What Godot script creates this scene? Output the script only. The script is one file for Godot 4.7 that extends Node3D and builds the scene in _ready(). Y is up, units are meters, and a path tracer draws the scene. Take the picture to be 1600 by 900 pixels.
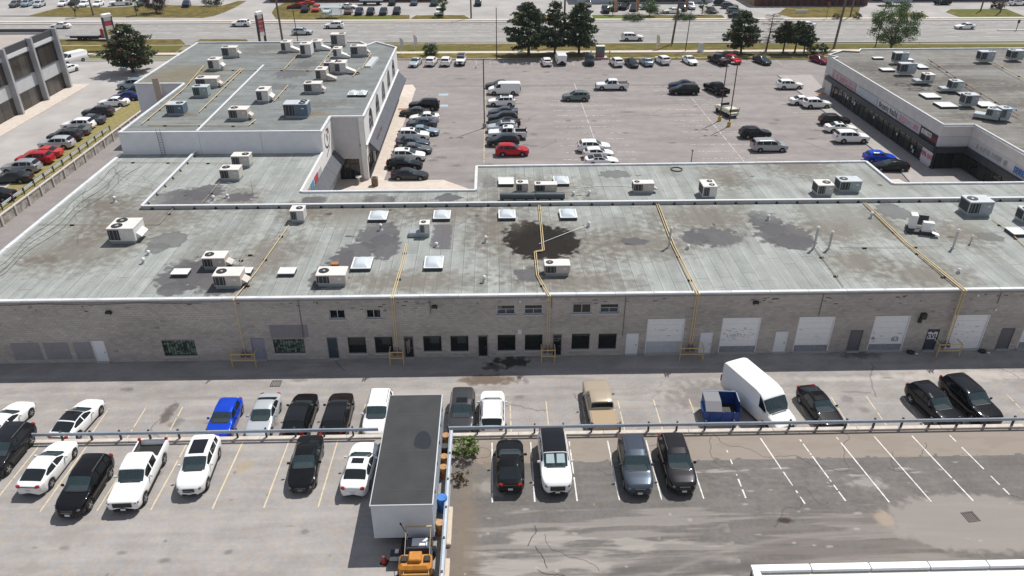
extends Node3D
# An industrial plaza seen from a drone: x runs along the brick rear wall, -z leads away to the street, y is up, metres.

var rng := RandomNumberGenerator.new()
var taken := {}
var mats := {}
var protos := {}
const ZF := -52.28          # plane of the long block wall
const LOW := 5.85           # low roof
const TALL := 8.25          # roof of the tall wing
const GREY := 5.65          # roof of the grey shop block
var low: Node3D
var tall: Node3D
var grey: Node3D

# ---------------------------------------------------------------- helpers
func numbered(called: String) -> String:
	var n: int = taken.get(called, 0)
	taken[called] = n + 1
	return called if n == 0 else "%s_%03d" % [called, n]

func lin(r: float, g: float, b: float) -> Color:
	return Color(r, g, b).linear_to_srgb()

func mat(key: String, c := Color(0.5, 0.5, 0.5), rough := 0.8, metal := 0.0, coat := 0.0) -> StandardMaterial3D:
	if mats.has(key):
		return mats[key]
	var m := StandardMaterial3D.new()
	m.resource_name = key
	m.albedo_color = c
	m.roughness = rough
	m.metallic = metal
	if coat > 0.0:
		m.clearcoat_enabled = true
		m.clearcoat = coat
		m.clearcoat_roughness = 0.04
	mats[key] = m
	return m

func nz(seed_: int, freq: float, oct := 4) -> FastNoiseLite:
	var n := FastNoiseLite.new()
	n.seed = seed_
	n.noise_type = FastNoiseLite.TYPE_SIMPLEX_SMOOTH
	n.frequency = freq
	n.fractal_octaves = oct
	return n

func mottled(key: String, a: Color, b: Color, rough: float, freq: float, scale: float, bump := 0.0) -> StandardMaterial3D:
	if mats.has(key):
		return mats[key]
	var m := mat(key, Color.WHITE, rough)
	var t := NoiseTexture2D.new()
	t.width = 256
	t.height = 256
	t.seamless = true
	t.noise = nz(key.hash() % 1000, freq, 5)
	var g := Gradient.new()
	g.set_color(0, a)
	g.set_color(1, b)
	t.color_ramp = g
	m.albedo_texture = t
	m.uv1_triplanar = true
	m.uv1_world_triplanar = true
	m.uv1_scale = Vector3(scale, scale, scale)
	if bump > 0.0:
		m.heightmap_enabled = true
		m.heightmap_texture = t
		m.heightmap_scale = bump
	return m

func st() -> SurfaceTool:
	var s := SurfaceTool.new()
	s.begin(Mesh.PRIMITIVE_TRIANGLES)
	s.set_smooth_group(-1)
	return s

func tri(s: SurfaceTool, a: Vector3, b: Vector3, c: Vector3) -> void:
	s.add_vertex(a)
	s.add_vertex(b)
	s.add_vertex(c)

func quad(s: SurfaceTool, a: Vector3, b: Vector3, c: Vector3, d: Vector3) -> void:
	tri(s, a, b, c)
	tri(s, a, c, d)

func box(s: SurfaceTool, c: Vector3, size: Vector3, bs := Basis()) -> void:
	var x := bs * Vector3(size.x * 0.5, 0, 0)
	var y := bs * Vector3(0, size.y * 0.5, 0)
	var z := bs * Vector3(0, 0, size.z * 0.5)
	quad(s, c - x + y + z, c + x + y + z, c + x - y + z, c - x - y + z)
	quad(s, c + x + y - z, c - x + y - z, c - x - y - z, c + x - y - z)
	quad(s, c + x + y + z, c + x + y - z, c + x - y - z, c + x - y + z)
	quad(s, c - x + y - z, c - x + y + z, c - x - y + z, c - x - y - z)
	quad(s, c - x + y - z, c + x + y - z, c + x + y + z, c - x + y + z)
	quad(s, c - x - y + z, c + x - y + z, c + x - y - z, c - x - y - z)

# a box with chamfered top edges and corners
func soft_box(s: SurfaceTool, c: Vector3, size: Vector3, r := 0.04, bs := Basis()) -> void:
	var h := size * 0.5
	var ring := func(k: float, y: float) -> Array:
		var p := []
		for q: Vector2 in [Vector2(-h.x + k, -h.z), Vector2(h.x - k, -h.z), Vector2(h.x, -h.z + k), Vector2(h.x, h.z - k), Vector2(h.x - k, h.z), Vector2(-h.x + k, h.z), Vector2(-h.x, h.z - k), Vector2(-h.x, -h.z + k)]:
			p.append(c + bs * Vector3(q.x, y, q.y))
		return p
	var inset := func(k: float, y: float) -> Array:
		var p := []
		for q: Vector2 in [Vector2(-h.x + r + k, -h.z + k), Vector2(h.x - r - k, -h.z + k), Vector2(h.x - k, -h.z + r + k), Vector2(h.x - k, h.z - r - k), Vector2(h.x - r - k, h.z - k), Vector2(-h.x + r + k, h.z - k), Vector2(-h.x + k, h.z - r - k), Vector2(-h.x + k, -h.z + r + k)]:
			p.append(c + bs * Vector3(q.x, y, q.y))
		return p
	var a: Array = ring.call(r, -h.y)
	var b: Array = ring.call(r, h.y - r)
	var t: Array = inset.call(r, h.y)
	for i in 8:
		var j := (i + 1) % 8
		quad(s, b[i], b[j], a[j], a[i])
		quad(s, t[i], t[j], b[j], b[i])
	for i in range(1, 7):
		tri(s, t[0], t[i + 1], t[i])
		tri(s, a[0], a[i], a[i + 1])

func tube(s: SurfaceTool, a: Vector3, b: Vector3, r0: float, r1 := -1.0, seg := 8, caps := true) -> void:
	if r1 < 0.0:
		r1 = r0
	var d := (b - a).normalized()
	var u := d.cross(Vector3.UP if absf(d.y) < 0.9 else Vector3.RIGHT).normalized()
	var v := d.cross(u)
	s.set_smooth_group(1)
	for i in seg:
		var t0 := TAU * i / seg
		var t1 := TAU * (i + 1) / seg
		var e0 := u * cos(t0) + v * sin(t0)
		var e1 := u * cos(t1) + v * sin(t1)
		quad(s, a + e0 * r0, b + e0 * r1, b + e1 * r1, a + e1 * r0)
	s.set_smooth_group(-1)
	if caps:
		for i in seg:
			var t0 := TAU * i / seg
			var t1 := TAU * (i + 1) / seg
			var e0 := u * cos(t0) + v * sin(t0)
			var e1 := u * cos(t1) + v * sin(t1)
			tri(s, b, b + e1 * r1, b + e0 * r1)
			tri(s, a, a + e0 * r0, a + e1 * r0)

# upright prism over a polygon of (x, z) points
func prism(s: SurfaceTool, pts: PackedVector2Array, y0: float, y1: float, top := true) -> void:
	var n := pts.size()
	for i in n:
		var a := pts[i]
		var b := pts[(i + 1) % n]
		quad(s, Vector3(a.x, y0, a.y), Vector3(a.x, y1, a.y), Vector3(b.x, y1, b.y), Vector3(b.x, y0, b.y))
	if top:
		var t := Geometry2D.triangulate_polygon(pts)
		for i in range(0, t.size(), 3):
			tri(s, Vector3(pts[t[i]].x, y1, pts[t[i]].y), Vector3(pts[t[i + 1]].x, y1, pts[t[i + 1]].y), Vector3(pts[t[i + 2]].x, y1, pts[t[i + 2]].y))

# a flat sheet over a polygon, UV laid over rect in metres
func sheet(pts: PackedVector2Array, y: float, rect: Rect2) -> SurfaceTool:
	var s := st()
	var t := Geometry2D.triangulate_polygon(pts)
	for i in t.size():
		var p := pts[t[i]]
		s.set_uv(Vector2((p.x - rect.position.x) / rect.size.x, (p.y - rect.position.y) / rect.size.y))
		s.set_normal(Vector3.UP)
		s.add_vertex(Vector3(p.x, y, p.y))
	return s

func rect_pts(x0: float, x1: float, z0: float, z1: float) -> PackedVector2Array:
	return PackedVector2Array([Vector2(x0, z0), Vector2(x1, z0), Vector2(x1, z1), Vector2(x0, z1)])

# a wall plane from o along u (length w) and up (height h), thickness along n (inwards), with holes [u0, u1, y0, y1]
func holed_wall(s: SurfaceTool, o: Vector3, u: Vector3, w: float, h: float, n: Vector3, holes: Array) -> void:
	var xs := [0.0, w]
	var ys := [0.0, h]
	for q in holes:
		for k in 2:
			if not xs.has(q[k]): xs.append(q[k])
			if not ys.has(q[k + 2]): ys.append(q[k + 2])
	xs.sort()
	ys.sort()
	for i in xs.size() - 1:
		var run := -1
		for j in ys.size():
			var open := true
			if j < ys.size() - 1:
				open = false
				var cx: float = (xs[i] + xs[i + 1]) * 0.5
				var cy: float = (ys[j] + ys[j + 1]) * 0.5
				for q in holes:
					if cx > q[0] and cx < q[1] and cy > q[2] and cy < q[3]:
						open = true
						break
			if not open and run < 0:
				run = j
			if open and run >= 0:
				var a: Vector3 = o + u * xs[i] + Vector3.UP * ys[run]
				var b: Vector3 = o + u * xs[i + 1] + Vector3.UP * ys[run]
				var c: Vector3 = o + u * xs[i + 1] + Vector3.UP * ys[j]
				var d: Vector3 = o + u * xs[i] + Vector3.UP * ys[j]
				quad(s, d, c, b, a)
				run = -1
	for q in holes:
		var a: Vector3 = o + u * q[0] + Vector3.UP * q[2]
		var b: Vector3 = o + u * q[1] + Vector3.UP * q[2]
		var c: Vector3 = o + u * q[1] + Vector3.UP * q[3]
		var d: Vector3 = o + u * q[0] + Vector3.UP * q[3]
		quad(s, a, b, b + n, a + n)
		quad(s, b, c, c + n, b + n)
		quad(s, c, d, d + n, c + n)
		quad(s, d, a, a + n, d + n)

func part(called: String, s, m: Material, parent: Node) -> MeshInstance3D:
	var o := MeshInstance3D.new()
	o.name = called
	if s is SurfaceTool:
		s.generate_normals()
		o.mesh = s.commit()
	else:
		o.mesh = s
	o.material_override = m
	parent.add_child(o, true)
	return o

func part_uv(called: String, s: SurfaceTool, m: Material, parent: Node) -> MeshInstance3D:
	var o := MeshInstance3D.new()
	o.name = called
	o.mesh = s.commit()
	o.material_override = m
	parent.add_child(o, true)
	return o

func tag(o: Node, label: String, category: String, group := "") -> Node:
	o.set_meta("label", label)
	o.set_meta("category", category)
	if group != "":
		o.set_meta("group", group)
	return o

func thing(called: String, label: String, category: String, at := Vector3.ZERO, turn := 0.0, group := "") -> Node3D:
	var o := Node3D.new()
	o.name = numbered(called)
	add_child(o)
	o.position = at
	o.rotation.y = deg_to_rad(turn)
	tag(o, label, category, group)
	return o

func struct(called: String, s: SurfaceTool, m: Material, uv := false) -> MeshInstance3D:
	var o := part_uv(numbered(called), s, m, self) if uv else part(numbered(called), s, m, self)
	o.set_meta("kind", "structure")
	return o

func letters(text: String, height: float, m: Material, at: Vector3, turn: float, parent: Node, called := "lettering", wide := 1.0, serif := false) -> MeshInstance3D:
	var t := TextMesh.new()
	var f := SystemFont.new()
	f.font_names = PackedStringArray(["Droid Serif" if serif else "Droid Sans"])
	f.font_weight = 700
	t.font = f
	t.text = text
	t.font_size = 64
	t.pixel_size = height / 46.0
	t.depth = 0.03
	t.curve_step = 4.0
	var o := MeshInstance3D.new()
	o.name = called
	o.mesh = t
	o.material_override = m
	o.position = at
	o.rotation.y = deg_to_rad(turn)
	o.scale = Vector3(wide, 1, 1)
	parent.add_child(o, true)
	return o

# ---------------------------------------------------------------- computed textures
# wear on a surface: mottling, streaks, rolls with seams, stains with a shape of their own
class Paint:
	var w: int
	var h: int
	var rect: Rect2
	var px: PackedByteArray
	var warp: PackedByteArray

	func _init(w_: int, h_: int, rect_: Rect2, base: Color, seed_: int, coarse: float, fine: float, streak: float, streak_x: bool, grain: float, warm := 0.0) -> void:
		w = w_
		h = h_
		rect = rect_
		var ppm := w / rect.size.x
		var n1 := _noise(seed_, 0.035 / (ppm / 10.0), 5, w, h)
		var n2 := _noise(seed_ + 1, 0.25 / (ppm / 10.0), 3, w, h)
		warp = _noise(seed_ + 2, 0.10 / (ppm / 10.0), 4, w, h)
		var n3 := _streaks(seed_ + 3, streak_x)
		px.resize(w * h * 3)
		var r := RandomNumberGenerator.new()
		r.seed = seed_
		var speck := PackedFloat32Array()
		for i in 4093:
			speck.append((r.randf() - 0.5) * grain)
		var br := base.r * 255.0
		var bg := base.g * 255.0
		var bb := base.b * 255.0
		var k1 := coarse / 128.0
		var k2 := fine / 128.0
		var k3 := streak / 128.0
		var kw := warm / 128.0
		var j := 0
		for i in w * h:
			var v := 1.0 + (n1[i] - 128) * k1 + (n2[i] - 128) * k2 + (n3[i] - 128) * k3 + speck[i % 4093]
			var t := (warp[i] - 128) * kw
			px[j] = clampi(int(br * (v + t)), 0, 255)
			px[j + 1] = clampi(int(bg * v), 0, 255)
			px[j + 2] = clampi(int(bb * (v - t)), 0, 255)
			j += 3

	func _noise(s: int, f: float, o: int, w_: int, h_: int) -> PackedByteArray:
		var n := FastNoiseLite.new()
		n.seed = s
		n.noise_type = FastNoiseLite.TYPE_SIMPLEX_SMOOTH
		n.frequency = f
		n.fractal_octaves = o
		return n.get_image(w_, h_).get_data()

	func _streaks(s: int, along_x: bool) -> PackedByteArray:
		var n := FastNoiseLite.new()
		n.seed = s
		n.frequency = 0.06
		n.fractal_octaves = 4
		var im := n.get_image(maxi(w / 14, 4), h) if along_x else n.get_image(w, maxi(h / 14, 4))
		im.resize(w, h, Image.INTERPOLATE_CUBIC)
		return im.get_data()

	func mul(i: int, f: float) -> void:
		var j := i * 3
		px[j] = clampi(int(px[j] * f), 0, 255)
		px[j + 1] = clampi(int(px[j + 1] * f), 0, 255)
		px[j + 2] = clampi(int(px[j + 2] * f), 0, 255)

	func to_px(x: float, z: float) -> Vector2:
		return Vector2((x - rect.position.x) / rect.size.x * w, (z - rect.position.y) / rect.size.y * h)

	# rolls of membrane laid along z (or x), each with its own tone and dark lapped seams
	func rolls(width: float, along_x: bool, vary: float, seam: float, seed_: int, joint := 9.0) -> void:
		var r := RandomNumberGenerator.new()
		r.seed = seed_
		var n := h if along_x else w
		var m := w if along_x else h
		var ppm := n / (rect.size.y if along_x else rect.size.x)
		var ppj := m / (rect.size.x if along_x else rect.size.y)
		var count := int(n / (width * ppm)) + 2
		for k in count:
			var a := int(k * width * ppm + r.randf_range(-0.04, 0.04) * ppm)
			var b := int((k + 1) * width * ppm)
			var at := -r.randf() * joint
			while at < m / ppj:
				var len_ := joint * r.randf_range(0.6, 1.4)
				var tone := 1.0 + r.randf_range(-vary, vary)
				var c0 := maxi(int(at * ppj), 0)
				var c1 := mini(int((at + len_) * ppj), m)
				for q in range(maxi(a, 0), mini(b, n)):
					var f := tone
					if q == a:
						f *= seam
					elif q == a + 1 and ppm > 14.0:
						f *= 1.0 + (1.0 - seam) * 0.5
					for c in range(c0, c1):
						mul((q * w + c) if along_x else (c * w + q), f * (seam if c == c0 else 1.0))
				at += len_

	func blob(cx: float, cz: float, rx: float, rz: float, col: Color, alpha: float, edge: float, wob: float, rim := 0.0) -> void:
		var c := to_px(cx, cz)
		var ax := rx / rect.size.x * w
		var az := rz / rect.size.y * h
		for y in range(maxi(int(c.y - az * 1.5), 0), mini(int(c.y + az * 1.5) + 1, h)):
			for x in range(maxi(int(c.x - ax * 1.5), 0), mini(int(c.x + ax * 1.5) + 1, w)):
				var i := y * w + x
				var d := sqrt(pow((x - c.x) / ax, 2) + pow((y - c.y) / az, 2)) + (warp[i] - 128) / 128.0 * wob
				if d > 1.0 + edge:
					continue
				var a := alpha * clampf((1.0 + edge - d) / (2.0 * edge), 0.0, 1.0)
				var k := 1.0
				if rim > 0.0 and d > 0.86:
					k = 1.0 - rim
				var j := i * 3
				px[j] = clampi(int(lerpf(px[j], col.r * 255.0 * k, a)), 0, 255)
				px[j + 1] = clampi(int(lerpf(px[j + 1], col.g * 255.0 * k, a)), 0, 255)
				px[j + 2] = clampi(int(lerpf(px[j + 2], col.b * 255.0 * k, a)), 0, 255)

	func patch(x0: float, x1: float, z0: float, z1: float, col: Color, alpha: float, rough := 0.0) -> void:
		var a := to_px(x0, z0)
		var b := to_px(x1, z1)
		for y in range(maxi(int(a.y), 0), mini(int(b.y), h)):
			for x in range(maxi(int(a.x), 0), mini(int(b.x), w)):
				var i := y * w + x
				var k := alpha
				if rough > 0.0:
					var e := minf(minf(x - a.x, b.x - x), minf(y - a.y, b.y - y))
					k *= clampf((e + (warp[i] - 118) * 0.12 * rough) / 3.0, 0.0, 1.0)
				var j := i * 3
				px[j] = int(lerpf(px[j], col.r * 255.0, k))
				px[j + 1] = int(lerpf(px[j + 1], col.g * 255.0, k))
				px[j + 2] = int(lerpf(px[j + 2], col.b * 255.0, k))

	# pale worn patches where a noise field is high, inside a box
	func worn(x0: float, x1: float, z0: float, z1: float, col: Color, alpha: float, cut: float, seed_: int, stretch: float, f := 0.06) -> void:
		var a := to_px(x0, z0)
		var b := to_px(x1, z1)
		var n := FastNoiseLite.new()
		n.seed = seed_
		n.frequency = f
		n.fractal_octaves = 5
		for y in range(maxi(int(a.y), 0), mini(int(b.y), h)):
			for x in range(maxi(int(a.x), 0), mini(int(b.x), w)):
				var e := minf(minf(x - a.x, b.x - x), minf(y - a.y, b.y - y)) / 40.0
				var v := n.get_noise_2d(x / stretch, y) * 0.5 + 0.5 - cut + minf(e - 1.0, 0.0) * 0.12
				if v <= 0.0:
					continue
				var k := alpha * minf(v * 9.0, 1.0)
				var j := (y * w + x) * 3
				px[j] = int(lerpf(px[j], col.r * 255.0, k))
				px[j + 1] = int(lerpf(px[j + 1], col.g * 255.0, k))
				px[j + 2] = int(lerpf(px[j + 2], col.b * 255.0, k))

	func crack(x: float, z: float, ang: float, len_: float, seed_: int, col := Color(0.12, 0.11, 0.1), alpha := 0.6) -> void:
		var r := RandomNumberGenerator.new()
		r.seed = seed_
		var p := to_px(x, z)
		var ppm := w / rect.size.x
		for i in int(len_ * ppm):
			ang += r.randf_range(-0.25, 0.25)
			p += Vector2(cos(ang), sin(ang))
			if p.x < 0 or p.y < 0 or p.x >= w or p.y >= h:
				continue
			var j := (int(p.y) * w + int(p.x)) * 3
			px[j] = int(lerpf(px[j], col.r * 255.0, alpha))
			px[j + 1] = int(lerpf(px[j + 1], col.g * 255.0, alpha))
			px[j + 2] = int(lerpf(px[j + 2], col.b * 255.0, alpha))

	# a band that follows a circle (tyre paths)
	func arc(cx: float, cz: float, rad: float, width: float, a0: float, a1: float, col: Color, alpha: float) -> void:
		var c := to_px(cx, cz)
		var kx := rect.size.x / w
		var kz := rect.size.y / h
		for y in h:
			for x in w:
				var dx := (x - c.x) * kx
				var dz := (y - c.y) * kz
				var d := absf(sqrt(dx * dx + dz * dz) - rad)
				if d > width:
					continue
				var t := atan2(dz, dx)
				if t < a0 or t > a1:
					continue
				var i := y * w + x
				var k := alpha * (1.0 - d / width) * clampf(0.3 + warp[i] / 160.0, 0.0, 1.0)
				var j := i * 3
				px[j] = int(lerpf(px[j], col.r * 255.0, k))
				px[j + 1] = int(lerpf(px[j + 1], col.g * 255.0, k))
				px[j + 2] = int(lerpf(px[j + 2], col.b * 255.0, k))

	func material(rough: float) -> StandardMaterial3D:
		var m := StandardMaterial3D.new()
		m.albedo_texture = ImageTexture.create_from_image(Image.create_from_data(w, h, false, Image.FORMAT_RGB8, px))
		m.roughness = rough
		m.texture_repeat = false
		m.metallic_specular = 0.3
		return m

# ---------------------------------------------------------------- vehicles
const PAINTS := {
	"white": [0.80, 0.80, 0.79, 0.0], "white2": [0.70, 0.71, 0.72, 0.0], "silver": [0.50, 0.53, 0.55, 0.5], "silver2": [0.34, 0.36, 0.37, 0.5],
	"black": [0.006, 0.006, 0.007, 0.0], "black2": [0.012, 0.013, 0.016, 0.0], "blackbrown": [0.014, 0.010, 0.010, 0.0], "graphite": [0.055, 0.055, 0.057, 0.4],
	"graphite2": [0.030, 0.033, 0.037, 0.3], "charcoal": [0.018, 0.017, 0.019, 0.3], "slate": [0.075, 0.092, 0.12, 0.4], "slate2": [0.026, 0.034, 0.042, 0.3],
	"bluegrey": [0.055, 0.068, 0.088, 0.4], "grey": [0.13, 0.135, 0.14, 0.4], "paleblue": [0.27, 0.34, 0.40, 0.4], "sage": [0.14, 0.175, 0.17, 0.4],
	"navy": [0.010, 0.015, 0.050, 0.2], "navy2": [0.012, 0.03, 0.17, 0.2], "blue": [0.008, 0.055, 0.50, 0.2], "red": [0.42, 0.010, 0.022, 0.2],
	"red2": [0.48, 0.055, 0.045, 0.1], "maroon": [0.16, 0.010, 0.025, 0.3], "tan": [0.40, 0.34, 0.26, 0.3], "tan2": [0.13, 0.085, 0.06, 0.2]}

# keys: x from the front, top, belt, width share
const SPECS := {
	"sedan": {"L": 4.75, "W": 1.84, "roof": 0.60, "sill": 0.22, "r": 0.33, "ax": [0.95, 3.72], "ws": [1.42, 2.3], "rw": [3.35, 4.08], "side": [[1.86, 2.72], [2.80, 3.62]],
		"keys": [[0, .56, .48, .66], [.05, .66, .58, .80], [.25, .77, .69, .91], [.7, .86, .79, .98], [1.35, .96, .90, 1], [1.45, .99, .92, 1], [2.3, 1.40, .95, 1], [2.8, 1.45, .96, 1], [3.3, 1.41, .97, 1], [4.05, 1.09, .98, .99], [4.15, 1.06, .98, .98], [4.55, 1.03, .95, .94], [4.68, .97, .85, .89], [4.75, .68, .6, .80]]},
	"fast": {"L": 4.75, "W": 1.86, "roof": 0.58, "sill": 0.21, "r": 0.34, "ax": [0.95, 3.76], "ws": [1.45, 2.35], "rw": [3.45, 4.36], "side": [[1.92, 2.78], [2.86, 3.80]],
		"keys": [[0, .52, .46, .62], [.05, .62, .56, .78], [.25, .73, .67, .90], [.7, .82, .78, .97], [1.38, .93, .88, 1], [1.48, .96, .90, 1], [2.35, 1.37, .93, 1], [2.8, 1.42, .94, 1], [3.4, 1.37, .96, 1], [4.36, 1.04, .97, .97], [4.6, .99, .90, .92], [4.71, .93, .82, .86], [4.75, .64, .58, .78]]},
	"coupe": {"L": 4.6, "W": 1.86, "roof": 0.58, "sill": 0.21, "r": 0.34, "ax": [0.92, 3.62], "ws": [1.5, 2.3], "rw": [3.4, 4.2], "side": [[1.95, 2.85], [2.93, 3.5]],
		"keys": [[0, .52, .46, .62], [.05, .62, .56, .78], [.25, .73, .67, .91], [.7, .84, .78, .98], [1.42, .94, .89, 1], [1.52, .97, .91, 1], [2.3, 1.34, .94, 1], [2.7, 1.39, .95, 1], [3.3, 1.36, .98, 1], [4.2, 1.04, .98, .98], [4.45, 1.0, .9, .92], [4.56, .92, .82, .86], [4.6, .62, .56, .78]]},
	"hatch": {"L": 4.25, "W": 1.8, "roof": 0.62, "sill": 0.22, "r": 0.33, "ax": [0.85, 3.45], "ws": [1.22, 2.0], "rw": [3.66, 4.06], "side": [[1.62, 2.45], [2.53, 3.4]],
		"keys": [[0, .60, .52, .68], [.05, .70, .62, .82], [.22, .82, .74, .92], [.65, .92, .85, .99], [1.15, 1.0, .93, 1], [1.25, 1.03, .95, 1], [2.0, 1.43, .98, 1], [2.5, 1.50, .99, 1], [3.4, 1.46, 1.01, 1], [3.7, 1.38, 1.02, .99], [4.08, 1.04, .97, .95], [4.2, .92, .84, .91], [4.25, .62, .56, .84]]},
	"suv": {"L": 4.65, "W": 1.88, "roof": 0.66, "sill": 0.29, "r": 0.36, "ax": [0.92, 3.62], "ws": [1.26, 2.12], "rw": [4.06, 4.46], "side": [[1.72, 2.58], [2.66, 3.5], [3.58, 4.0]],
		"keys": [[0, .70, .60, .70], [.05, .83, .73, .83], [.22, .95, .87, .93], [.75, 1.04, .97, .99], [1.2, 1.09, 1.03, 1], [1.3, 1.12, 1.05, 1], [2.12, 1.59, 1.08, 1], [2.6, 1.66, 1.09, 1], [3.6, 1.66, 1.11, 1], [4.08, 1.60, 1.12, .99], [4.46, 1.18, 1.07, .95], [4.58, 1.02, .95, .92], [4.65, .70, .64, .85]]},
	"bigsuv": {"L": 5.0, "W": 1.98, "roof": 0.68, "sill": 0.32, "r": 0.38, "ax": [0.98, 3.88], "ws": [1.36, 2.22], "rw": [4.52, 4.84], "side": [[1.84, 2.74], [2.82, 3.7], [3.78, 4.42]],
		"keys": [[0, .80, .70, .76], [.05, .94, .85, .87], [.22, 1.06, .98, .95], [.8, 1.14, 1.08, 1], [1.3, 1.18, 1.12, 1], [1.4, 1.21, 1.14, 1], [2.22, 1.70, 1.17, 1], [2.7, 1.78, 1.18, 1], [4.0, 1.78, 1.2, 1], [4.5, 1.72, 1.21, .99], [4.84, 1.26, 1.15, .95], [4.94, 1.06, 1.0, .93], [5.0, .74, .68, .88]]},
	"minivan": {"L": 5.1, "W": 1.99, "roof": 0.70, "sill": 0.25, "r": 0.34, "ax": [0.98, 4.05], "ws": [1.08, 2.05], "rw": [4.72, 5.02], "side": [[1.7, 2.6], [2.68, 3.75], [3.83, 4.6]],
		"keys": [[0, .66, .58, .72], [.08, .84, .76, .86], [.5, 1.0, .93, .97], [1.0, 1.12, 1.02, 1], [1.1, 1.15, 1.04, 1], [2.05, 1.64, 1.07, 1], [2.6, 1.74, 1.08, 1], [4.3, 1.72, 1.12, 1], [4.74, 1.64, 1.12, .98], [5.02, 1.14, 1.05, .95], [5.1, .64, .58, .88]]},
	"pickup": {"L": 5.7, "W": 2.02, "roof": 0.68, "sill": 0.36, "r": 0.40, "ax": [1.0, 4.5], "ws": [1.58, 2.2], "rw": [3.68, 3.88], "side": [[1.96, 2.72], [2.80, 3.56]], "bed": [3.98, 5.60],
		"keys": [[0, .84, .74, .78], [.06, 1.02, .94, .91], [.3, 1.12, 1.06, .98], [1.5, 1.18, 1.12, 1], [1.62, 1.21, 1.14, 1], [2.2, 1.78, 1.16, 1], [2.6, 1.86, 1.17, 1], [3.4, 1.86, 1.18, 1], [3.7, 1.80, 1.18, 1], [3.9, 1.22, 1.18, 1], [3.96, 1.21, 1.18, 1], [5.62, 1.21, 1.18, .99], [5.68, 1.14, 1.08, .96], [5.7, .70, .64, .92]]},
	"van": {"L": 6.1, "W": 2.06, "roof": 0.84, "sill": 0.30, "r": 0.36, "ax": [1.05, 4.75], "ws": [1.0, 1.72], "rw": [9, 9], "side": [[1.3, 2.05]],
		"keys": [[0, .80, .70, .78], [.08, 1.02, .95, .90], [.45, 1.25, 1.17, .97], [.95, 1.42, 1.3, 1], [1.02, 1.46, 1.32, 1], [1.72, 2.36, 1.42, 1], [2.05, 2.60, 1.45, 1], [2.6, 2.70, 1.46, 1], [5.8, 2.68, 1.48, 1], [6.02, 2.60, 1.46, .98], [6.1, 2.2, 1.3, .96]]},
	"cargo": {"L": 5.6, "W": 2.0, "roof": 0.80, "sill": 0.28, "r": 0.35, "ax": [1.0, 4.3], "ws": [.98, 1.75], "rw": [9, 9], "side": [[1.35, 2.15]],
		"keys": [[0, .76, .66, .76], [.08, .96, .88, .90], [.45, 1.16, 1.08, .97], [.92, 1.28, 1.18, 1], [1.0, 1.32, 1.2, 1], [1.75, 1.98, 1.26, 1], [2.2, 2.10, 1.28, 1], [5.3, 2.10, 1.3, 1], [5.53, 2.02, 1.28, .98], [5.6, 1.7, 1.15, .95]]},
	"jeep": {"L": 4.5, "W": 1.88, "roof": 0.72, "sill": 0.40, "r": 0.42, "ax": [0.82, 3.62], "ws": [1.42, 1.78], "rw": [4.3, 4.44], "side": [[1.72, 2.55], [2.63, 3.4], [3.48, 4.2]],
		"keys": [[0, .92, .85, .66], [.04, 1.08, 1.02, .80], [.25, 1.13, 1.08, .88], [1.32, 1.18, 1.14, .94], [1.45, 1.2, 1.15, .96], [1.78, 1.76, 1.17, .98], [1.95, 1.84, 1.17, 1], [4.1, 1.83, 1.2, 1], [4.32, 1.77, 1.2, 1], [4.44, 1.24, 1.12, .98], [4.5, .8, .72, .95]]}}

func key_at(keys: Array, x: float, k: int) -> float:
	for i in keys.size() - 1:
		if x <= keys[i + 1][0]:
			return lerpf(keys[i][k], keys[i + 1][k], clampf((x - keys[i][0]) / maxf(keys[i + 1][0] - keys[i][0], 0.0001), 0, 1))
	return keys[-1][k]

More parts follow.
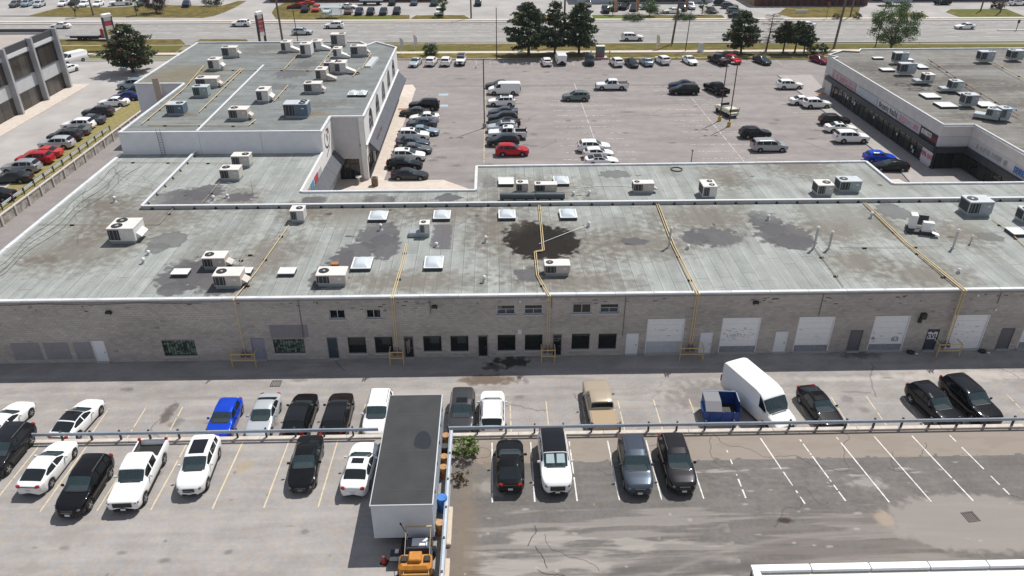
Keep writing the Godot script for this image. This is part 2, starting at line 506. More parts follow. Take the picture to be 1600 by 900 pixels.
func section(sp: Dictionary, x: float, bed: bool) -> PackedVector3Array:
	var top := key_at(sp.keys, x, 1)
	var belt := key_at(sp.keys, x, 2)
	var hw: float = sp.W * 0.5 * key_at(sp.keys, x, 3)
	if sp.L < 5.4:
		# ends rounded in plan
		hw *= 1.0 - 0.20 * pow(1.0 - clampf(x / 0.75, 0, 1), 2.0) - 0.13 * pow(1.0 - clampf((sp.L - x) / 0.6, 0, 1), 2.0)
	var g := clampf((top - belt - 0.10) / 0.32, 0, 1)
	var wt := lerpf(hw * 0.80, minf(sp.W * 0.5 * (sp.roof + 0.10), hw * 0.93), g)
	var sill: float = sp.sill + 0.10 * clampf(1.0 - x / 0.5, 0, 1) + 0.12 * clampf(1.0 - (sp.L - x) / 0.5, 0, 1)
	sill = minf(sill, belt - 0.25)
	var arch := sill
	for a: float in sp.ax:
		var ra: float = sp.r + 0.07
		var d := absf(x - a)
		if d < ra:
			arch = maxf(arch, sp.r + sqrt(ra * ra - d * d) - 0.02)
	var z: float = x - sp.L * 0.5
	var p := PackedVector3Array()
	p.append(Vector3(hw * 0.93, arch, z))
	p.append(Vector3(hw * 0.985, maxf(sill + 0.13, arch + 0.012), z))
	p.append(Vector3(hw, maxf(lerpf(sill, belt, 0.55), arch + 0.05), z))
	p.append(Vector3(hw * 0.985, maxf(belt - 0.07, arch + 0.08), z))
	p.append(Vector3(hw * 0.955, maxf(belt, arch + 0.1), z))
	if bed:
		p.append(Vector3(hw * 0.93, belt + 0.01, z))
		p.append(Vector3(hw * 0.87, belt + 0.01, z))
		p.append(Vector3(hw * 0.86, belt - 0.01, z))
		p.append(Vector3(hw * 0.84, 0.76, z))
		p.append(Vector3(hw * 0.45, 0.75, z))
		p.append(Vector3(0, 0.75, z))
	else:
		var hgt := top - belt
		p.append(Vector3(lerpf(hw * 0.90, hw * 0.925, g), belt + lerpf(hgt * 0.35, 0.025, g), z))
		p.append(Vector3(lerpf(hw * 0.84, wt + 0.035, g), lerpf(belt + hgt * 0.58, top - 0.125, g), z))
		p.append(Vector3(lerpf(hw * 0.76, wt, g), lerpf(belt + hgt * 0.74, top - 0.065, g), z))
		p.append(Vector3(lerpf(hw * 0.58, wt * 0.84, g), lerpf(belt + hgt * 0.90, top - 0.018, g), z))
		p.append(Vector3(lerpf(hw * 0.3, wt * 0.45, g), top - 0.003, z))
		p.append(Vector3(0, top, z))
	return p

func make_car(type: String) -> Node3D:
	var sp: Dictionary = SPECS[type]
	var L: float = sp.L
	var xs := []
	for k in sp.keys:
		xs.append(float(k[0]))
	for a: float in sp.ax:
		var ra: float = sp.r + 0.07
		for f in [-1.02, -0.995, -0.85, -0.5, 0.0, 0.5, 0.85, 0.995, 1.02]:
			xs.append(a + ra * f)
	for q in [sp.ws, sp.rw]:
		xs.append(q[0] + 0.05)
		xs.append(q[1] - 0.04)
		xs.append(lerpf(q[0], q[1], 0.5))
	for q in sp.side:
		xs.append(q[0])
		xs.append(q[1])
	for e in [0.02, 0.1, 0.16, 0.35, 0.5]:
		xs.append(e)
		xs.append(L - e)
	if sp.has("bed"):
		xs.append_array([sp.bed[0] - 0.012, sp.bed[0], sp.bed[1], sp.bed[1] + 0.012])
	xs.sort()
	var ok := []
	for x: float in xs:
		if x >= 0.0 and x <= L and (ok.is_empty() or x - ok[-1] > 0.009):
			ok.append(x)
	xs = ok
	var surf := {}
	for k in ["body", "roof", "windshield", "rear_window", "bed_liner"]:
		var s := st()
		s.set_smooth_group(0)
		surf[k] = s
	var sides := []
	for q in sp.side:
		for m in 2:
			var s := st()
			s.set_smooth_group(0)
			sides.append(s)
	var secs := []
	var beds := []
	for x: float in xs:
		var b: bool = sp.has("bed") and x >= sp.bed[0] - 0.001 and x <= sp.bed[1] + 0.001
		beds.append(b)
		secs.append(section(sp, x, b))
	for i in xs.size() - 1:
		var xm: float = (xs[i] + xs[i + 1]) * 0.5
		for k in 10:
			var to: SurfaceTool = surf.body
			var side := -1
			if k >= 7:
				if xm > sp.ws[0] + 0.05 and xm < sp.ws[1] - 0.04: to = surf.windshield
				elif xm > sp.rw[0] + 0.05 and xm < sp.rw[1] - 0.04: to = surf.rear_window
				elif xm > sp.ws[1] and xm < minf(sp.rw[0], L - 0.3): to = surf.roof
			if beds[i] and beds[i + 1] and k >= 7:
				to = surf.bed_liner
			if k == 5:
				for q in sp.side.size():
					if xm > sp.side[q][0] and xm < sp.side[q][1]: side = q
			for m in 2:
				var f := Vector3(1 if m == 0 else -1, 1, 1)
				var s: SurfaceTool = sides[side * 2 + m] if side >= 0 else to
				var a: Vector3 = secs[i][k] * f
				var b: Vector3 = secs[i][k + 1] * f
				var c: Vector3 = secs[i + 1][k + 1] * f
				var d: Vector3 = secs[i + 1][k] * f
				if m == 0: quad(s, a, b, c, d)
				else: quad(s, d, c, b, a)
	for e in 2:
		var q: PackedVector3Array = secs[0] if e == 0 else secs[-1]
		var mid := Vector3(0, (q[0].y + q[10].y) * 0.5, q[0].z + (-0.03 if e == 0 else 0.02))
		for k in 10:
			for m in 2:
				var f := Vector3(1 if m == 0 else -1, 1, 1)
				if (e == 0) == (m == 0): tri(surf.body, mid, q[k + 1] * f, q[k] * f)
				else: tri(surf.body, mid, q[k] * f, q[k + 1] * f)
	var o := Node3D.new()
	var glass := mat("car_glass")
	var shield := mat("car_windshield", lin(0.030, 0.045, 0.050), 0.05)
	var dark := mat("car_dark")
	part("body", surf.body, null, o)
	part("roof", surf.roof, null, o)
	part("windshield", surf.windshield, shield, o)
	if sp.rw[0] < 9: part("rear_window", surf.rear_window, glass, o)
	for s in sides: part("side_window", s, glass, o)
	if sp.has("bed"): part("bed_liner", surf.bed_liner, mat("bed_liner", lin(0.05, 0.05, 0.052), 0.7), o)
	var W: float = sp.W
	var cowl: float = sp.ws[0] - L * 0.5
	var dash := st()
	soft_box(dash, Vector3(0, key_at(sp.keys, sp.ws[0], 2) - 0.10, cowl + 0.42), Vector3(W * 0.74, 0.22, 0.62), 0.06)
	part("dashboard", dash, mat("dash_dark", lin(0.03, 0.031, 0.033), 0.7), o)
	for m in [-0.38, 0.38]:
		var seat := st()
		var sy: float = key_at(sp.keys, sp.ws[0], 2) - 0.12
		soft_box(seat, Vector3(m, sy, cowl + 1.42), Vector3(0.5, 0.62, 0.2), 0.07, Basis(Vector3.RIGHT, 0.25))
		soft_box(seat, Vector3(m, sy + 0.38, cowl + 1.50), Vector3(0.26, 0.18, 0.12), 0.05)
		soft_box(seat, Vector3(m, sy - 0.25, cowl + 1.1), Vector3(0.5, 0.2, 0.5), 0.05)
		part("seat", seat, mat("seat_cloth", lin(0.12, 0.115, 0.11), 0.85), o)
	var u := st()
	box(u, Vector3(0, sp.sill + 0.22, 0), Vector3(W * 0.80, 0.40, L - 0.5))
	box(u, Vector3(0, sp.sill + 0.06, 0), Vector3(W * 0.90, 0.16, L - 2.6))
	part("underbody", u, dark, o)
	var r: float = sp.r
	var tyre := st()
	tube(tyre, Vector3(-0.11, 0, 0), Vector3(-0.085, 0, 0), r - 0.03, r, 18)
	tube(tyre, Vector3(-0.085, 0, 0), Vector3(0.085, 0, 0), r, r, 18, false)
	tube(tyre, Vector3(0.085, 0, 0), Vector3(0.11, 0, 0), r, r - 0.03, 18)
	tyre.generate_normals()
	var tyre_mesh := tyre.commit()
	var rim := st()
	tube(rim, Vector3(0.105, 0, 0), Vector3(0.119, 0, 0), r * 0.68, r * 0.64, 16)
	rim.generate_normals()
	var rim_mesh := rim.commit()
	var spk := st()
	for k in 5:
		var t := TAU * k / 5
		box(spk, Vector3(0.122, sin(t) * r * 0.36, cos(t) * r * 0.36), Vector3(0.012, r * 0.14, r * 0.56), Basis(Vector3.RIGHT, -t))
	tube(spk, Vector3(0.112, 0, 0), Vector3(0.130, 0, 0), r * 0.17, r * 0.14, 10)
	spk.generate_normals()
	var spk_mesh := spk.commit()
	var rimcol := mat("wheel_rim", lin(0.42, 0.43, 0.45), 0.35, 0.6)
	for a: float in sp.ax:
		for m in [-1.0, 1.0]:
			var w := part("wheel", tyre_mesh, mat("tyre"), o)
			w.position = Vector3(m * (W * 0.5 - 0.135), r, a - L * 0.5)
			w.rotation.y = 0.0 if m > 0 else PI
			part("rim", rim_mesh, mat("rim_dark", lin(0.03, 0.03, 0.032), 0.5, 0.4), w)
			part("spokes", spk_mesh, rimcol, w)
	var front := key_at(sp.keys, 0.12, 1)
	var fw := W * 0.5 * key_at(sp.keys, 0.1, 3) * (0.86 if L < 5.4 else 1.0)
	var rear := key_at(sp.keys, L - 0.12, 1)
	var rwid := W * 0.5 * key_at(sp.keys, L - 0.1, 3) * (0.92 if L < 5.4 else 1.0)
	var boxy: bool = type in ["pickup", "van", "cargo", "jeep", "bigsuv"]
	var gr := st()
	soft_box(gr, Vector3(0, front - (0.24 if boxy else 0.2), -L * 0.5 + 0.02), Vector3(fw * (1.25 if boxy else 1.05), 0.30 if boxy else 0.22, 0.12), 0.03)
	soft_box(gr, Vector3(0, 0.38, -L * 0.5 + 0.03), Vector3(fw * 1.3, 0.12, 0.14), 0.03)
	part("grille", gr, dark, o)
	var bar := st()
	box(bar, Vector3(0, front - (0.24 if boxy else 0.2), -L * 0.5 - 0.034), Vector3(fw * 0.9, 0.025, 0.012))
	part("grille_bar", bar, mat("chrome", lin(0.6, 0.61, 0.62), 0.15, 0.9), o)
	for m in [-1.0, 1.0]:
		var hl := st()
		soft_box(hl, Vector3(m * fw * 0.83, front - 0.125, -L * 0.5 + 0.235), Vector3(fw * 0.30, 0.12, 0.40), 0.05, Basis(Vector3.UP, -m * 0.6))
		part("headlight", hl, mat("headlight", lin(0.13, 0.145, 0.16), 0.12, 0.2), o)
		var tl := st()
		if type in ["van", "cargo"]: soft_box(tl, Vector3(m * rwid * 0.97, 1.15, L * 0.5 - 0.02), Vector3(0.12, 0.55, 0.12), 0.03)
		elif boxy or type == "minivan": soft_box(tl, Vector3(m * rwid * 0.88, rear - 0.05, L * 0.5 - 0.09), Vector3(0.18, 0.34, 0.16), 0.03)
		else: soft_box(tl, Vector3(m * rwid * 0.80, rear - 0.06, L * 0.5 - 0.10), Vector3(rwid * 0.36, 0.13, 0.20), 0.04, Basis(Vector3.UP, m * 0.4))
		part("taillight", tl, mat("taillight"), o)
		var mi := st()
		soft_box(mi, Vector3(m * (W * 0.5 + 0.09), key_at(sp.keys, sp.ws[0], 2) + 0.10, sp.ws[0] + 0.52 - L * 0.5), Vector3(0.20, 0.15, 0.10), 0.03)
		part("mirror", mi, null, o)
	if type == "fast":
		var bar2 := st()
		box(bar2, Vector3(0, rear - 0.07, L * 0.5 - 0.01), Vector3(rwid * 1.75, 0.035, 0.05))
		part("tail_lamp_bar", bar2, mat("tail_bar", lin(0.05, 0.006, 0.008), 0.2), o)
	for e in [-1.0, 1.0]:
		var pl := st()
		box(pl, Vector3(0, 0.48 if e < 0 else (0.62 if not boxy else 0.72), e * (L * 0.5 + 0.03)), Vector3(0.30, 0.15, 0.02))
		part("licence_plate", pl, mat("plate", lin(0.62, 0.64, 0.66), 0.5), o)
	if type in ["suv", "bigsuv", "jeep", "pickup"]:
		for m in [-1.0, 1.0]:
			var cl := st()
			box(cl, Vector3(m * W * 0.488, sp.sill + 0.05, (sp.ax[0] + sp.ax[1] - L) * 0.5), Vector3(0.05, 0.16, sp.ax[1] - sp.ax[0] - 2.0 * sp.r - 0.2))
			part("sill_cladding", cl, dark, o)
	var cw := st()
	box(cw, Vector3(0, key_at(sp.keys, sp.ws[0] + 0.02, 1) + 0.004, sp.ws[0] + 0.02 - L * 0.5), Vector3(W * 0.62, 0.016, 0.09))
	part("wiper_cowl", cw, dark, o)
	return o

func paint(c: String) -> StandardMaterial3D:
	var p: Array = PAINTS[c]
	var m := mat("paint_" + c, lin(p[0], p[1], p[2]), 0.30 if p[0] < 0.6 else 0.38, p[3] * 0.6, 0.7)
	m.metallic_specular = 0.12
	return m

func car(type: String, col: String, at: Vector3, deg: float, label: String, group: String, near: int, opt: String) -> void:
	var key := "%s%d" % [type, near]
	if not protos.has(key):
		var p := make_car(type)
		if near < 2:
			for c in p.get_children():
				for w in (["mirror", "licence_plate", "wiper_cowl", "grille_bar", "seat", "dashboard", "sill_cladding"] if near == 1 else ["mirror", "licence_plate", "wiper_cowl", "grille_bar", "seat", "dashboard", "sill_cladding", "headlight", "grille", "tail_lamp_bar"]):
					if String(c.name).begins_with(w):
						p.remove_child(c)
						c.free()
						break
			for c in p.get_children():
				if String(c.name).begins_with("wheel"):
					c.get_child(0).free()
		protos[key] = p
	var names := {"suv": "crossover", "bigsuv": "sport_utility", "fast": "sedan", "hatch": "hatchback", "cargo": "cargo_van", "van": "cargo_van", "jeep": "off_roader", "pickup": "pickup_truck"}
	var cats := {"pickup": "pickup truck", "cargo": "van", "van": "van", "minivan": "van"}
	var o: Node3D = protos[key].duplicate()
	o.name = numbered(names.get(type, type))
	add_child(o)
	o.position = at
	o.rotation.y = deg_to_rad(-deg + rng.randf_range(-1.2, 1.2))
	tag(o, label, cats.get(type, "car"), group)
	if near == 2 and type in ["suv", "bigsuv"]:
		o.scale = Vector3(1.0, 1.05, 1.035)
	if near == 2 and type == "van":
		o.scale = Vector3(1.0, 1.0, 1.07)
	var m := paint(col)
	var sp: Dictionary = SPECS[type]
	var black := mat("roof_glass", lin(0.010, 0.011, 0.013), 0.08)
	for c in o.get_children():
		var n := String(c.name)
		if n == "windshield" and near == 2:
			var pane := mat("windshield_pane", Color(0.26, 0.34, 0.36, 0.42), 0.05)
			pane.transparency = BaseMaterial3D.TRANSPARENCY_ALPHA
			c.material_override = pane
		if n == "body" or n.begins_with("mirror"): c.material_override = m
		if n == "roof": c.material_override = black if (opt.contains("glassroof") or opt.contains("blackroof")) else m
		if n == "bed_liner" and opt.contains("tonneau"): c.free()
	var L: float = sp.L
	var rx: float = sp.ws[1]
	if opt.contains("sunroof") or opt.contains("panorama"):
		var s := st()
		var a := rx + 0.16
		var b := a + (1.25 if opt.contains("panorama") else 0.50)
		var hw: float = sp.W * 0.5 * (0.52 if opt.contains("panorama") else 0.42)
		for i in 8:
			var p := lerpf(a, b, i / 8.0)
			var q := lerpf(a, b, (i + 1) / 8.0)
			var yp := key_at(sp.keys, p, 1) + 0.022
			var yq := key_at(sp.keys, q, 1) + 0.022
			for m2 in [-1.0, 1.0]:
				quad(s, Vector3(0, yp, p - L * 0.5), Vector3(m2 * hw, yp - 0.008, p - L * 0.5), Vector3(m2 * hw, yq - 0.008, q - L * 0.5), Vector3(0, yq, q - L * 0.5))
		part("sunroof", s, black, o)
	if opt.contains("rails") or (type in ["suv", "bigsuv"] and near == 2 and opt == ""):
		for m2 in [-1.0, 1.0]:
			var s := st()
			var hw: float = sp.W * 0.5 * (sp.roof + 0.04)
			var y0 := key_at(sp.keys, rx + 0.5, 1) - 0.01
			tube(s, Vector3(m2 * hw, y0, rx + 0.25 - L * 0.5), Vector3(m2 * hw, y0, L * 0.5 - 0.75), 0.022, 0.022, 6)
			part("roof_rail", s, mat("rail_grey", lin(0.12, 0.12, 0.13), 0.4, 0.6), o)
	if opt.contains("tonneau"):
		var s := st()
		box(s, Vector3(0, 1.205, (sp.bed[0] + sp.bed[1]) * 0.5 - L * 0.5), Vector3(sp.W * 0.86, 0.03, sp.bed[1] - sp.bed[0]))
		part("bed_cover", s, mat("tonneau_" + col, lin(0.36, 0.27, 0.17) if col == "tan" else lin(0.03, 0.03, 0.032), 0.85), o)
	if opt.contains("sunshade"):
		for m2 in [-1.0, 1.0]:
			var s := st()
			var a: float = lerpf(sp.ws[0], sp.ws[1], 0.28)
			var b: float = lerpf(sp.ws[0], sp.ws[1], 0.86)
			var pa := Vector3(m2 * 0.34, key_at(sp.keys, a, 1) + 0.012, a - L * 0.5)
			var pb := Vector3(m2 * 0.34, key_at(sp.keys, b, 1) + 0.012, b - L * 0.5)
			quad(s, pa + Vector3(-0.27, -0.01, 0), pa + Vector3(0.27, -0.01, 0), pb + Vector3(0.25, -0.01, 0), pb + Vector3(-0.25, -0.01, 0))
			part("sunshade", s, mat("sunshade", lin(0.45, 0.55, 0.56), 0.4, 0.3), o)

# ---------------------------------------------------------------- rooftop units
const CABS := {"white": [0.72, 0.71, 0.69], "beige": [0.60, 0.55, 0.50], "beige2": [0.56, 0.53, 0.50], "greygreen": [0.30, 0.36, 0.36], "greyblue": [0.36, 0.40, 0.44], "darkblue": [0.10, 0.15, 0.20]}

func roof_unit(kind: String, col: String, at: Vector3, deg: float, size: Vector3, fans: int, label: String) -> void:
	if absf(deg) < 25.0: deg = 0.0
	var o := thing("rooftop_air_unit", label, "air conditioner", at, deg, "rooftop air units on the flat roofs")
	var w := size.x
	var h := size.y
	var d := size.z
	var c: Array = CABS[col]
	var k := rng.randf_range(0.9, 1.08)
	var shell := mottled("cab_%s_%d" % [col, rng.randi() % 3], lin(c[0] * k * 0.86, c[1] * k * 0.85, c[2] * k * 0.83), lin(c[0] * k, c[1] * k, c[2] * k), 0.55, 0.02, 0.35)
	var steel := mat("galvanized", lin(0.34, 0.38, 0.40), 0.5, 0.4)
	var dark := mat("coil")
	var cz := -d * 0.5
	var s := st()
	var plinth := 0.30 if kind != "duct" else 0.42
	box(s, Vector3(0, plinth * 0.5, cz), Vector3(w * 0.92, plinth, d * 0.92))
	part("curb", s, steel, o)
	s = st()
	soft_box(s, Vector3(0, plinth + (h - plinth) * 0.5, cz), Vector3(w, h - plinth, d), 0.03)
	part("cabinet", s, shell, o)
	s = st()
	soft_box(s, Vector3(0, h + 0.02, cz), Vector3(w + 0.06, 0.07, d + 0.06), 0.02)
	var lid := part("top_cover", s, mottled("lid_" + ("w" if c[0] > 0.5 else "g"), lin(0.62, 0.57, 0.53) if c[0] > 0.5 else lin(0.42, 0.46, 0.48), lin(0.74, 0.70, 0.66) if c[0] > 0.5 else lin(0.52, 0.55, 0.57), 0.5, 0.02, 0.3), o)
	# condenser fans in the lid
	var fr := minf(d * 0.28, w * 0.26)
	for i in fans:
		var fx := -w * 0.5 + fr + 0.12
		var fz := cz + (0.0 if fans == 1 else (i - 0.5) * d * 0.5)
		if kind == "plain" and label.hash() % 2 == 0: fx = -fx
		s = st()
		tube(s, Vector3(fx, h + 0.056, fz), Vector3(fx, h + 0.10, fz), fr * (1.0 if fans == 1 else 0.8), fr * (1.0 if fans == 1 else 0.8), 16)
		var g := part("fan_guard", s, mat("fan_dark", lin(0.015, 0.015, 0.016), 0.6), lid)
		s = st()
		tube(s, Vector3(fx, h + 0.1, fz), Vector3(fx, h + 0.115, fz), fr * 0.28, fr * 0.2, 8)
		part("fan_motor", s, steel, lid)
	# coil face and service panels on the long side
	s = st()
	var cw := w * 0.42
	box(s, Vector3(-w * 0.5 + cw * 0.5 + 0.05, plinth + (h - plinth) * 0.5, 0.012), Vector3(cw, (h - plinth) * 0.82, 0.03))
	part("coil_panel", s, dark, o)
	s = st()
	for q in 3:
		box(s, Vector3(-w * 0.5 + 0.05 + cw * (q + 0.5) / 3.0, plinth + (h - plinth) * 0.5, 0.032), Vector3(0.03, (h - plinth) * 0.8, 0.015))
	part("coil_rib", s, steel, o).set_meta("kind", "stuff")
	s = st()
	box(s, Vector3(-w * 0.5 - 0.012, plinth + (h - plinth) * 0.5, cz), Vector3(0.03, (h - plinth) * 0.8, d * 0.8))
	part("coil_panel", s, dark, o)
	s = st()
	box(s, Vector3(w * 0.24, plinth + (h - plinth) * 0.48, 0.010), Vector3(w * 0.40, (h - plinth) * 0.78, 0.025))
	part("service_panel", s, shell, o)
	s = st()
	box(s, Vector3(w * 0.30, h * 0.72, 0.028), Vector3(w * 0.12, 0.12, 0.012))
	part("data_plate", s, mat("plate_white", lin(0.7, 0.7, 0.68), 0.5), o)
	if kind == "hood":
		s = st()
		var a := w * 0.5
		for m in 2:
			var z0 := cz - d * 0.32
			var z1 := cz + d * 0.32
			quad(s, Vector3(a, h * 0.62, z0), Vector3(a, h * 0.62, z1), Vector3(a + 0.45, h * 0.38, z1), Vector3(a + 0.45, h * 0.38, z0))
			quad(s, Vector3(a, h * 0.58, z0), Vector3(a, h * 0.58, z1), Vector3(a + 0.43, h * 0.35, z1), Vector3(a + 0.43, h * 0.35, z0))
			tri(s, Vector3(a, h * 0.62, z1), Vector3(a + 0.45, h * 0.38, z1), Vector3(a, h * 0.3, z1))
			tri(s, Vector3(a, h * 0.62, z0), Vector3(a + 0.45, h * 0.38, z0), Vector3(a, h * 0.3, z0))
			quad(s, Vector3(a + 0.45, h * 0.38, z0), Vector3(a + 0.45, h * 0.38, z1), Vector3(a + 0.40, h * 0.30, z1), Vector3(a + 0.40, h * 0.30, z0))
			break
		part("intake_hood", s, shell, o)
	if kind == "chute":
		s = st()
		var a := w * 0.5
		var z1 := cz + d * 0.42
		var z0 := cz - d * 0.1
		quad(s, Vector3(a, h * 0.55, z0), Vector3(a + 1.3, 0.35, z0), Vector3(a + 1.3, 0.35, z1), Vector3(a, h * 0.55, z1))
		quad(s, Vector3(a, h * 0.55, z1), Vector3(a + 1.3, 0.35, z1), Vector3(a + 1.3, 0.12, z1), Vector3(a, 0.12, z1))
		quad(s, Vector3(a, h * 0.55, z0), Vector3(a + 1.3, 0.35, z0), Vector3(a + 1.3, 0.12, z0), Vector3(a, 0.12, z0))
		quad(s, Vector3(a + 1.3, 0.35, z0), Vector3(a + 1.3, 0.35, z1), Vector3(a + 1.3, 0.12, z1), Vector3(a + 1.3, 0.12, z0))
		part("sloping_hood", s, shell, o)
	if kind == "duct":
		s = st()
		soft_box(s, Vector3(-w * 0.5 - 0.35, 0.26, cz), Vector3(w * 0.9 + 0.6, 0.42, d * 0.95), 0.05)
		part("low_duct", s, steel, o)

func skylight(par: Node3D, at: Vector3, w: float, d: float, dome: bool) -> void:
	if par == grey: at.y = GREY
	var s := st()
	var x0 := at.x - w * 0.5
	var x1 := at.x + w * 0.5
	var z0 := at.z - d * 0.5
	var z1 := at.z + d * 0.5
	box(s, Vector3(at.x, at.y + 0.14, at.z), Vector3(w - 0.06, 0.28, d - 0.06))
	var o := part("skylight", s, mat("skylight_curb", lin(0.05, 0.055, 0.06), 0.7), par)
	s = st()
	for q in [[x0, x1, z0, z0 + 0.10], [x0, x1, z1 - 0.10, z1], [x0, x0 + 0.10, z0 + 0.1, z1 - 0.1], [x1 - 0.10, x1, z0 + 0.1, z1 - 0.1]]:
		box(s, Vector3((q[0] + q[1]) * 0.5, at.y + 0.31, (q[2] + q[3]) * 0.5), Vector3(q[1] - q[0], 0.06, q[3] - q[2]))
	part("frame", s, mat("white_metal"), o)
	s = st()
	s.set_smooth_group(0)
	var n := 8
	var hgt := 0.34 if dome else 0.07
	for i in n:
		for j in n:
			var p := []
			for q in [[0, 0], [1, 0], [1, 1], [0, 1]]:
				var u: float = (i + q[0]) / float(n)
				var v: float = (j + q[1]) / float(n)
				var e: float = pow(maxf(0.0, 1.0 - pow(absf(2.0 * u - 1.0), 2.6)), 0.6) * pow(maxf(0.0, 1.0 - pow(absf(2.0 * v - 1.0), 2.6)), 0.6)
				p.append(Vector3(lerpf(x0 + 0.09, x1 - 0.09, u), at.y + 0.30 + hgt * e, lerpf(z0 + 0.09, z1 - 0.09, v)))
			quad(s, p[0], p[1], p[2], p[3])
	part("dome", s, mat("acrylic" if dome else "acrylic_flat", lin(0.55, 0.60, 0.64) if dome else lin(0.80, 0.81, 0.82), 0.25), o)

func gas_pipe(label: String, pts: Array, r: float, n: int, down: float) -> void:
	var o := thing("gas_pipe", label, "pipe", Vector3.ZERO, 0.0, "pipes over the flat roofs")
	r *= 0.78
	var yel := mottled("pipe_tan", lin(0.50, 0.37, 0.18), lin(0.68, 0.56, 0.36), 0.6, 0.05, 0.8)
	if r < 0.035: yel = mottled("pipe_dull", lin(0.30, 0.24, 0.17), lin(0.44, 0.38, 0.30), 0.7, 0.05, 0.8)
	if label.contains("brown"): yel = mottled("pipe_brown", lin(0.20, 0.13, 0.09), lin(0.34, 0.25, 0.19), 0.7, 0.05, 0.8)
	for k in n:
		var off := (k - (n - 1) * 0.5) * r * 4.2
		var s := st()
		var ps := pts.duplicate()
		if down != 0.0:
			var e: Vector3 = ps[-1]
			ps[-1] = Vector3(down, e.y + 0.1, ZF + 0.5)
			ps.append(Vector3(down, e.y + 0.1, ZF + 0.30))
			ps.append(Vector3(down, 1.3, ZF + 0.30))
		for i in ps.size() - 1:
			var a: Vector3 = ps[i]
			var b: Vector3 = ps[i + 1]
			var dv := b - a
			var sx := Vector3(1, 0, 0) if absf(dv.z) + absf(dv.y) > absf(dv.x) else Vector3(0, 0, 1)
			tube(s, a + sx * off, b + sx * off, r, r, 7)
		part("pipe", s, yel, o)
	var blk := mat("support_block")
	for i in pts.size() - 1:
		var a: Vector3 = pts[i]
		var b: Vector3 = pts[i + 1]
		var len_ := a.distance_to(b)
		var cnt := maxi(1, int(len_ / 3.4))
		for k in cnt:
			var p := a.lerp(b, (k + 0.5) / cnt)
			var s := st()
			box(s, Vector3(p.x, p.y - r - 0.045, p.z), Vector3(0.34, 0.12, 0.2))
			part("support_block", s, blk, o)

func flue(at: Vector3, h: float, r: float, label: String) -> void:
	var o := thing("roof_flue", label, "flue", at, 0.0, "vents and flues on the flat roofs")
	var steel := mat("flue_steel")
	var s := st()
	tube(s, Vector3.ZERO, Vector3(0, 0.12, 0), r * 2.3, r * 1.5, 10)
	part("flashing", s, steel, o)
	s = st()
	tube(s, Vector3(0, 0.1, 0), Vector3(0, h, 0), r, r, 10)
	part("pipe", s, steel, o)
	s = st()
	tube(s, Vector3(0, h - 0.12, 0), Vector3(0, h, 0), r * 1.5, r * 1.6, 10)
	tube(s, Vector3(0, h, 0), Vector3(0, h + 0.1, 0), r * 1.6, r * 0.3, 10)
	part("cap", s, mat("white_metal"), o)
# ---------------------------------------------------------------- trees and plants
func leaf(s: SurfaceTool, p: Vector3, size: float, col: Color, dir := Vector3.ZERO) -> void:
	var a := Vector3(rng.randf_range(-1, 1), rng.randf_range(-1, 1), rng.randf_range(-1, 1)).normalized()
	if dir != Vector3.ZERO: a = (dir + a * 0.7).normalized()
	var b := a.cross(Vector3(rng.randf_range(-1, 1), rng.randf_range(-1, 1), rng.randf_range(-1, 1))).normalized()
	s.set_color(col)
	tri(s, p - b * size * 0.36, p + a * size, p + b * size * 0.36)
	tri(s, p - b * size * 0.36, p + b * size * 0.36, p - a * size * 0.55)

func leaf_mat() -> StandardMaterial3D:
	var m := mat("foliage", Color.WHITE, 0.75)
	m.vertex_color_use_as_albedo = true
	m.backlight_enabled = true
	m.backlight = lin(0.02, 0.035, 0.008)
	return m

func bark() -> StandardMaterial3D:
	return mottled("bark", lin(0.06, 0.045, 0.035), lin(0.13, 0.10, 0.08), 0.9, 0.05, 1.5)

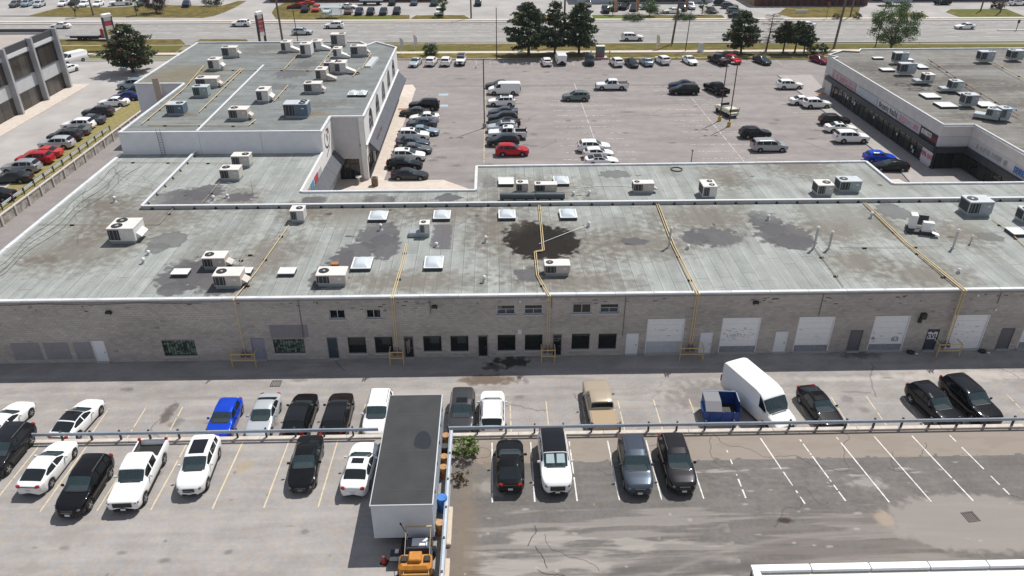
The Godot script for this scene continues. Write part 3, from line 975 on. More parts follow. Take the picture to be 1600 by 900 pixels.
# a pine: whorls of boughs, each bough carrying tufts of needles
func pine(at: Vector3, h: float, r: float, label: String, seed_: int, thin := 0.0, rust := 0.0, lean := 0.0, base := 0.16, group := "pines on the roadside lawn") -> void:
	rng.seed = seed_
	var o := thing("pine_tree", label, "tree", at, rng.randf() * 360.0, group)
	var t := st()
	var topx := lean * h
	tube(t, Vector3.ZERO, Vector3(topx * 0.4, h * 0.5, 0), r * 0.055 + 0.06, r * 0.03 + 0.05, 8, false)
	tube(t, Vector3(topx * 0.4, h * 0.5, 0), Vector3(topx, h * 0.97, 0), r * 0.03 + 0.05, 0.03, 7, false)
	var s := st()
	var whorls := int(h * 1.55)
	for k in whorls:
		var f := base + (1.0 - base) * (k + rng.randf() * 0.6) / whorls
		var prof := sin(minf(1.0, (1.0 - f) * 1.45) * PI * 0.5)
		prof *= 0.55 + 0.45 * smoothstep(base - 0.05, base + 0.2, f)
		var n := 6 + int(rng.randf() * 3)
		for q in n:
			if rng.randf() < thin: continue
			var ang := TAU * (q + rng.randf() * 0.8) / n
			var len_ := r * prof * rng.randf_range(0.55, 1.15) + 0.25
			var d := Vector3(cos(ang), rng.randf_range(-0.12, 0.30), sin(ang)).normalized()
			var b := Vector3(topx * f * f, h * f, 0)
			tube(t, b, b + d * len_ * 0.92, 0.05, 0.015, 4, false)
			var tufts := int(len_ * 11.0) + 3
			var brown := rng.randf() < rust
			for z in tufts:
				var e := pow(rng.randf(), 0.6)
				var p := b + d * len_ * (0.18 + 0.86 * e) + Vector3(rng.randf_range(-1, 1), rng.randf_range(-0.45, 0.65), rng.randf_range(-1, 1)) * (0.22 + 0.42 * (1.0 - absf(e - 0.6))) * minf(1.0, r * 0.35)
				var v := rng.randf_range(0.65, 1.35)
				var c := Color(0.060, 0.088, 0.042) * v
				if rng.randf() < 0.22: c = Color(0.10, 0.13, 0.06) * v
				if rng.randf() < 0.14: c = Color(0.115, 0.145, 0.070) * v
				if brown: c = Color(0.115, 0.078, 0.042) * v
				c.a = 1.0
				for l in 7:
					leaf(s, p + Vector3(rng.randf_range(-1, 1), rng.randf_range(-1, 1), rng.randf_range(-1, 1)) * 0.16, rng.randf_range(0.16, 0.34), c, d)
	part("trunk", t, bark(), o)
	part("crown", s, leaf_mat(), o)

func bare_tree(at: Vector3, h: float, r: float, label: String, seed_: int) -> void:
	rng.seed = seed_
	var o := thing("bare_tree", label, "tree", at)
	var t := st()
	tube(t, Vector3.ZERO, Vector3(0.25, h * 0.5, 0), 0.22, 0.13, 8, false)
	tube(t, Vector3(0.25, h * 0.5, 0), Vector3(0.35, h, 0), 0.13, 0.03, 7, false)
	var s := st()
	for k in 75:
		var f := rng.randf_range(0.22, 0.98)
		var ang := rng.randf() * TAU
		var len_ := r * (1.05 - absf(f - 0.6) * 1.1) * rng.randf_range(0.6, 1.1)
		var b := Vector3(0.3 * f + 0.1, h * f, 0)
		var d := Vector3(cos(ang), rng.randf_range(-0.1, 0.25), sin(ang)).normalized()
		tube(s, b, b + d * len_, 0.045, 0.012, 4, false)
		for q in 9:
			var g := rng.randf_range(0.3, 1.0)
			var d2 := (d + Vector3(rng.randf_range(-1, 1), rng.randf_range(-0.5, 0.7), rng.randf_range(-1, 1)) * 0.8).normalized()
			tube(s, b + d * len_ * g, b + d * len_ * g + d2 * rng.randf_range(0.3, 0.8), 0.016, 0.006, 3, false)
	var m := mottled("dead_bark", lin(0.10, 0.075, 0.06), lin(0.19, 0.15, 0.125), 0.9, 0.05, 1.2)
	part("trunk", t, m, o)
	part("branches", s, m, o).set_meta("kind", "stuff")

# a broadleaf tree or bush: clumps of leaves on limbs
func leafy(called: String, at: Vector3, h: float, r: float, stem: float, clumps: int, per: int, size: float, c0: Color, label: String, cat: String, seed_: int, spread := 1.0, group := "") -> void:
	rng.seed = seed_
	var o := thing(called, label, cat, at, 0.0, group)
	var t := st()
	var s := st()
	if stem > 0.0:
		tube(t, Vector3.ZERO, Vector3(0.05, stem, 0), 0.05 + r * 0.045, 0.04 + r * 0.03, 8, false)
	for k in clumps:
		var u := Vector3(rng.randf_range(-1, 1), rng.randf_range(-1, 1), rng.randf_range(-1, 1))
		while u.length() > 1.0:
			u = Vector3(rng.randf_range(-1, 1), rng.randf_range(-1, 1), rng.randf_range(-1, 1))
		u = u.normalized() * pow(u.length(), 0.5)
		var c := Vector3(u.x * r, (stem + h) * 0.5 + u.y * (h - stem) * 0.5, u.z * r)
		if stem > 0.0: tube(t, Vector3(0.05, stem * 0.9, 0), c * Vector3(0.92, 0.96, 0.92), 0.05, 0.015, 4, false)
		else: tube(t, Vector3(u.x * 0.1, 0, u.z * 0.1), c, 0.02, 0.008, 4, false)
		var v := rng.randf_range(0.75, 1.3)
		var cr := (0.20 + 0.20 * rng.randf()) * r * spread
		for l in per:
			var q := Vector3(rng.randfn(), rng.randfn() * 0.7, rng.randfn()) * cr * 0.55
			var col := c0 * (v * rng.randf_range(0.75, 1.3))
			col.a = 1.0
			if c.y + q.y < 0.05: q.y = absf(q.y)
			leaf(s, c + q, size * rng.randf_range(0.7, 1.3), col)
	part("stem" if h < 2.5 else "trunk", t, bark(), o)
	part("crown" if stem > 0.0 else "foliage", s, leaf_mat(), o)

# ---------------------------------------------------------------- poles, signs and small things
func pole(called: String, at: Vector3, h: float, r0: float, r1: float, kind: String, label: String, lean := 0.0, group := "") -> void:
	var o := thing(called, label, "pole" if kind == "wood" else "lamp post", at, 0.0, group)
	var m := mottled("pole_wood", lin(0.10, 0.085, 0.072), lin(0.20, 0.17, 0.145), 0.9, 0.03, 0.8) if kind == "wood" else mat("pole_" + kind, lin(0.07, 0.06, 0.052) if kind != "thin" else lin(0.045, 0.045, 0.047), 0.6, 0.3)
	var s := st()
	tube(s, Vector3.ZERO, Vector3(lean, h, 0), r0, r1, 10)
	part("pole", s, m, o)
	if kind == "wood":
		s = st()
		box(s, Vector3(lean, h - 0.6, 0), Vector3(0.1, 0.12, 2.2))
		part("crossarm", s, m, o)
	elif kind == "lot":
		s = st()
		tube(s, Vector3(0, 0, 0), Vector3(0, 0.75, 0), 0.28, 0.28, 12)
		part("base", s, mat("base_yellow", lin(0.48, 0.35, 0.08), 0.8) if label.contains("twin") else mat("base_concrete", lin(0.32, 0.30, 0.27), 0.9), o)
		for k in [-1.0, 1.0]:
			s = st()
			tube(s, Vector3(0, h, 0), Vector3(k * 0.55, h + 0.08, 0), 0.03, 0.03, 6)
			var a := part("arm", s, m, o)
			s = st()
			soft_box(s, Vector3(k * 0.75, h + 0.08, 0), Vector3(0.5, 0.14, 0.3), 0.03)
			part("lamp_head", s, mat("lamp_head"), a)
	else:
		s = st()
		tube(s, Vector3(lean, h, 0), Vector3(lean, h + 0.2, 2.0), 0.05, 0.04, 6)
		var a := part("arm", s, m, o)
		s = st()
		soft_box(s, Vector3(lean, h + 0.18, 2.3), Vector3(0.3, 0.14, 0.7), 0.03)
		part("lamp_head", s, mat("lamp_head"), a)

func pylon(at: Vector3, h: float, w: float, turn: float, label: String, cols: Array, words: Array) -> void:
	var o := thing("pylon_sign", label, "sign", at, turn)
	var s := st()
	box(s, Vector3(-w * 0.5 - 0.12, h * 0.5, 0), Vector3(0.24, h, 0.5))
	box(s, Vector3(w * 0.5 + 0.12, h * 0.5, 0), Vector3(0.24, h, 0.5))
	part("post", s, mat("sign_post"), o)
	s = st()
	soft_box(s, Vector3(0, h + 0.25, 0), Vector3(w + 0.5, 0.7, 0.6), 0.15)
	part("cap", s, mat("white_metal"), o)
	var n := cols.size()
	for i in n:
		s = st()
		var y := h - (i + 0.5) * (h - 1.6) / n
		soft_box(s, Vector3(0, y, 0), Vector3(w, (h - 1.6) / n - 0.06, 0.40), 0.02)
		var pn := part("sign_panel", s, mat("panel_" + str(cols[i]), cols[i], 0.5), o)
		if words[i] != "":
			for f in [0.0, 180.0]:
				letters(words[i], 0.34, mat("panel_ink", lin(0.8, 0.8, 0.8) if cols[i].v < 0.7 else lin(0.25, 0.02, 0.03), 0.5), Vector3(0, y, 0.205 if f == 0.0 else -0.205), f, pn, "lettering", minf(1.0, w / (0.26 * words[i].length())))

func cone(at: Vector3, label: String) -> void:
	var o := thing("traffic_cone", label, "traffic cone", at, rng.randf() * 90.0, "traffic cones around the orange trailer")
	var s := st()
	soft_box(s, Vector3(0, 0.03, 0), Vector3(0.42, 0.06, 0.42), 0.02)
	part("base", s, mat("cone_base", lin(0.03, 0.02, 0.02), 0.8), o)
	s = st()
	tube(s, Vector3(0, 0.06, 0), Vector3(0, 0.5, 0), 0.165, 0.075, 14)
	tube(s, Vector3(0, 0.62, 0), Vector3(0, 0.75, 0), 0.052, 0.028, 14)
	part("body", s, mat("cone_red", lin(0.50, 0.035, 0.015), 0.5), o)
	s = st()
	tube(s, Vector3(0, 0.5, 0), Vector3(0, 0.62, 0), 0.077, 0.054, 14)
	part("collar", s, mat("cone_white", lin(0.6, 0.58, 0.55), 0.4), o)

func barrel(at: Vector3, col: Color, key: String, label: String, r := 0.30, h := 0.9) -> void:
	var o := thing("barrel", label, "barrel", at, 0.0, "barrels between the trailer and the guard rail")
	var s := st()
	tube(s, Vector3.ZERO, Vector3(0, h * 0.33, 0), r * 0.94, r, 18, false)
	tube(s, Vector3(0, h * 0.33, 0), Vector3(0, h * 0.37, 0), r, r * 1.03, 18, false)
	tube(s, Vector3(0, h * 0.37, 0), Vector3(0, h * 0.66, 0), r, r, 18, false)
	tube(s, Vector3(0, h * 0.66, 0), Vector3(0, h * 0.70, 0), r * 1.03, r, 18, false)
	tube(s, Vector3(0, h * 0.70, 0), Vector3(0, h, 0), r, r * 0.95, 18, false)
	part("drum", s, mat("drum_" + key, col, 0.4), o)
	s = st()
	tube(s, Vector3(0, h - 0.02, 0), Vector3(0, h + 0.01, 0), r * 0.92, r * 0.90, 18)
	tube(s, Vector3(r * 0.5, h, 0), Vector3(r * 0.5, h + 0.04, 0), 0.05, 0.05, 8)
	part("lid", s, mat("lid_" + key, col.lightened(0.12), 0.35), o)

# a guard rail: W-beam on leaning posts
func guard_rail(a: Vector3, b: Vector3, step: float, label: String, hgt: float, posts_dark: bool) -> void:
	var o := thing("guard_rail", label, "guard rail")
	var d := (b - a).normalized()
	var side := Vector3(-d.z, 0, d.x)
	var s := st()
	var prof := [Vector2(0, 0.15), Vector2(0.05, 0.11), Vector2(0.05, 0.06), Vector2(0, 0.03), Vector2(0, -0.03), Vector2(0.05, -0.06), Vector2(0.05, -0.11), Vector2(0, -0.15)]
	for i in prof.size() - 1:
		var p: Vector2 = prof[i]
		var q: Vector2 = prof[i + 1]
		var up := Vector3.UP * (hgt - 0.15)
		quad(s, a + side * p.x + Vector3.UP * p.y + up, b + side * p.x + Vector3.UP * p.y + up, b + side * q.x + Vector3.UP * q.y + up, a + side * q.x + Vector3.UP * q.y + up)
		quad(s, a + side * (p.x - 0.012) + Vector3.UP * p.y + up, a + side * (q.x - 0.012) + Vector3.UP * q.y + up, b + side * (q.x - 0.012) + Vector3.UP * q.y + up, b + side * (p.x - 0.012) + Vector3.UP * p.y + up)
	if not posts_dark:
		var c := (a + b) * 0.5 - side * 0.10 + Vector3.UP * (hgt - 0.15)
		soft_box(s, c, Vector3(0.20, 0.30, a.distance_to(b)), 0.04)
	part("beam", s, mottled("rail_metal", lin(0.40, 0.45, 0.51), lin(0.52, 0.57, 0.63), 0.45, 0.03, 0.25), o)
	o.get_child(0).material_override.metallic = 0.15
	var n := int(a.distance_to(b) / step)
	for i in n + 1:
		var p := a + d * (i * step)
		s = st()
		var tilt := rng.randf_range(-0.02, 0.02)
		box(s, p - side * 0.09 + Vector3.UP * (hgt * 0.5 + 0.02), Vector3(0.11, hgt + 0.08, 0.13), Basis(Vector3.FORWARD, tilt))
		part("post", s, mat("rail_post", lin(0.06, 0.06, 0.065), 0.7, 0.2), o)

# ---------------------------------------------------------------- facade
var holes := []          # [x0, x1, y0, y1] in the block wall
func facade_door(kind: String, x0: float, x1: float) -> void:
	var hgt := 2.14
	holes.append([x0, x1, 0.02, hgt])
	var c: Array = {"door_white": [0.74, 0.76, 0.78], "door_lavender": [0.26, 0.27, 0.33], "door_teal": [0.035, 0.055, 0.075], "door_glass": [0.05, 0.05, 0.05], "door_black": [0.010, 0.010, 0.012], "door_black2": [0.008, 0.008, 0.009], "door_grey": [0.13, 0.13, 0.14], "door_sign": [0.045, 0.05, 0.07]}[kind]
	var s := st()
	box(s, Vector3((x0 + x1) * 0.5, 0.02 + hgt * 0.5 - 0.02, ZF - 0.05), Vector3(x1 - x0 - 0.10, hgt - 0.09, 0.05))
	var m := mat("leaf_" + kind, lin(c[0], c[1], c[2]), 0.12 if kind.contains("black") else 0.45)
	var o := part("door", s, m, low)
	s = st()
	box(s, Vector3(x0 + 0.027, hgt * 0.5, ZF - 0.02), Vector3(0.05, hgt - 0.03, 0.12))
	box(s, Vector3(x1 - 0.027, hgt * 0.5, ZF - 0.02), Vector3(0.05, hgt - 0.03, 0.12))
	box(s, Vector3((x0 + x1) * 0.5, hgt - 0.03, ZF - 0.02), Vector3(x1 - x0 - 0.108, 0.05, 0.12))
	part("frame", s, mat("frame_grey", lin(0.24, 0.23, 0.225), 0.6) if kind.contains("black") or kind == "door_glass" or kind == "door_teal" else m, o)
	s = st()
	box(s, Vector3(x1 - 0.17, 1.0, ZF - 0.005), Vector3(0.14, 0.05, 0.05))
	part("handle", s, mat("chrome", lin(0.6, 0.61, 0.62), 0.15, 0.9), o)
	s = st()
	box(s, Vector3((x0 + x1) * 0.5, 0.05, ZF + 0.08), Vector3(x1 - x0, 0.10, 0.22))
	part("sill", s, mat("sill_concrete", lin(0.36, 0.35, 0.34), 0.85), o)
	if kind == "door_glass":
		for k in [[0.12, 0.98], [1.06, 2.0]]:
			s = st()
			box(s, Vector3((x0 + x1) * 0.5, (k[0] + k[1]) * 0.5, ZF - 0.018), Vector3(x1 - x0 - 0.24, k[1] - k[0], 0.012))
			part("pane", s, mat("shop_glass"), o)
		for k in [-0.08, 0.06]:
			s = st()
			box(s, Vector3((x0 + x1) * 0.5 + k - 0.05, 1.15 + k, ZF - 0.008), Vector3(0.16, 1.2, 0.006), Basis(Vector3.FORWARD, k * 0.6))
			part("poster", s, mat("poster_%d" % int(k * 100 + 50), lin(0.20, 0.18, 0.15) if k < 0 else lin(0.26, 0.18, 0.17), 0.5), o)
	if kind == "door_black2":
		strokes(o, Vector3((x0 + x1) * 0.5, 1.72, ZF - 0.02), Vector3(1, 0, 0), 0.56, 0.13, mat("ink_pale"), 3)
		strokes(o, Vector3((x0 + x1) * 0.5 - 0.05, 1.52, ZF - 0.02), Vector3(1, 0, 0), 0.40, 0.12, mat("ink_pale"), 4)
	if kind == "door_sign":
		s = st()
		var cx := (x0 + x1) * 0.5
		for m2 in [-1.0, 1.0]:
			quad(s, Vector3(cx + m2 * 0.42, 1.86, ZF - 0.012), Vector3(cx + m2 * 0.42, 1.18, ZF - 0.012), Vector3(cx, 1.18, ZF - 0.012), Vector3(cx, 1.74, ZF - 0.012))
			tri(s, Vector3(cx + m2 * 0.42, 1.86, ZF - 0.012), Vector3(cx, 1.74, ZF - 0.012), Vector3(cx + m2 * 0.16, 1.90, ZF - 0.012))
		var sg := part("white_sign", s, mat("sign_white"), o)
		letters("SVL", 0.40, mat("ink_navy", lin(0.02, 0.025, 0.045), 0.5), Vector3(cx, 1.46, ZF - 0.01), 0, sg, "lettering", 0.95)

func garage(x0: float, x1: float) -> void:
	var y0 := 0.12
	var y1 := 3.52
	holes.append([x0, x1, 0.02, y1])
	var idx: int = taken.get("garage_count", 0)
	taken["garage_count"] = idx + 1
	var o: MeshInstance3D
	var s := st()
	for q in [[x0, x0 + 0.06, y0, y1], [x1 - 0.06, x1, y0, y1], [x0 + 0.06, x1 - 0.06, y1 - 0.06, y1]]:
		box(s, Vector3((q[0] + q[1]) * 0.5, (q[2] + q[3]) * 0.5, ZF - 0.06), Vector3(q[1] - q[0], q[3] - q[2], 0.12))
	o = part("garage_door", s, mat("leaf_door_white"), low)
	var white := mottled("garage_white", lin(0.78, 0.79, 0.80), lin(0.85, 0.85, 0.85), 0.5, 0.02, 0.4)
	var grim := mottled("garage_grey", lin(0.22, 0.225, 0.25), lin(0.31, 0.315, 0.34), 0.6, 0.02, 0.5)
	var pale := mottled("garage_pale", lin(0.46, 0.48, 0.51), lin(0.54, 0.56, 0.59), 0.55, 0.02, 0.4)
	var n := 6
	var lower: int = [2, 1, 1, 1, 0, 1][idx % 6]
	for i in n:
		var a := y0 + (y1 - 0.06 - y0) * i / n
		var b := y0 + (y1 - 0.06 - y0) * (i + 1) / n
		s = st()
		soft_box(s, Vector3((x0 + x1) * 0.5, (a + b) * 0.5, ZF - 0.12), Vector3(x1 - x0 - 0.13, b - a - 0.015, 0.05), 0.008)
		part("panel", s, (pale if idx == 0 else grim) if i < lower else white, o)
	s = st()
	box(s, Vector3((x0 + x1) * 0.5, 0.06, ZF + 0.02), Vector3(x1 - x0 + 0.1, 0.12, 0.3))
	part("sill", s, mat("sill_concrete", lin(0.36, 0.35, 0.34), 0.85), o)
	# scuffs and paint-overs
	rng.seed = 40 + idx
	s = st()
	for k in [7, 26, 5, 16, 12, 6][idx % 6]:
		var px := rng.randf_range(x0 + 0.3, x1 - 0.4)
		var py := rng.randf_range(1.2, 2.6) if idx != 3 else rng.randf_range(0.9, 1.9)
		if idx == 3 and k > 3: px = x0 + 0.25 + rng.randf() * 0.2
		box(s, Vector3(px, py, ZF - 0.094), Vector3(rng.randf_range(0.06, 0.34), rng.randf_range(0.015, 0.06), 0.004))
	part("scuffs", s, mat("scuff"), o).set_meta("kind", "stuff")
	if idx == 3:
		letters("63", 0.42, mat("scuff"), Vector3(x1 - 0.75, 1.16, ZF - 0.085), 0, o, "number")
	if idx == 1:
		strokes(o, Vector3((x0 + x1) * 0.5 + 0.1, 1.72, ZF - 0.093), Vector3(1, 0, 0), 2.2, 0.34, mat("ink_faded", lin(0.40, 0.41, 0.43), 0.7), 6)

func facade_window(kind: String, x0: float, x1: float, y0: float, y1: float) -> void:
	holes.append([x0, x1, y0, y1])
	var cx := (x0 + x1) * 0.5
	var cy := (y0 + y1) * 0.5
	var w := x1 - x0
	var h := y1 - y0
	var white := kind in ["slide", "awn", "slide2"]
	var fm := mat("window_white", lin(0.52, 0.52, 0.53), 0.5) if white else mat("window_bronze", lin(0.05, 0.045, 0.042), 0.5)
	var s := st()
	var t := 0.07 if white else 0.045
	var z := ZF - 0.12
	for q in [[x0, x0 + t, y0, y1], [x1 - t, x1, y0, y1], [x0 + t, x1 - t, y0, y0 + t], [x0 + t, x1 - t, y1 - t, y1]]:
		box(s, Vector3((q[0] + q[1]) * 0.5, (q[2] + q[3]) * 0.5, z), Vector3(q[1] - q[0], q[3] - q[2], 0.09))
	var o := part("window", s, fm, low)
	s = st()
	box(s, Vector3(cx, y0 - 0.06, ZF + 0.03), Vector3(w + 0.14, 0.11, 0.20))
	part("sill", s, mat("sill_pale", lin(0.48, 0.46, 0.45), 0.8), o)
	var g := mat("shop_glass")
	if kind == "shop" or kind == "block":
		s = st()
		box(s, Vector3(cx, cy, z - 0.035), Vector3(w - 0.09, h - 0.09, 0.012))
		part("pane", s, g, o)
	if kind == "shop":
		# blind or partition a little behind the glass line shows as a dull band in some of them
		var k := int(absf(x0) * 7.0) % 4
		if x0 < -1.0:
			s = st()
			box(s, Vector3(cx + (0.0 if k != 1 else 0.2), y1 - 0.05 - h * 0.25, z - 0.024), Vector3(w - 0.14 if k != 1 else w * 0.5, h * 0.5, 0.006))
			part("blind", s, mat("blind_%d" % (k % 2), lin(0.045, 0.05, 0.045) if k % 2 == 0 else lin(0.035, 0.05, 0.055), 0.25), o)
	elif kind == "block":
		for i in 11:
			for j in 7:
				s = st()
				soft_box(s, Vector3(x0 + 0.06 + (w - 0.12) * (i + 0.5) / 11, y0 + 0.06 + (h - 0.12) * (j + 0.5) / 7, z - 0.005), Vector3((w - 0.12) / 11 - 0.025, (h - 0.12) / 7 - 0.025, 0.05), 0.015)
				var v := rng.randi() % 5
				part("glass_block", s, mat("glass_block_%d" % v, lin(0.03 + 0.035 * v, 0.045 + 0.045 * v, 0.035 + 0.035 * v), 0.12), o)
	else:
		var panes := []
		if kind == "awn":
			var my := y0 + h * 0.52
			panes = [[x0 + t, x1 - t, my + 0.03, y1 - t, 0], [x0 + t, cx - 0.025, y0 + t, my - 0.03, 1], [cx + 0.025, x1 - t, y0 + t, my - 0.03, 1]]
		else:
			panes = [[x0 + t, cx - 0.03, y0 + t, y1 - t, 0], [cx + 0.03, x1 - t, y0 + t, y1 - t, 0]]
		s = st()
		box(s, Vector3(cx, cy, z - 0.01), Vector3(w - 2 * t, h - 2 * t, 0.02))
		part("mullion", s, fm, o)
		for q in panes:
			s = st()
			box(s, Vector3((q[0] + q[1]) * 0.5, (q[2] + q[3]) * 0.5, z + 0.008), Vector3(q[1] - q[0], q[3] - q[2], 0.012))
			part("pane", s, g if q[4] == 0 else mat("pane_blue", lin(0.03, 0.04, 0.065), 0.05), o)

func block_wall(x0: float, x1: float, y1: float) -> void:
	# back of the joints
	var s := st()
	var hs := []
	for q in holes: hs.append([q[0] - x0, q[1] - x0, q[2], q[3]])
	holed_wall(s, Vector3(x0, 0, ZF - 0.008), Vector3(1, 0, 0), x1 - x0, y1, Vector3(0, 0, -0.22), hs)
	part("wall", s, mottled("mortar", lin(0.25, 0.232, 0.22), lin(0.34, 0.32, 0.30), 0.9, 0.03, 0.3), low)
	# the blocks themselves, proud of the joints
	s = st()
	var tone := nz(77, 0.05, 3)
	var n := int(y1 / 0.2)
	rng.seed = 5
	for j in n:
		var ya := j * 0.2 + 0.006
		var yb := (j + 1) * 0.2 - 0.006
		var x := x0 - (0.2 if j % 2 else 0.0)
		while x < x1:
			var a := maxf(x + 0.006, x0)
			var b := minf(x + 0.394, x1)
			x += 0.4
			var skip := false
			for q in holes:
				if yb > q[2] + 0.01 and ya < q[3] - 0.01 and b > q[0] and a < q[1]:
					if a < q[0] - 0.05: b = q[0]
					elif b > q[1] + 0.05: a = q[1]
					else: skip = true
			if skip or b - a < 0.03: continue
			var v := 1.0 + tone.get_noise_2d(x * 2.0, j * 1.5) * 0.22 + rng.randf_range(-0.10, 0.10)
			if rng.randf() < 0.035: v *= rng.randf_range(0.78, 1.1)
			s.set_color(Color(0.425 * v, 0.388 * v, 0.358 * v))
			var z := ZF + rng.randf_range(0.0, 0.004)
			var zb := ZF - 0.02
			quad(s, Vector3(a, yb, z), Vector3(b, yb, z), Vector3(b, ya, z), Vector3(a, ya, z))
			quad(s, Vector3(a, yb, zb), Vector3(b, yb, zb), Vector3(b, yb, z), Vector3(a, yb, z))
			quad(s, Vector3(a, ya, z), Vector3(b, ya, z), Vector3(b, ya, zb), Vector3(a, ya, zb))
			quad(s, Vector3(a, yb, zb), Vector3(a, yb, z), Vector3(a, ya, z), Vector3(a, ya, zb))
			quad(s, Vector3(b, yb, z), Vector3(b, yb, zb), Vector3(b, ya, zb), Vector3(b, ya, z))
	var m := mat("block", Color.WHITE, 0.9)
	m.vertex_color_use_as_albedo = true
	part("block_courses", s, m, low).set_meta("kind", "stuff")

func wall_patch(x0: float, x1: float, y0: float, y1: float, v: float) -> void:
	var s := st()
	box(s, Vector3((x0 + x1) * 0.5, (y0 + y1) * 0.5, ZF + 0.009), Vector3(x1 - x0, y1 - y0, 0.014))
	part("wall_patch", s, mottled("patch_%d" % int(v * 100), lin(v * 0.98, v * 0.95, v), lin(v * 1.14, v * 1.10, v * 1.15), 0.9, 0.02, 0.3), low)

func coping(par: Node3D, pts: Array, y: float, w := 0.28, h := 0.14, closed := false) -> void:
	var n := pts.size()
	for i in (n if closed else n - 1):
		var a: Vector2 = pts[i]
		var b: Vector2 = pts[(i + 1) % n]
		var d := (b - a)
		# lengths of folded metal with open joints, none quite level with the next
		var m := maxi(1, int(d.length() / 3.05))
		for k in m:
			var s := st()
			var c := a.lerp(b, (k + 0.5) / m)
			var v := rng.randi() % 3
			soft_box(s, Vector3(c.x, y + h * 0.5 + 0.002 * (i % 2) + rng.randf_range(-0.008, 0.008), c.y), Vector3(d.length() / m - 0.015 + (w * 0.5 if m == 1 else 0.0), h, w + rng.randf_range(-0.01, 0.01)), 0.025, Basis(Vector3.UP, -d.angle() + rng.randf_range(-0.002, 0.002)))
			part("coping", s, mottled("coping_white_%d" % v, lin(0.60 - 0.04 * v, 0.61 - 0.04 * v, 0.625 - 0.04 * v), lin(0.73, 0.74, 0.76), 0.42, 0.02, 0.12), par)

# a low parapet with white cap standing across a roof, with dark blocks at its foot
func divider(par: Node3D, a: Vector2, b: Vector2, y: float, sgn: float, h := 0.34) -> void:
	var d := b - a
	var bs := Basis(Vector3.UP, -d.angle())
	var c := (a + b) * 0.5
	var s := st()
	box(s, Vector3(c.x, y + h * 0.5, c.y), Vector3(d.length(), h, 0.22), bs)
	var o := part("roof_divider", s, mottled("divider_face", lin(0.33, 0.34, 0.33), lin(0.46, 0.47, 0.46), 0.8, 0.03, 0.3), par)
	s = st()
	soft_box(s, Vector3(c.x, y + h + 0.035, c.y), Vector3(d.length() + 0.05, 0.07, 0.30), 0.02, bs)
	part("coping", s, mat("coping_white", lin(0.66, 0.67, 0.69), 0.4, 0.1), o)
	var nrm := Vector2(-d.y, d.x).normalized() * sgn
	var n := int(d.length() / 2.05)
	for i in n:
		var p := a.lerp(b, (i + 0.5) / n) + nrm * 0.17
		s = st()
		var q := Vector3(p.x, y, p.y)
		var t := Vector3(d.x, 0, d.y).normalized()
		var m := Vector3(nrm.x, 0, nrm.y)
		tri(s, q - t * 0.16 + m * 0.10, q + t * 0.16 + m * 0.10, q + Vector3(0, 0.27, 0) - m * 0.05)
		tri(s, q - t * 0.16 - m * 0.05, q - t * 0.16 + m * 0.10, q + Vector3(0, 0.27, 0) - m * 0.05)
		tri(s, q + t * 0.16 + m * 0.10, q + t * 0.16 - m * 0.05, q + Vector3(0, 0.27, 0) - m * 0.05)
		part("pitch_block", s, mat("support_block"), o)

func lawn(tex: String, pts: Array, label: String) -> void:
	var s := sheet(PackedVector2Array(pts), 0.10, Rect2(0, 0, 40, 40))
	struct("lawn", s, mats["grass"], true)

func storefront(par: Node3D, a: Vector2, b: Vector2, y0: float, y1: float, bays: int, nrm: Vector2) -> void:
	# dark glass bays between thin mullions
	var d := (b - a)
	var bs := Basis(Vector3.UP, -d.angle())
	for i in bays:
		var p := a.lerp(b, (i + 0.5) / bays) - nrm * 0.06
		var s := st()
		box(s, Vector3(p.x, (y0 + y1) * 0.5, p.y), Vector3(d.length() / bays - 0.07, y1 - y0, 0.02), bs)
		var v := rng.randi() % 4
		part("shop_window", s, mat("shop_pane_%d" % v, lin(0.010 + 0.008 * v, 0.013 + 0.009 * v, 0.013 + 0.008 * v), 0.07), par)
	for i in bays + 1:
		var p := a.lerp(b, float(i) / bays) - nrm * 0.02
		var s := st()
		box(s, Vector3(p.x, (y0 + y1) * 0.5, p.y), Vector3(0.09, y1 - y0, 0.11), bs)
		part("mullion", s, mat("mullion_dark"), par)
	var c := (a + b) * 0.5 - nrm * 0.02
	for y in [y0 + 0.08, y0 + (y1 - y0) * 0.72]:
		var s := st()
		box(s, Vector3(c.x, y, c.y), Vector3(d.length(), 0.08, 0.09), bs)
		part("transom", s, mat("mullion_dark"), par)

# painted lettering too worn or too far off to read: rows of letter strokes
func strokes(par: Node3D, c: Vector3, dir: Vector3, w: float, h: float, m: Material, seed_: int) -> void:
	var r := RandomNumberGenerator.new()
	r.seed = seed_
	var s := st()
	var n := dir.cross(Vector3.UP)
	var x := -w * 0.5
	while x < w * 0.5:
		var cw := h * r.randf_range(0.45, 0.75)
		if r.randf() < 0.12:
			x += cw
			continue
		for k in [0, 1]:
			if r.randf() < 0.8:
				var p: Vector3 = c + dir * (x + cw * (0.1 + 0.6 * k))
				box(s, p, Vector3(absf(dir.x) * h * 0.14 + absf(n.x) * 0.01, h, absf(dir.z) * h * 0.14 + absf(n.z) * 0.01))
		var y: float = [0.43, 0.0, -0.43][r.randi() % 3]
		box(s, c + dir * (x + cw * 0.4) + Vector3.UP * y * h, Vector3(absf(dir.x) * cw * 0.7 + absf(n.x) * 0.012, h * 0.14, absf(dir.z) * cw * 0.7 + absf(n.z) * 0.012))
		x += cw * 1.15
	part("lettering", s, m, par).set_meta("kind", "stuff")
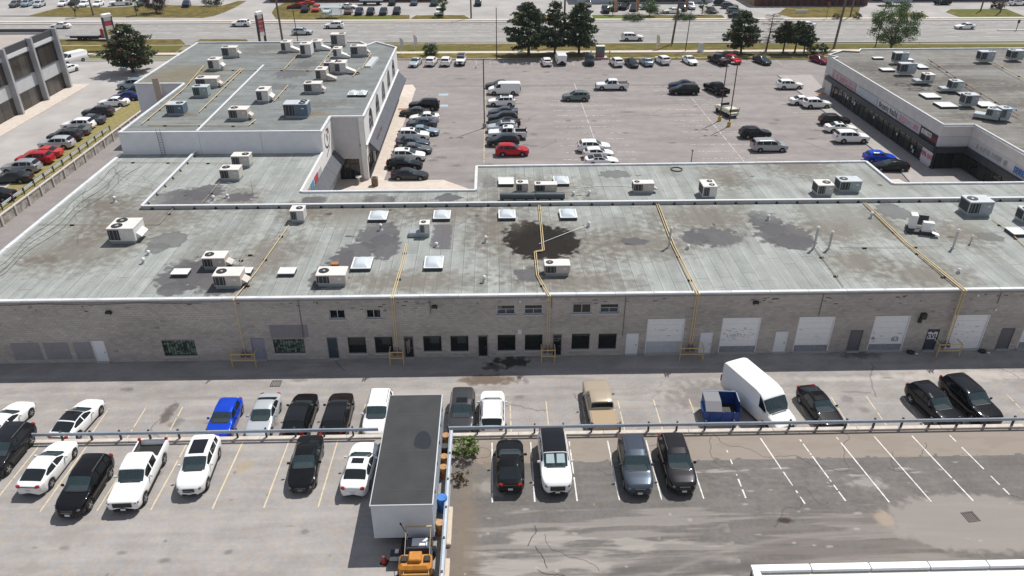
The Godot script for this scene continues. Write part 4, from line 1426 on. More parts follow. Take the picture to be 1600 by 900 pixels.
# ---------------------------------------------------------------- the place
func _ready() -> void:
	rng.seed = 11
	var cam := Camera3D.new()
	cam.name = "camera"
	cam.fov = 41.41
	cam.near = 0.3
	cam.far = 6000.0
	cam.transform = Transform3D(Basis(Vector3.UP, -0.025733) * Basis(Vector3.RIGHT, -0.519661) * Basis(Vector3.BACK, 0.000794), Vector3(0, 36.5, 0))
	add_child(cam)
	var env := Environment.new()
	env.background_mode = Environment.BG_SKY
	var sky_m := ProceduralSkyMaterial.new()
	sky_m.sky_top_color = Color(0.55, 0.585, 0.65)
	sky_m.sky_horizon_color = Color(0.80, 0.80, 0.805)
	sky_m.sky_curve = 0.12
	sky_m.sky_energy_multiplier = 1.0
	sky_m.ground_bottom_color = Color(0.3, 0.29, 0.28)
	sky_m.ground_horizon_color = Color(0.6, 0.6, 0.6)
	sky_m.sun_angle_max = 8.0
	var sk := Sky.new()
	sk.sky_material = sky_m
	env.sky = sk
	env.tonemap_mode = Environment.TONE_MAPPER_LINEAR
	env.tonemap_exposure = 1.08
	env.sdfgi_enabled = true
	env.ssao_enabled = true
	env.ssil_enabled = true
	env.fog_enabled = true
	env.fog_density = 0.00008
	env.fog_light_color = Color(0.80, 0.84, 0.88)
	var we := WorldEnvironment.new()
	we.name = "world"
	we.environment = env
	add_child(we)
	var sun := DirectionalLight3D.new()
	sun.name = "sun"
	sun.light_energy = 1.45
	sun.light_color = Color(1.0, 0.985, 0.965)
	sun.light_angular_distance = 0.5
	sun.shadow_enabled = true
	add_child(sun)
	sun.look_at_from_position(Vector3(0.40, 1.0, -0.44), Vector3.ZERO)

	_palette()
	_ground()
	_plaza()
	_tall_wing()
	_grey_block()
	_office()
	_far_buildings()
	_plants()
	_street_things()
	_yard_things()
	_roof_things()
	_cars()

# colours that several things share
func _palette() -> void:
	mat("car_glass", lin(0.012, 0.016, 0.018), 0.06)
	mat("car_dark", lin(0.012, 0.012, 0.013), 0.6)
	mat("tyre", lin(0.016, 0.016, 0.017), 0.9)
	mat("taillight", lin(0.30, 0.008, 0.010), 0.15)
	mat("coil", lin(0.035, 0.037, 0.04), 0.7)
	mat("white_metal", lin(0.74, 0.74, 0.73), 0.45)
	mat("support_block", lin(0.02, 0.02, 0.02), 0.9)
	mat("flue_steel", lin(0.5, 0.5, 0.49), 0.4, 0.5)
	mat("lamp_head", lin(0.4, 0.38, 0.34), 0.5)
	mat("sign_post", lin(0.04, 0.04, 0.045), 0.5)
	mat("shop_glass", lin(0.010, 0.013, 0.014), 0.05)
	mat("ink_pale", lin(0.30, 0.30, 0.30), 0.5)
	mat("sign_white", lin(0.66, 0.67, 0.68), 0.5)
	mat("scuff", lin(0.27, 0.28, 0.30), 0.7)
	mat("mullion_dark", lin(0.04, 0.04, 0.042), 0.4)
	mat("iron_bars", lin(0.06, 0.055, 0.05), 0.7, 0.3)
	mat("cable", lin(0.03, 0.03, 0.03), 0.7)
	mat("wall_light", lin(0.02, 0.02, 0.02), 0.5)
	mat("sign_red", lin(0.44, 0.06, 0.11), 0.5)
	mat("sign_faint", lin(0.26, 0.27, 0.28), 0.5)
	mat("poster_white", lin(0.60, 0.58, 0.62), 0.4)
	mat("office_edge", lin(0.06, 0.06, 0.065), 0.6)
	mat("office_white", lin(0.62, 0.63, 0.64), 0.5)
	mat("teal_frame", lin(0.22, 0.36, 0.38), 0.4, 0.3)
	mat("graffiti_red", lin(0.42, 0.03, 0.06), 0.6)
	mat("bollard_yellow", lin(0.46, 0.30, 0.05), 0.6)
	mat("cream_paint", lin(0.64, 0.62, 0.48), 0.4, 0.0, 0.4)
	mat("deck_black", lin(0.012, 0.012, 0.012), 0.6)
	mat("frame_tan", lin(0.45, 0.36, 0.26), 0.7)
	mat("coping_pale", lin(0.52, 0.54, 0.57), 0.35, 0.2)
	mat("pole_thin", lin(0.045, 0.045, 0.047), 0.6, 0.3)
	mat("leaf_door_white", lin(0.74, 0.76, 0.78), 0.45)
	mottled("pipe_yellow", lin(0.50, 0.34, 0.13), lin(0.66, 0.50, 0.26), 0.6, 0.05, 0.8)

func _ground() -> void:
	var concrete := mottled("concrete_walk", lin(0.50, 0.43, 0.37), lin(0.60, 0.53, 0.46), 0.85, 0.02, 0.15)
	var pale := mottled("far_asphalt", lin(0.29, 0.275, 0.262), lin(0.40, 0.38, 0.362), 0.9, 0.012, 0.03)
	var curbm := mottled("curb", lin(0.40, 0.37, 0.33), lin(0.52, 0.48, 0.43), 0.85, 0.03, 0.3)
	var s := sheet(rect_pts(-3000, 3000, -3000, 1500), -0.05, Rect2(0, 0, 40, 40))
	struct("terrain", s, mottled("terrain", lin(0.16, 0.17, 0.10), lin(0.24, 0.23, 0.16), 0.95, 0.01, 0.01), true)
	s = sheet(rect_pts(-400, 400, -420, -195.5), 0.0, Rect2(0, 0, 40, 40))
	struct("far_lot_pavement", s, pale, true)
	# rear alley
	var p := Paint.new(2048, 168, Rect2(-72, -53, 164, 13.4), Color(0.585, 0.565, 0.55), 21, 0.06, 0.03, 0.05, true, 0.05, 0.03)
	p.worn(-72, 90, -50.5, -44, Color(0.70, 0.67, 0.64), 0.35, 0.56, 4, 9.0, 0.05)
	p.worn(-40, 60, -53, -46, Color(0.50, 0.47, 0.45), 0.4, 0.58, 5, 6.0, 0.05)
	p.blob(-0.6, -49.1, 2.0, 0.62, Color(0.40, 0.35, 0.31), 0.9, 0.25, 0.5)
	p.blob(1.2, -51.6, 1.4, 0.7, Color(0.16, 0.155, 0.15), 0.75, 0.2, 0.8)
	p.blob(-0.2, -50.9, 0.9, 0.5, Color(0.2, 0.19, 0.18), 0.6, 0.3, 0.8)
	p.blob(16.8, -46.6, 3.2, 1.6, Color(0.44, 0.42, 0.405), 0.65, 0.4, 0.8)
	p.blob(30.5, -51.8, 1.3, 0.5, Color(0.3, 0.28, 0.27), 0.6, 0.4, 0.6)
	p.blob(37, -48.8, 5.0, 0.7, Color(0.72, 0.69, 0.66), 0.55, 0.4, 0.7)
	p.blob(28, -48.6, 4.0, 0.3, Color(0.72, 0.69, 0.66), 0.45, 0.4, 0.7)
	p.blob(-24.6, -45.4, 0.35, 1.1, Color(0.33, 0.30, 0.29), 0.7, 0.3, 0.8)
	for k in 26:
		p.blob(rng.randf_range(-44, 44), rng.randf_range(-50, -42), rng.randf_range(0.15, 0.6), rng.randf_range(0.1, 0.4), Color(0.4, 0.38, 0.37), 0.5, 0.5, 0.7)
	for k in 12:
		p.crack(rng.randf_range(-45, 45), rng.randf_range(-51, -43), rng.randf() * TAU, rng.randf_range(2, 6), 300 + k, Color(0.3, 0.28, 0.27), 0.5)
	s = sheet(rect_pts(-72, 92, ZF, -41.3), 0.0, p.rect)
	struct("alley_pavement", s, p.material(0.88), true)
	# front lot and side lane
	p = Paint.new(1024, 666, Rect2(-56, -160, 166, 108), Color(0.54, 0.517, 0.507), 31, 0.055, 0.03, 0.04, true, 0.04, 0.03)
	p.worn(-14, 57, -156, -84, Color(0.61, 0.58, 0.56), 0.4, 0.53, 6, 3.0, 0.03)
	p.worn(-14, 57, -156, -84, Color(0.50, 0.472, 0.462), 0.4, 0.56, 7, 5.0, 0.03)
	for k in 5:
		p.blob(rng.randf_range(0, 40), rng.randf_range(-145, -95), rng.randf_range(3, 9), rng.randf_range(0.6, 1.6), Color(0.63, 0.60, 0.58), 0.4, 0.6, 0.9)
	for k in 60:
		p.blob(rng.randf_range(-12, 54), rng.randf_range(-150, -86), rng.randf_range(0.3, 0.9), rng.randf_range(0.25, 0.5), Color(0.36, 0.34, 0.33), 0.5, 0.5, 0.6)
	p.blob(20, -137, 30, 0.5, Color(0.42, 0.40, 0.39), 0.45, 0.5, 0.5)
	p.blob(-49, -90, 2.5, 14, Color(0.50, 0.47, 0.455), 0.4, 0.5, 0.8)
	for k in 9:
		p.crack(rng.randf_range(-12, 54), rng.randf_range(-150, -86), rng.randf() * TAU, rng.randf_range(5, 16), 340 + k, Color(0.34, 0.32, 0.31), 0.4)
	s = sheet(rect_pts(-55.2, 110, -157.5, ZF), 0.0, p.rect)
	struct("front_lot_pavement", s, p.material(0.88), true)
	s = sheet(rect_pts(-400, -55.2, -157.5, -30), -0.004, Rect2(0, 0, 40, 40))
	struct("side_pavement", s, pale, true)
	s = sheet(rect_pts(110, 400, -157.5, -30), -0.004, Rect2(0, 0, 40, 40))
	struct("side_pavement", s, pale, true)
	# near lots stand a metre higher than the alley, held by the curb wall
	p = Paint.new(900, 414, Rect2(-45, -41.3, 42, 19.3), Color(0.595, 0.575, 0.56), 41, 0.05, 0.03, 0.04, true, 0.05, 0.03)
	p.worn(-45, -3, -41.3, -22, Color(0.65, 0.63, 0.61), 0.3, 0.56, 8, 4.0, 0.02)
	for k in 40:
		p.blob(rng.randf_range(-38, -9), rng.randf_range(-40, -26), rng.randf_range(0.05, 0.3), rng.randf_range(0.04, 0.18), Color(0.42, 0.40, 0.38), 0.6, 0.5, 0.6)
	for k in 6:
		p.blob(rng.randf_range(-34, -10), rng.randf_range(-40, -28), rng.randf_range(0.6, 1.8), rng.randf_range(0.4, 1.0), Color(0.54, 0.51, 0.49), 0.5, 0.5, 0.8)
	p.blob(-16.8, -38.5, 0.5, 0.5, Color(0.62, 0.55, 0.40), 0.5, 0.5, 0.9)
	s = st()
	prism(s, rect_pts(-72, -3.0, -41.25, 25), -0.04, 0.99, false)
	struct("raised_lot_edge", s, curbm)
	s = sheet(rect_pts(-72, -3.0, -41.25, 25), 1.0, p.rect)
	struct("near_lot_pavement", s, p.material(0.88), true)
	p = Paint.new(1500, 556, Rect2(-3, -41.3, 52, 19.3), Color(0.425, 0.41, 0.396), 51, 0.06, 0.05, 0.05, true, 0.07, 0.02)
	p.patch(-3, 49, -41.3, -38.35, Color(0.575, 0.535, 0.495), 0.9, 1.0)
	p.worn(-3, 49, -41.3, -38.3, Color(0.53, 0.49, 0.45), 0.5, 0.5, 9, 3.0, 0.03)
	p.worn(12, 30, -38.5, -33.5, Color(0.50, 0.475, 0.455), 0.35, 0.50, 12, 2.0, 0.06)
	p.worn(-2, 49, -34.2, -22, Color(0.58, 0.555, 0.535), 0.6, 0.46, 13, 12.0, 0.035)
	p.worn(-2, 14, -32.8, -22, Color(0.63, 0.605, 0.58), 0.7, 0.49, 14, 5.0, 0.025)
	p.worn(14, 49, -33.8, -22, Color(0.455, 0.43, 0.415), 0.7, 0.44, 15, 16.0, 0.05)
	p.worn(12, 30, -37.6, -36.6, Color(0.68, 0.66, 0.64), 0.6, 0.50, 16, 5.0, 0.06)
	p.arc(11.0, -17.5, 12.6, 0.55, -2.2, -1.2, Color(0.37, 0.355, 0.345), 0.7)
	p.arc(15.0, -8.0, 19.5, 0.5, -2.4, -1.1, Color(0.36, 0.34, 0.33), 0.8)
	p.arc(15.0, -8.0, 21.6, 0.35, -2.4, -1.2, Color(0.36, 0.34, 0.33), 0.6)
	p.arc(22, -2, 30.0, 0.25, -2.2, -1.0, Color(0.56, 0.535, 0.515), 0.5)
	p.arc(22, -2, 28.2, 0.2, -2.2, -1.0, Color(0.55, 0.53, 0.51), 0.4)
	p.blob(29.1, -32.6, 5.4, 2.3, Color(0.565, 0.54, 0.52), 0.85, 0.08, 0.16)
	p.blob(23.6, -33.0, 0.7, 0.6, Color(0.62, 0.56, 0.5), 0.8, 0.3, 0.5)
	p.blob(0.2, -38.7, 1.5, 1.0, Color(0.52, 0.47, 0.42), 0.7, 0.4, 0.7)
	p.blob(-0.4, -36.2, 1.0, 0.6, Color(0.62, 0.59, 0.56), 0.6, 0.4, 0.9)
	p.blob(-2.1, -30.0, 0.8, 8.0, Color(0.47, 0.42, 0.37), 0.75, 0.5, 0.5)
	p.blob(24.0, -36.0, 1.0, 0.5, Color(0.62, 0.60, 0.58), 0.7, 0.5, 0.9)
	p.blob(17.5, -33.0, 0.5, 0.2, Color(0.18, 0.13, 0.12), 0.7, 0.4, 0.5)
	for k in 13:
		p.crack(rng.randf_range(-2, 44), rng.randf_range(-41, -27), rng.randf_range(-0.5, 0.5) + (0.0 if k % 2 else PI * 0.5), rng.randf_range(1.5, 6), 400 + k, Color(0.2, 0.18, 0.17), 0.65)
	for k in 4:
		p.crack(2.2, -33.0 + k * 1.6, 1.5, 1.8, 460 + k, Color(0.1, 0.09, 0.085), 0.9)
	p.crack(9, -39.4, 0.03, 34, 470, Color(0.25, 0.23, 0.22), 0.8)
	p.crack(-2, -39.9, 0.0, 40, 471, Color(0.25, 0.23, 0.22), 0.7)
	for k in 60:
		p.blob(rng.randf_range(-2, 44), rng.randf_range(-38, -26), rng.randf_range(0.04, 0.22), rng.randf_range(0.03, 0.1), Color(0.66, 0.64, 0.61), 0.6, 0.5, 0.8)
	s = st()
	prism(s, rect_pts(-3.0, 92, -41.25, 25), -0.04, 0.99, false)
	struct("raised_lot_edge", s, curbm)
	s = sheet(rect_pts(-3.0, 92, -41.25, 25), 1.0, p.rect)
	struct("old_lot_pavement", s, p.material(0.88), true)
	# street
	p = Paint.new(1400, 110, Rect2(-150, -195.5, 300, 24), Color(0.57, 0.56, 0.548), 61, 0.05, 0.03, 0.07, true, 0.03, 0.01)
	for k in 6:
		p.blob(0, -193.5 + k * 3.9, 260, 0.35, Color(0.51, 0.50, 0.49), 0.35, 0.7, 0.3)
	s = sheet(rect_pts(-400, 400, -195.5, -171.5), 0.004, p.rect)
	struct("street", s, p.material(0.85), true)
	var white := mottled("road_paint", lin(0.55, 0.54, 0.52), lin(0.72, 0.71, 0.69), 0.7, 0.04, 0.5)
	var dashes: Array = [[-176.9, 3.4, 9.3, 0.0], [-181.0, 3.2, 9.3, 3.0], [-185.2, 3.4, 9.3, 5.0], [-189.6, 2.6, 9.3, 1.0], [-193.1, 0.9, 3.0, 0.5]]
	for d: Array in dashes:
		var x: float = -120.0 + d[3]
		while x < 145.0:
			s = sheet(rect_pts(x, x + d[1], d[0] - 0.08, d[0] + 0.08), 0.010, Rect2(0, 0, 10, 10))
			struct("lane_marking", s, white, true)
			x += d[2]
	# walks and kerbs along the street
	for z: Array in [[-199.6, -198.0], [-164.1, -162.3]]:
		s = st()
		prism(s, rect_pts(-300, 300, z[0], z[1]), -0.02, 0.13)
		struct("sidewalk", s, concrete)
	for z: Array in [[-196.0, -195.5], [-171.5, -171.1], [-157.6, -157.3]]:
		s = st()
		prism(s, rect_pts(-300, 300, z[0], z[1]), -0.02, 0.14)
		struct("kerb", s, curbm)
	# walkways round the plaza
	s = st()
	prism(s, PackedVector2Array([Vector2(-16.6, -137.4), Vector2(-14.4, -137.9), Vector2(-13.6, -135.0), Vector2(-14.0, -91.6), Vector2(-6.4, -91.6), Vector2(-3.2, -88.6), Vector2(-1.95, -86.5), Vector2(-1.95, -74.0), Vector2(-20.0, -74.0), Vector2(-20.0, -92.0), Vector2(-16.6, -92.0)]), -0.02, 0.13)
	struct("sidewalk", s, concrete)
	s = st()
	prism(s, PackedVector2Array([Vector2(42.5, -82.6), Vector2(47.8, -90.3), Vector2(52.0, -90.5), Vector2(52.6, -88.0), Vector2(58.0, -86.5), Vector2(62.0, -84.0), Vector2(62.0, -74.8), Vector2(42.5, -74.8)]), -0.02, 0.13)
	struct("sidewalk", s, concrete)
	s = st()
	prism(s, PackedVector2Array([Vector2(53.6, -143.0), Vector2(60.0, -143.0), Vector2(58.4, -131.0), Vector2(58.4, -94.2), Vector2(62.0, -94.2), Vector2(62.0, -84.1), Vector2(58.0, -86.6), Vector2(52.7, -88.1), Vector2(53.6, -94.0)]), -0.02, 0.13)
	struct("sidewalk", s, mottled("grey_walk", lin(0.29, 0.265, 0.25), lin(0.37, 0.34, 0.32), 0.85, 0.02, 0.15))
	# orange tactile pads
	for q: Array in [[-14.6, -122.6, 1.6, 1.0], [-5.2, -87.4, 2.2, 0.9], [56.9, -130.0, 1.5, 1.2]]:
		s = sheet(rect_pts(q[0] - q[2] * 0.5, q[0] + q[2] * 0.5, q[1] - q[3] * 0.5, q[1] + q[3] * 0.5), 0.136, Rect2(0, 0, 1, 1))
		struct("tactile_pad", s, mat("tactile", lin(0.42, 0.15, 0.06), 0.8), true)
	# accessible bays
	for q: Array in [[-8.5, -131.5], [-8.2, -124.9]]:
		s = sheet(rect_pts(q[0] - 0.8, q[0] + 0.8, q[1] - 0.6, q[1] + 0.6), 0.010, Rect2(0, 0, 1, 1))
		struct("bay_marking", s, mat("bay_blue", lin(0.32, 0.43, 0.48), 0.8), true)
	# parking lines: pale yellow in the alley and left lot, white in the old lot
	var yellow := mottled("line_yellow", lin(0.52, 0.42, 0.27), lin(0.66, 0.57, 0.40), 0.8, 0.05, 0.6)
	for k in range(-14, 16):
		var x := 3.8 + 2.755 * k
		line(Vector2(x, -46.25), Vector2(x, -41.4), 0.10, 0.006, yellow, 0.12)
	for x: float in [-11.05, -14.42, -17.6, -21.4, -24.7, -28.2, -31.5, -35.0]:
		line(Vector2(x, -41.0), Vector2(x - 0.15, -34.8), 0.11, 1.006, yellow, 0.02)
	for k in 13:
		var x := -0.33 + 2.675 * k
		var slant := 0.0 if k < 7 else 0.9
		line(Vector2(x, -40.5), Vector2(x + slant, -34.3 - (0.6 if k < 7 else 0.0)), 0.11, 1.006, white, 0.03 if (k < 6 or k == 9 or k == 10 or k == 11) else 0.30)
	for k in 14:
		var z := -134.0 + k * 2.85
		line(Vector2(-13.5, z), Vector2(-8.4, z), 0.10, 0.008, yellow, 0.35)
		line(Vector2(-1.3, z), Vector2(4.2, z), 0.10, 0.008, yellow, 0.5)
		line(Vector2(48.4, z), Vector2(53.3, z), 0.10, 0.008, yellow, 0.4)
	for k in 15:
		var z := -136.0 + k * 2.85
		line(Vector2(9.6, z), Vector2(14.8, z), 0.10, 0.008, white, 0.6)
		line(Vector2(14.9, z), Vector2(20.0, z), 0.10, 0.008, white, 0.55)
		line(Vector2(28.4, z), Vector2(34.0, z), 0.10, 0.008, white, 0.5)
		line(Vector2(34.1, z), Vector2(39.5, z), 0.10, 0.008, white, 0.5)
	for x: float in [-1.3, 14.85, 34.05]:
		line(Vector2(x, -138), Vector2(x, -92), 0.10, 0.009, yellow if x < 0 else white, 0.3)
	for k in 26:
		var x := -11.5 + k * 2.75
		line(Vector2(x, -157.0), Vector2(x + 0.1, -151.6), 0.10, 0.008, white, 0.4)
	# drain grates
	for q: Array in [["alley", -17.4, -49.0, 0.02], ["old", 29.1, -33.0, 1.02], ["front", 14.0, -107.5, 0.02], ["far", 22.0, -93.0, 0.02]]:
		var o := thing("drain_grate", {"alley": "square iron drain grate in the alley near the shade edge", "old": "square iron drain grate in the pale round concrete patch", "front": "dark drain grate in the middle of the front lot", "far": "small dark drain cover in the front lot near the roof edge"}[q[0]], "drain", Vector3(q[1], q[3] - 0.012, q[2]), 8.0 if q[0] == "old" else 0.0)
		var f := st()
		for e: Array in [[0, -0.36, 0.8, 0.08], [0, 0.36, 0.8, 0.08], [-0.36, 0, 0.08, 0.64], [0.36, 0, 0.08, 0.64]]:
			box(f, Vector3(e[0], 0.01, e[1]), Vector3(e[2], 0.03, e[3]))
		part("frame", f, mat("iron", lin(0.10, 0.085, 0.08), 0.7, 0.3), o)
		f = st()
		for i in 5:
			box(f, Vector3(-0.24 + i * 0.12, 0.006, 0), Vector3(0.05, 0.022, 0.64))
		part("bars", f, mat("iron_bars"), o).set_meta("kind", "stuff")
	# grass
	p = Paint.new(1024, 300, Rect2(-140, -236, 300, 82), Color(0.40, 0.36, 0.20), 71, 0.22, 0.10, 0.10, true, 0.14, 0.08)
	p.worn(-140, 160, -176, -154, Color(0.36, 0.36, 0.17), 0.7, 0.50, 18, 6.0, 0.03)
	p.worn(20, 70, -212, -198, Color(0.33, 0.40, 0.15), 0.9, 0.40, 19, 3.0, 0.03)
	p.worn(110, 160, -215, -198, Color(0.34, 0.38, 0.16), 0.9, 0.40, 20, 3.0, 0.03)
	p.worn(-40, 15, -212, -198, Color(0.33, 0.40, 0.14), 0.9, 0.45, 21, 3.0, 0.03)
	mats["grass"] = p.material(0.95)
	lawns(p.rect)

func line(a: Vector2, b: Vector2, w: float, y: float, m: Material, worn: float) -> void:
	# worn markings break up into pieces
	var d := (b - a).normalized()
	var n := Vector2(-d.y, d.x) * w * 0.5
	var s := st()
	var len_ := a.distance_to(b)
	var t := 0.0
	while t < len_:
		var step := rng.randf_range(0.10, 0.35) if worn > 0.015 else len_
		var e := minf(t + step, len_)
		if rng.randf() >= worn:
			var k := 1.0 if worn < 0.015 else rng.randf_range(0.6, 1.0)
			for q: Vector2 in [a + d * t - n * k, a + d * e - n * k, a + d * e + n * k, a + d * t - n * k, a + d * e + n * k, a + d * t + n * k]:
				s.set_normal(Vector3.UP)
				s.add_vertex(Vector3(q.x, y, q.y))
		t = e
	struct("parking_line", s, m, true)

func lawns(rect: Rect2) -> void:
	var i := 0
	for pts: Array in LAWNS:
		var flat := PackedVector2Array(pts)
		var s := sheet(flat, 0.10 if i != 99 else 0.1, rect)
		struct("lawn", s, mats["grass"], true)
		s = st()
		prism(s, flat, -0.02, 0.095, false)
		struct("kerb", s, mats["curb"])
		i += 1

func _plaza() -> void:
	low = thing("warehouse_plaza", "long low flat-roofed building with grey brown block wall, loading doors and grey green roof", "building")
	# roof
	var p := Paint.new(1900, 545, Rect2(-43.5, -86.2, 118.5, 34), Color(0.575, 0.587, 0.572), 81, 0.065, 0.035, 0.07, false, 0.045, 0.012)
	p.rolls(1.02, false, 0.04, 0.80, 5, 9.0)
	for b: Array in STAINS:
		var k: String = b[0]
		match k:
			"brown": p.blob(b[1], b[2], b[3], b[4], Color(0.40, 0.37, 0.335), 0.62, 0.55, 0.75)
			"tar": p.blob(b[1], b[2], b[3] * 0.95, b[4] * 0.95, Color(0.345, 0.34, 0.35), 0.85, 0.13, 0.38, 0.10)
			"tarbox": p.patch(b[1] - b[3], b[1] + b[3], b[2] - b[4], b[2] + b[4], Color(0.36, 0.35, 0.36), 0.8, 0.3)
			"spill": p.blob(b[1], b[2], b[3], b[4], Color(0.40, 0.405, 0.40), 0.75, 0.06, 0.3, 0.1)
			"wet": p.blob(b[1], b[2], b[3], b[4], Color(0.135, 0.12, 0.105), 0.95, 0.10, 0.30, 0.15)
	for k in 60:
		p.blob(rng.randf_range(-43, 60), rng.randf_range(-80, -53), rng.randf_range(0.3, 1.6), rng.randf_range(0.6, 3.0), Color(0.42, 0.405, 0.375), 0.35, 0.6, 0.8)
	for k in 26:
		p.blob(rng.randf_range(-43, 60), rng.randf_range(-80, -53), rng.randf_range(0.5, 2.0), rng.randf_range(1.0, 4.0), Color(0.57, 0.58, 0.56), 0.45, 0.6, 0.8)
	for k in 18:
		p.blob(rng.randf_range(-35, 50), rng.randf_range(-80, -53), rng.randf_range(0.15, 0.4), rng.randf_range(0.1, 0.3), Color(0.25, 0.24, 0.23), 0.7, 0.3, 0.5)
	for k in 8:
		p.crack(-42.6 + k * 0.3, -84 + k * 1.2, 1.6, 16, 500 + k, Color(0.33, 0.31, 0.29), 0.6)
	var pts := PackedVector2Array([Vector2(-43.4, ZF - 0.15), Vector2(75, ZF - 0.15), Vector2(75, -74.7), Vector2(42.4, -74.7), Vector2(42.4, -81.4), Vector2(-1.9, -80.9), Vector2(-1.9, -73.95), Vector2(-20.0, -73.95), Vector2(-20.0, -86.15), Vector2(-43.4, -86.15)])
	part_uv("roof", sheet(pts, LOW, p.rect), p.material(0.86), low)
	# walls except the block wall
	var s := st()
	var wp: Array = [[Vector2(75, ZF - 0.2), Vector2(75, -74.7)], [Vector2(75, -74.7), Vector2(42.4, -74.7)], [Vector2(42.4, -74.7), Vector2(42.4, -81.4)], [Vector2(42.4, -81.4), Vector2(-1.9, -80.9)], [Vector2(-1.9, -80.9), Vector2(-1.9, -73.95)], [Vector2(-1.9, -73.95), Vector2(-20, -73.95)], [Vector2(-43.4, -86.15), Vector2(-43.4, ZF - 0.2)]]
	for q: Array in wp:
		var a: Vector2 = q[0]
		var b: Vector2 = q[1]
		s = st()
		quad(s, Vector3(a.x, 0, a.y), Vector3(b.x, 0, b.y), Vector3(b.x, LOW + 0.1, b.y), Vector3(a.x, LOW + 0.1, a.y))
		part("side_wall", s, mottled("side_wall", lin(0.26, 0.24, 0.225), lin(0.33, 0.31, 0.29), 0.9, 0.03, 0.3), low)
	facade_items()
	block_wall(-43.4, 75.0, 5.8)
	wall_patch(-39.3, -37.0, 0.35, 1.98, 0.25)
	wall_patch(-36.7, -34.7, 0.35, 1.98, 0.25)
	wall_patch(-34.3, -32.9, 0.35, 1.98, 0.26)
	wall_patch(-18.25, -15.2, 2.2, 3.4, 0.215)
	# coping round the roof
	coping(low, [Vector2(-43.4, -86.0), Vector2(-43.4, ZF - 0.1), Vector2(75, ZF - 0.1)], LOW - 0.02, 0.34, 0.15)
	coping(low, [Vector2(75, -74.7), Vector2(42.4, -74.7), Vector2(42.4, -81.4), Vector2(-1.9, -80.9), Vector2(-1.9, -73.95), Vector2(-19.9, -73.95)], LOW - 0.02, 0.30, 0.22)
	divider(low, Vector2(-34.75, -70.15), Vector2(75, -70.15), LOW, 1.0)
	divider(low, Vector2(-34.75, -86.1), Vector2(-34.75, -70.2), LOW, -1.0)
	# drip stains and downpipes on the wall
	for q: Array in [[-15.6, 2.1, 5.7], [10.45, 1.9, 5.7], [26.4, 3.6, 5.7], [-5.2, 4.3, 5.6], [4.5, 4.7, 5.7], [40.9, 4.6, 5.6]]:
		s = st()
		tube(s, Vector3(q[0], q[1], ZF + 0.045), Vector3(q[0], q[2], ZF + 0.045), 0.025, 0.025, 6)
		part("conduit", s, mat("conduit", lin(0.14, 0.12, 0.11), 0.7), low)
	s = st()
	var pa := Vector3(-43, 5.6, ZF + 0.04)
	for k in 22:
		var pb := Vector3(-43 + (k + 1) * 0.9, 5.68 - 0.14 * absf(sin((k + 1) * 0.38)), ZF + 0.04)
		tube(s, pa, pb, 0.016, 0.016, 4, false)
		pa = pb
	part("sagging_cable", s, mat("cable"), low)
	for q: Array in [[-30.6, 4.86, 0], [-4.85, 5.0, 0], [21.0, 5.03, 0], [39.0, 5.5, 1], [2.0, 5.45, 1], [40.9, 4.1, 1]]:
		s = st()
		if q[2] == 0:
			soft_box(s, Vector3(q[0], q[1], ZF + 0.15), Vector3(0.46, 0.28, 0.30), 0.06)
			var o := part("wall_light", s, mat("wall_light"), low)
			s = st()
			box(s, Vector3(q[0], q[1] - 0.11, ZF + 0.27), Vector3(0.34, 0.10, 0.10))
			part("lens", s, mat("lens", lin(0.4, 0.38, 0.35), 0.3), o)
		else:
			tube(s, Vector3(q[0], q[1], ZF), Vector3(q[0], q[1] - 0.05, ZF + 0.2), 0.07, 0.10, 8)
			part("wall_light", s, mat("white_metal"), low)
	s = st()
	box(s, Vector3(35.05, 3.55, ZF + 0.16), Vector3(0.42, 0.50, 0.32))
	box(s, Vector3(34.9, 3.1, ZF + 0.10), Vector3(0.24, 0.42, 0.2))
	part("vent_box", s, mat("wall_light"), low)
	s = st()
	box(s, Vector3(1.98, 2.46, ZF + 0.03), Vector3(0.32, 0.46, 0.03))
	part("notice_board", s, mat("sign_white"), low)
	# dark weep stains: missing mortar and spalls are shallow chips
	s = st()
	rng.seed = 71
	for k in 70:
		var x := rng.randf_range(-42, 48)
		var y := 5.5 - absf(rng.randfn()) * 0.28
		if k < 22: x = [-5.9, 27.3, 22.0, 32.6, -9.0][k % 5] + rng.randfn() * 0.35
		if k < 22: y = 5.4 - absf(rng.randfn()) * 0.5
		box(s, Vector3(x, y, ZF + 0.006), Vector3(rng.randf_range(0.1, 0.4), rng.randf_range(0.03, 0.10), 0.008))
	part("dark_spalls", s, mat("spall", lin(0.085, 0.072, 0.065), 0.95), low).set_meta("kind", "stuff")
	skylights_low()

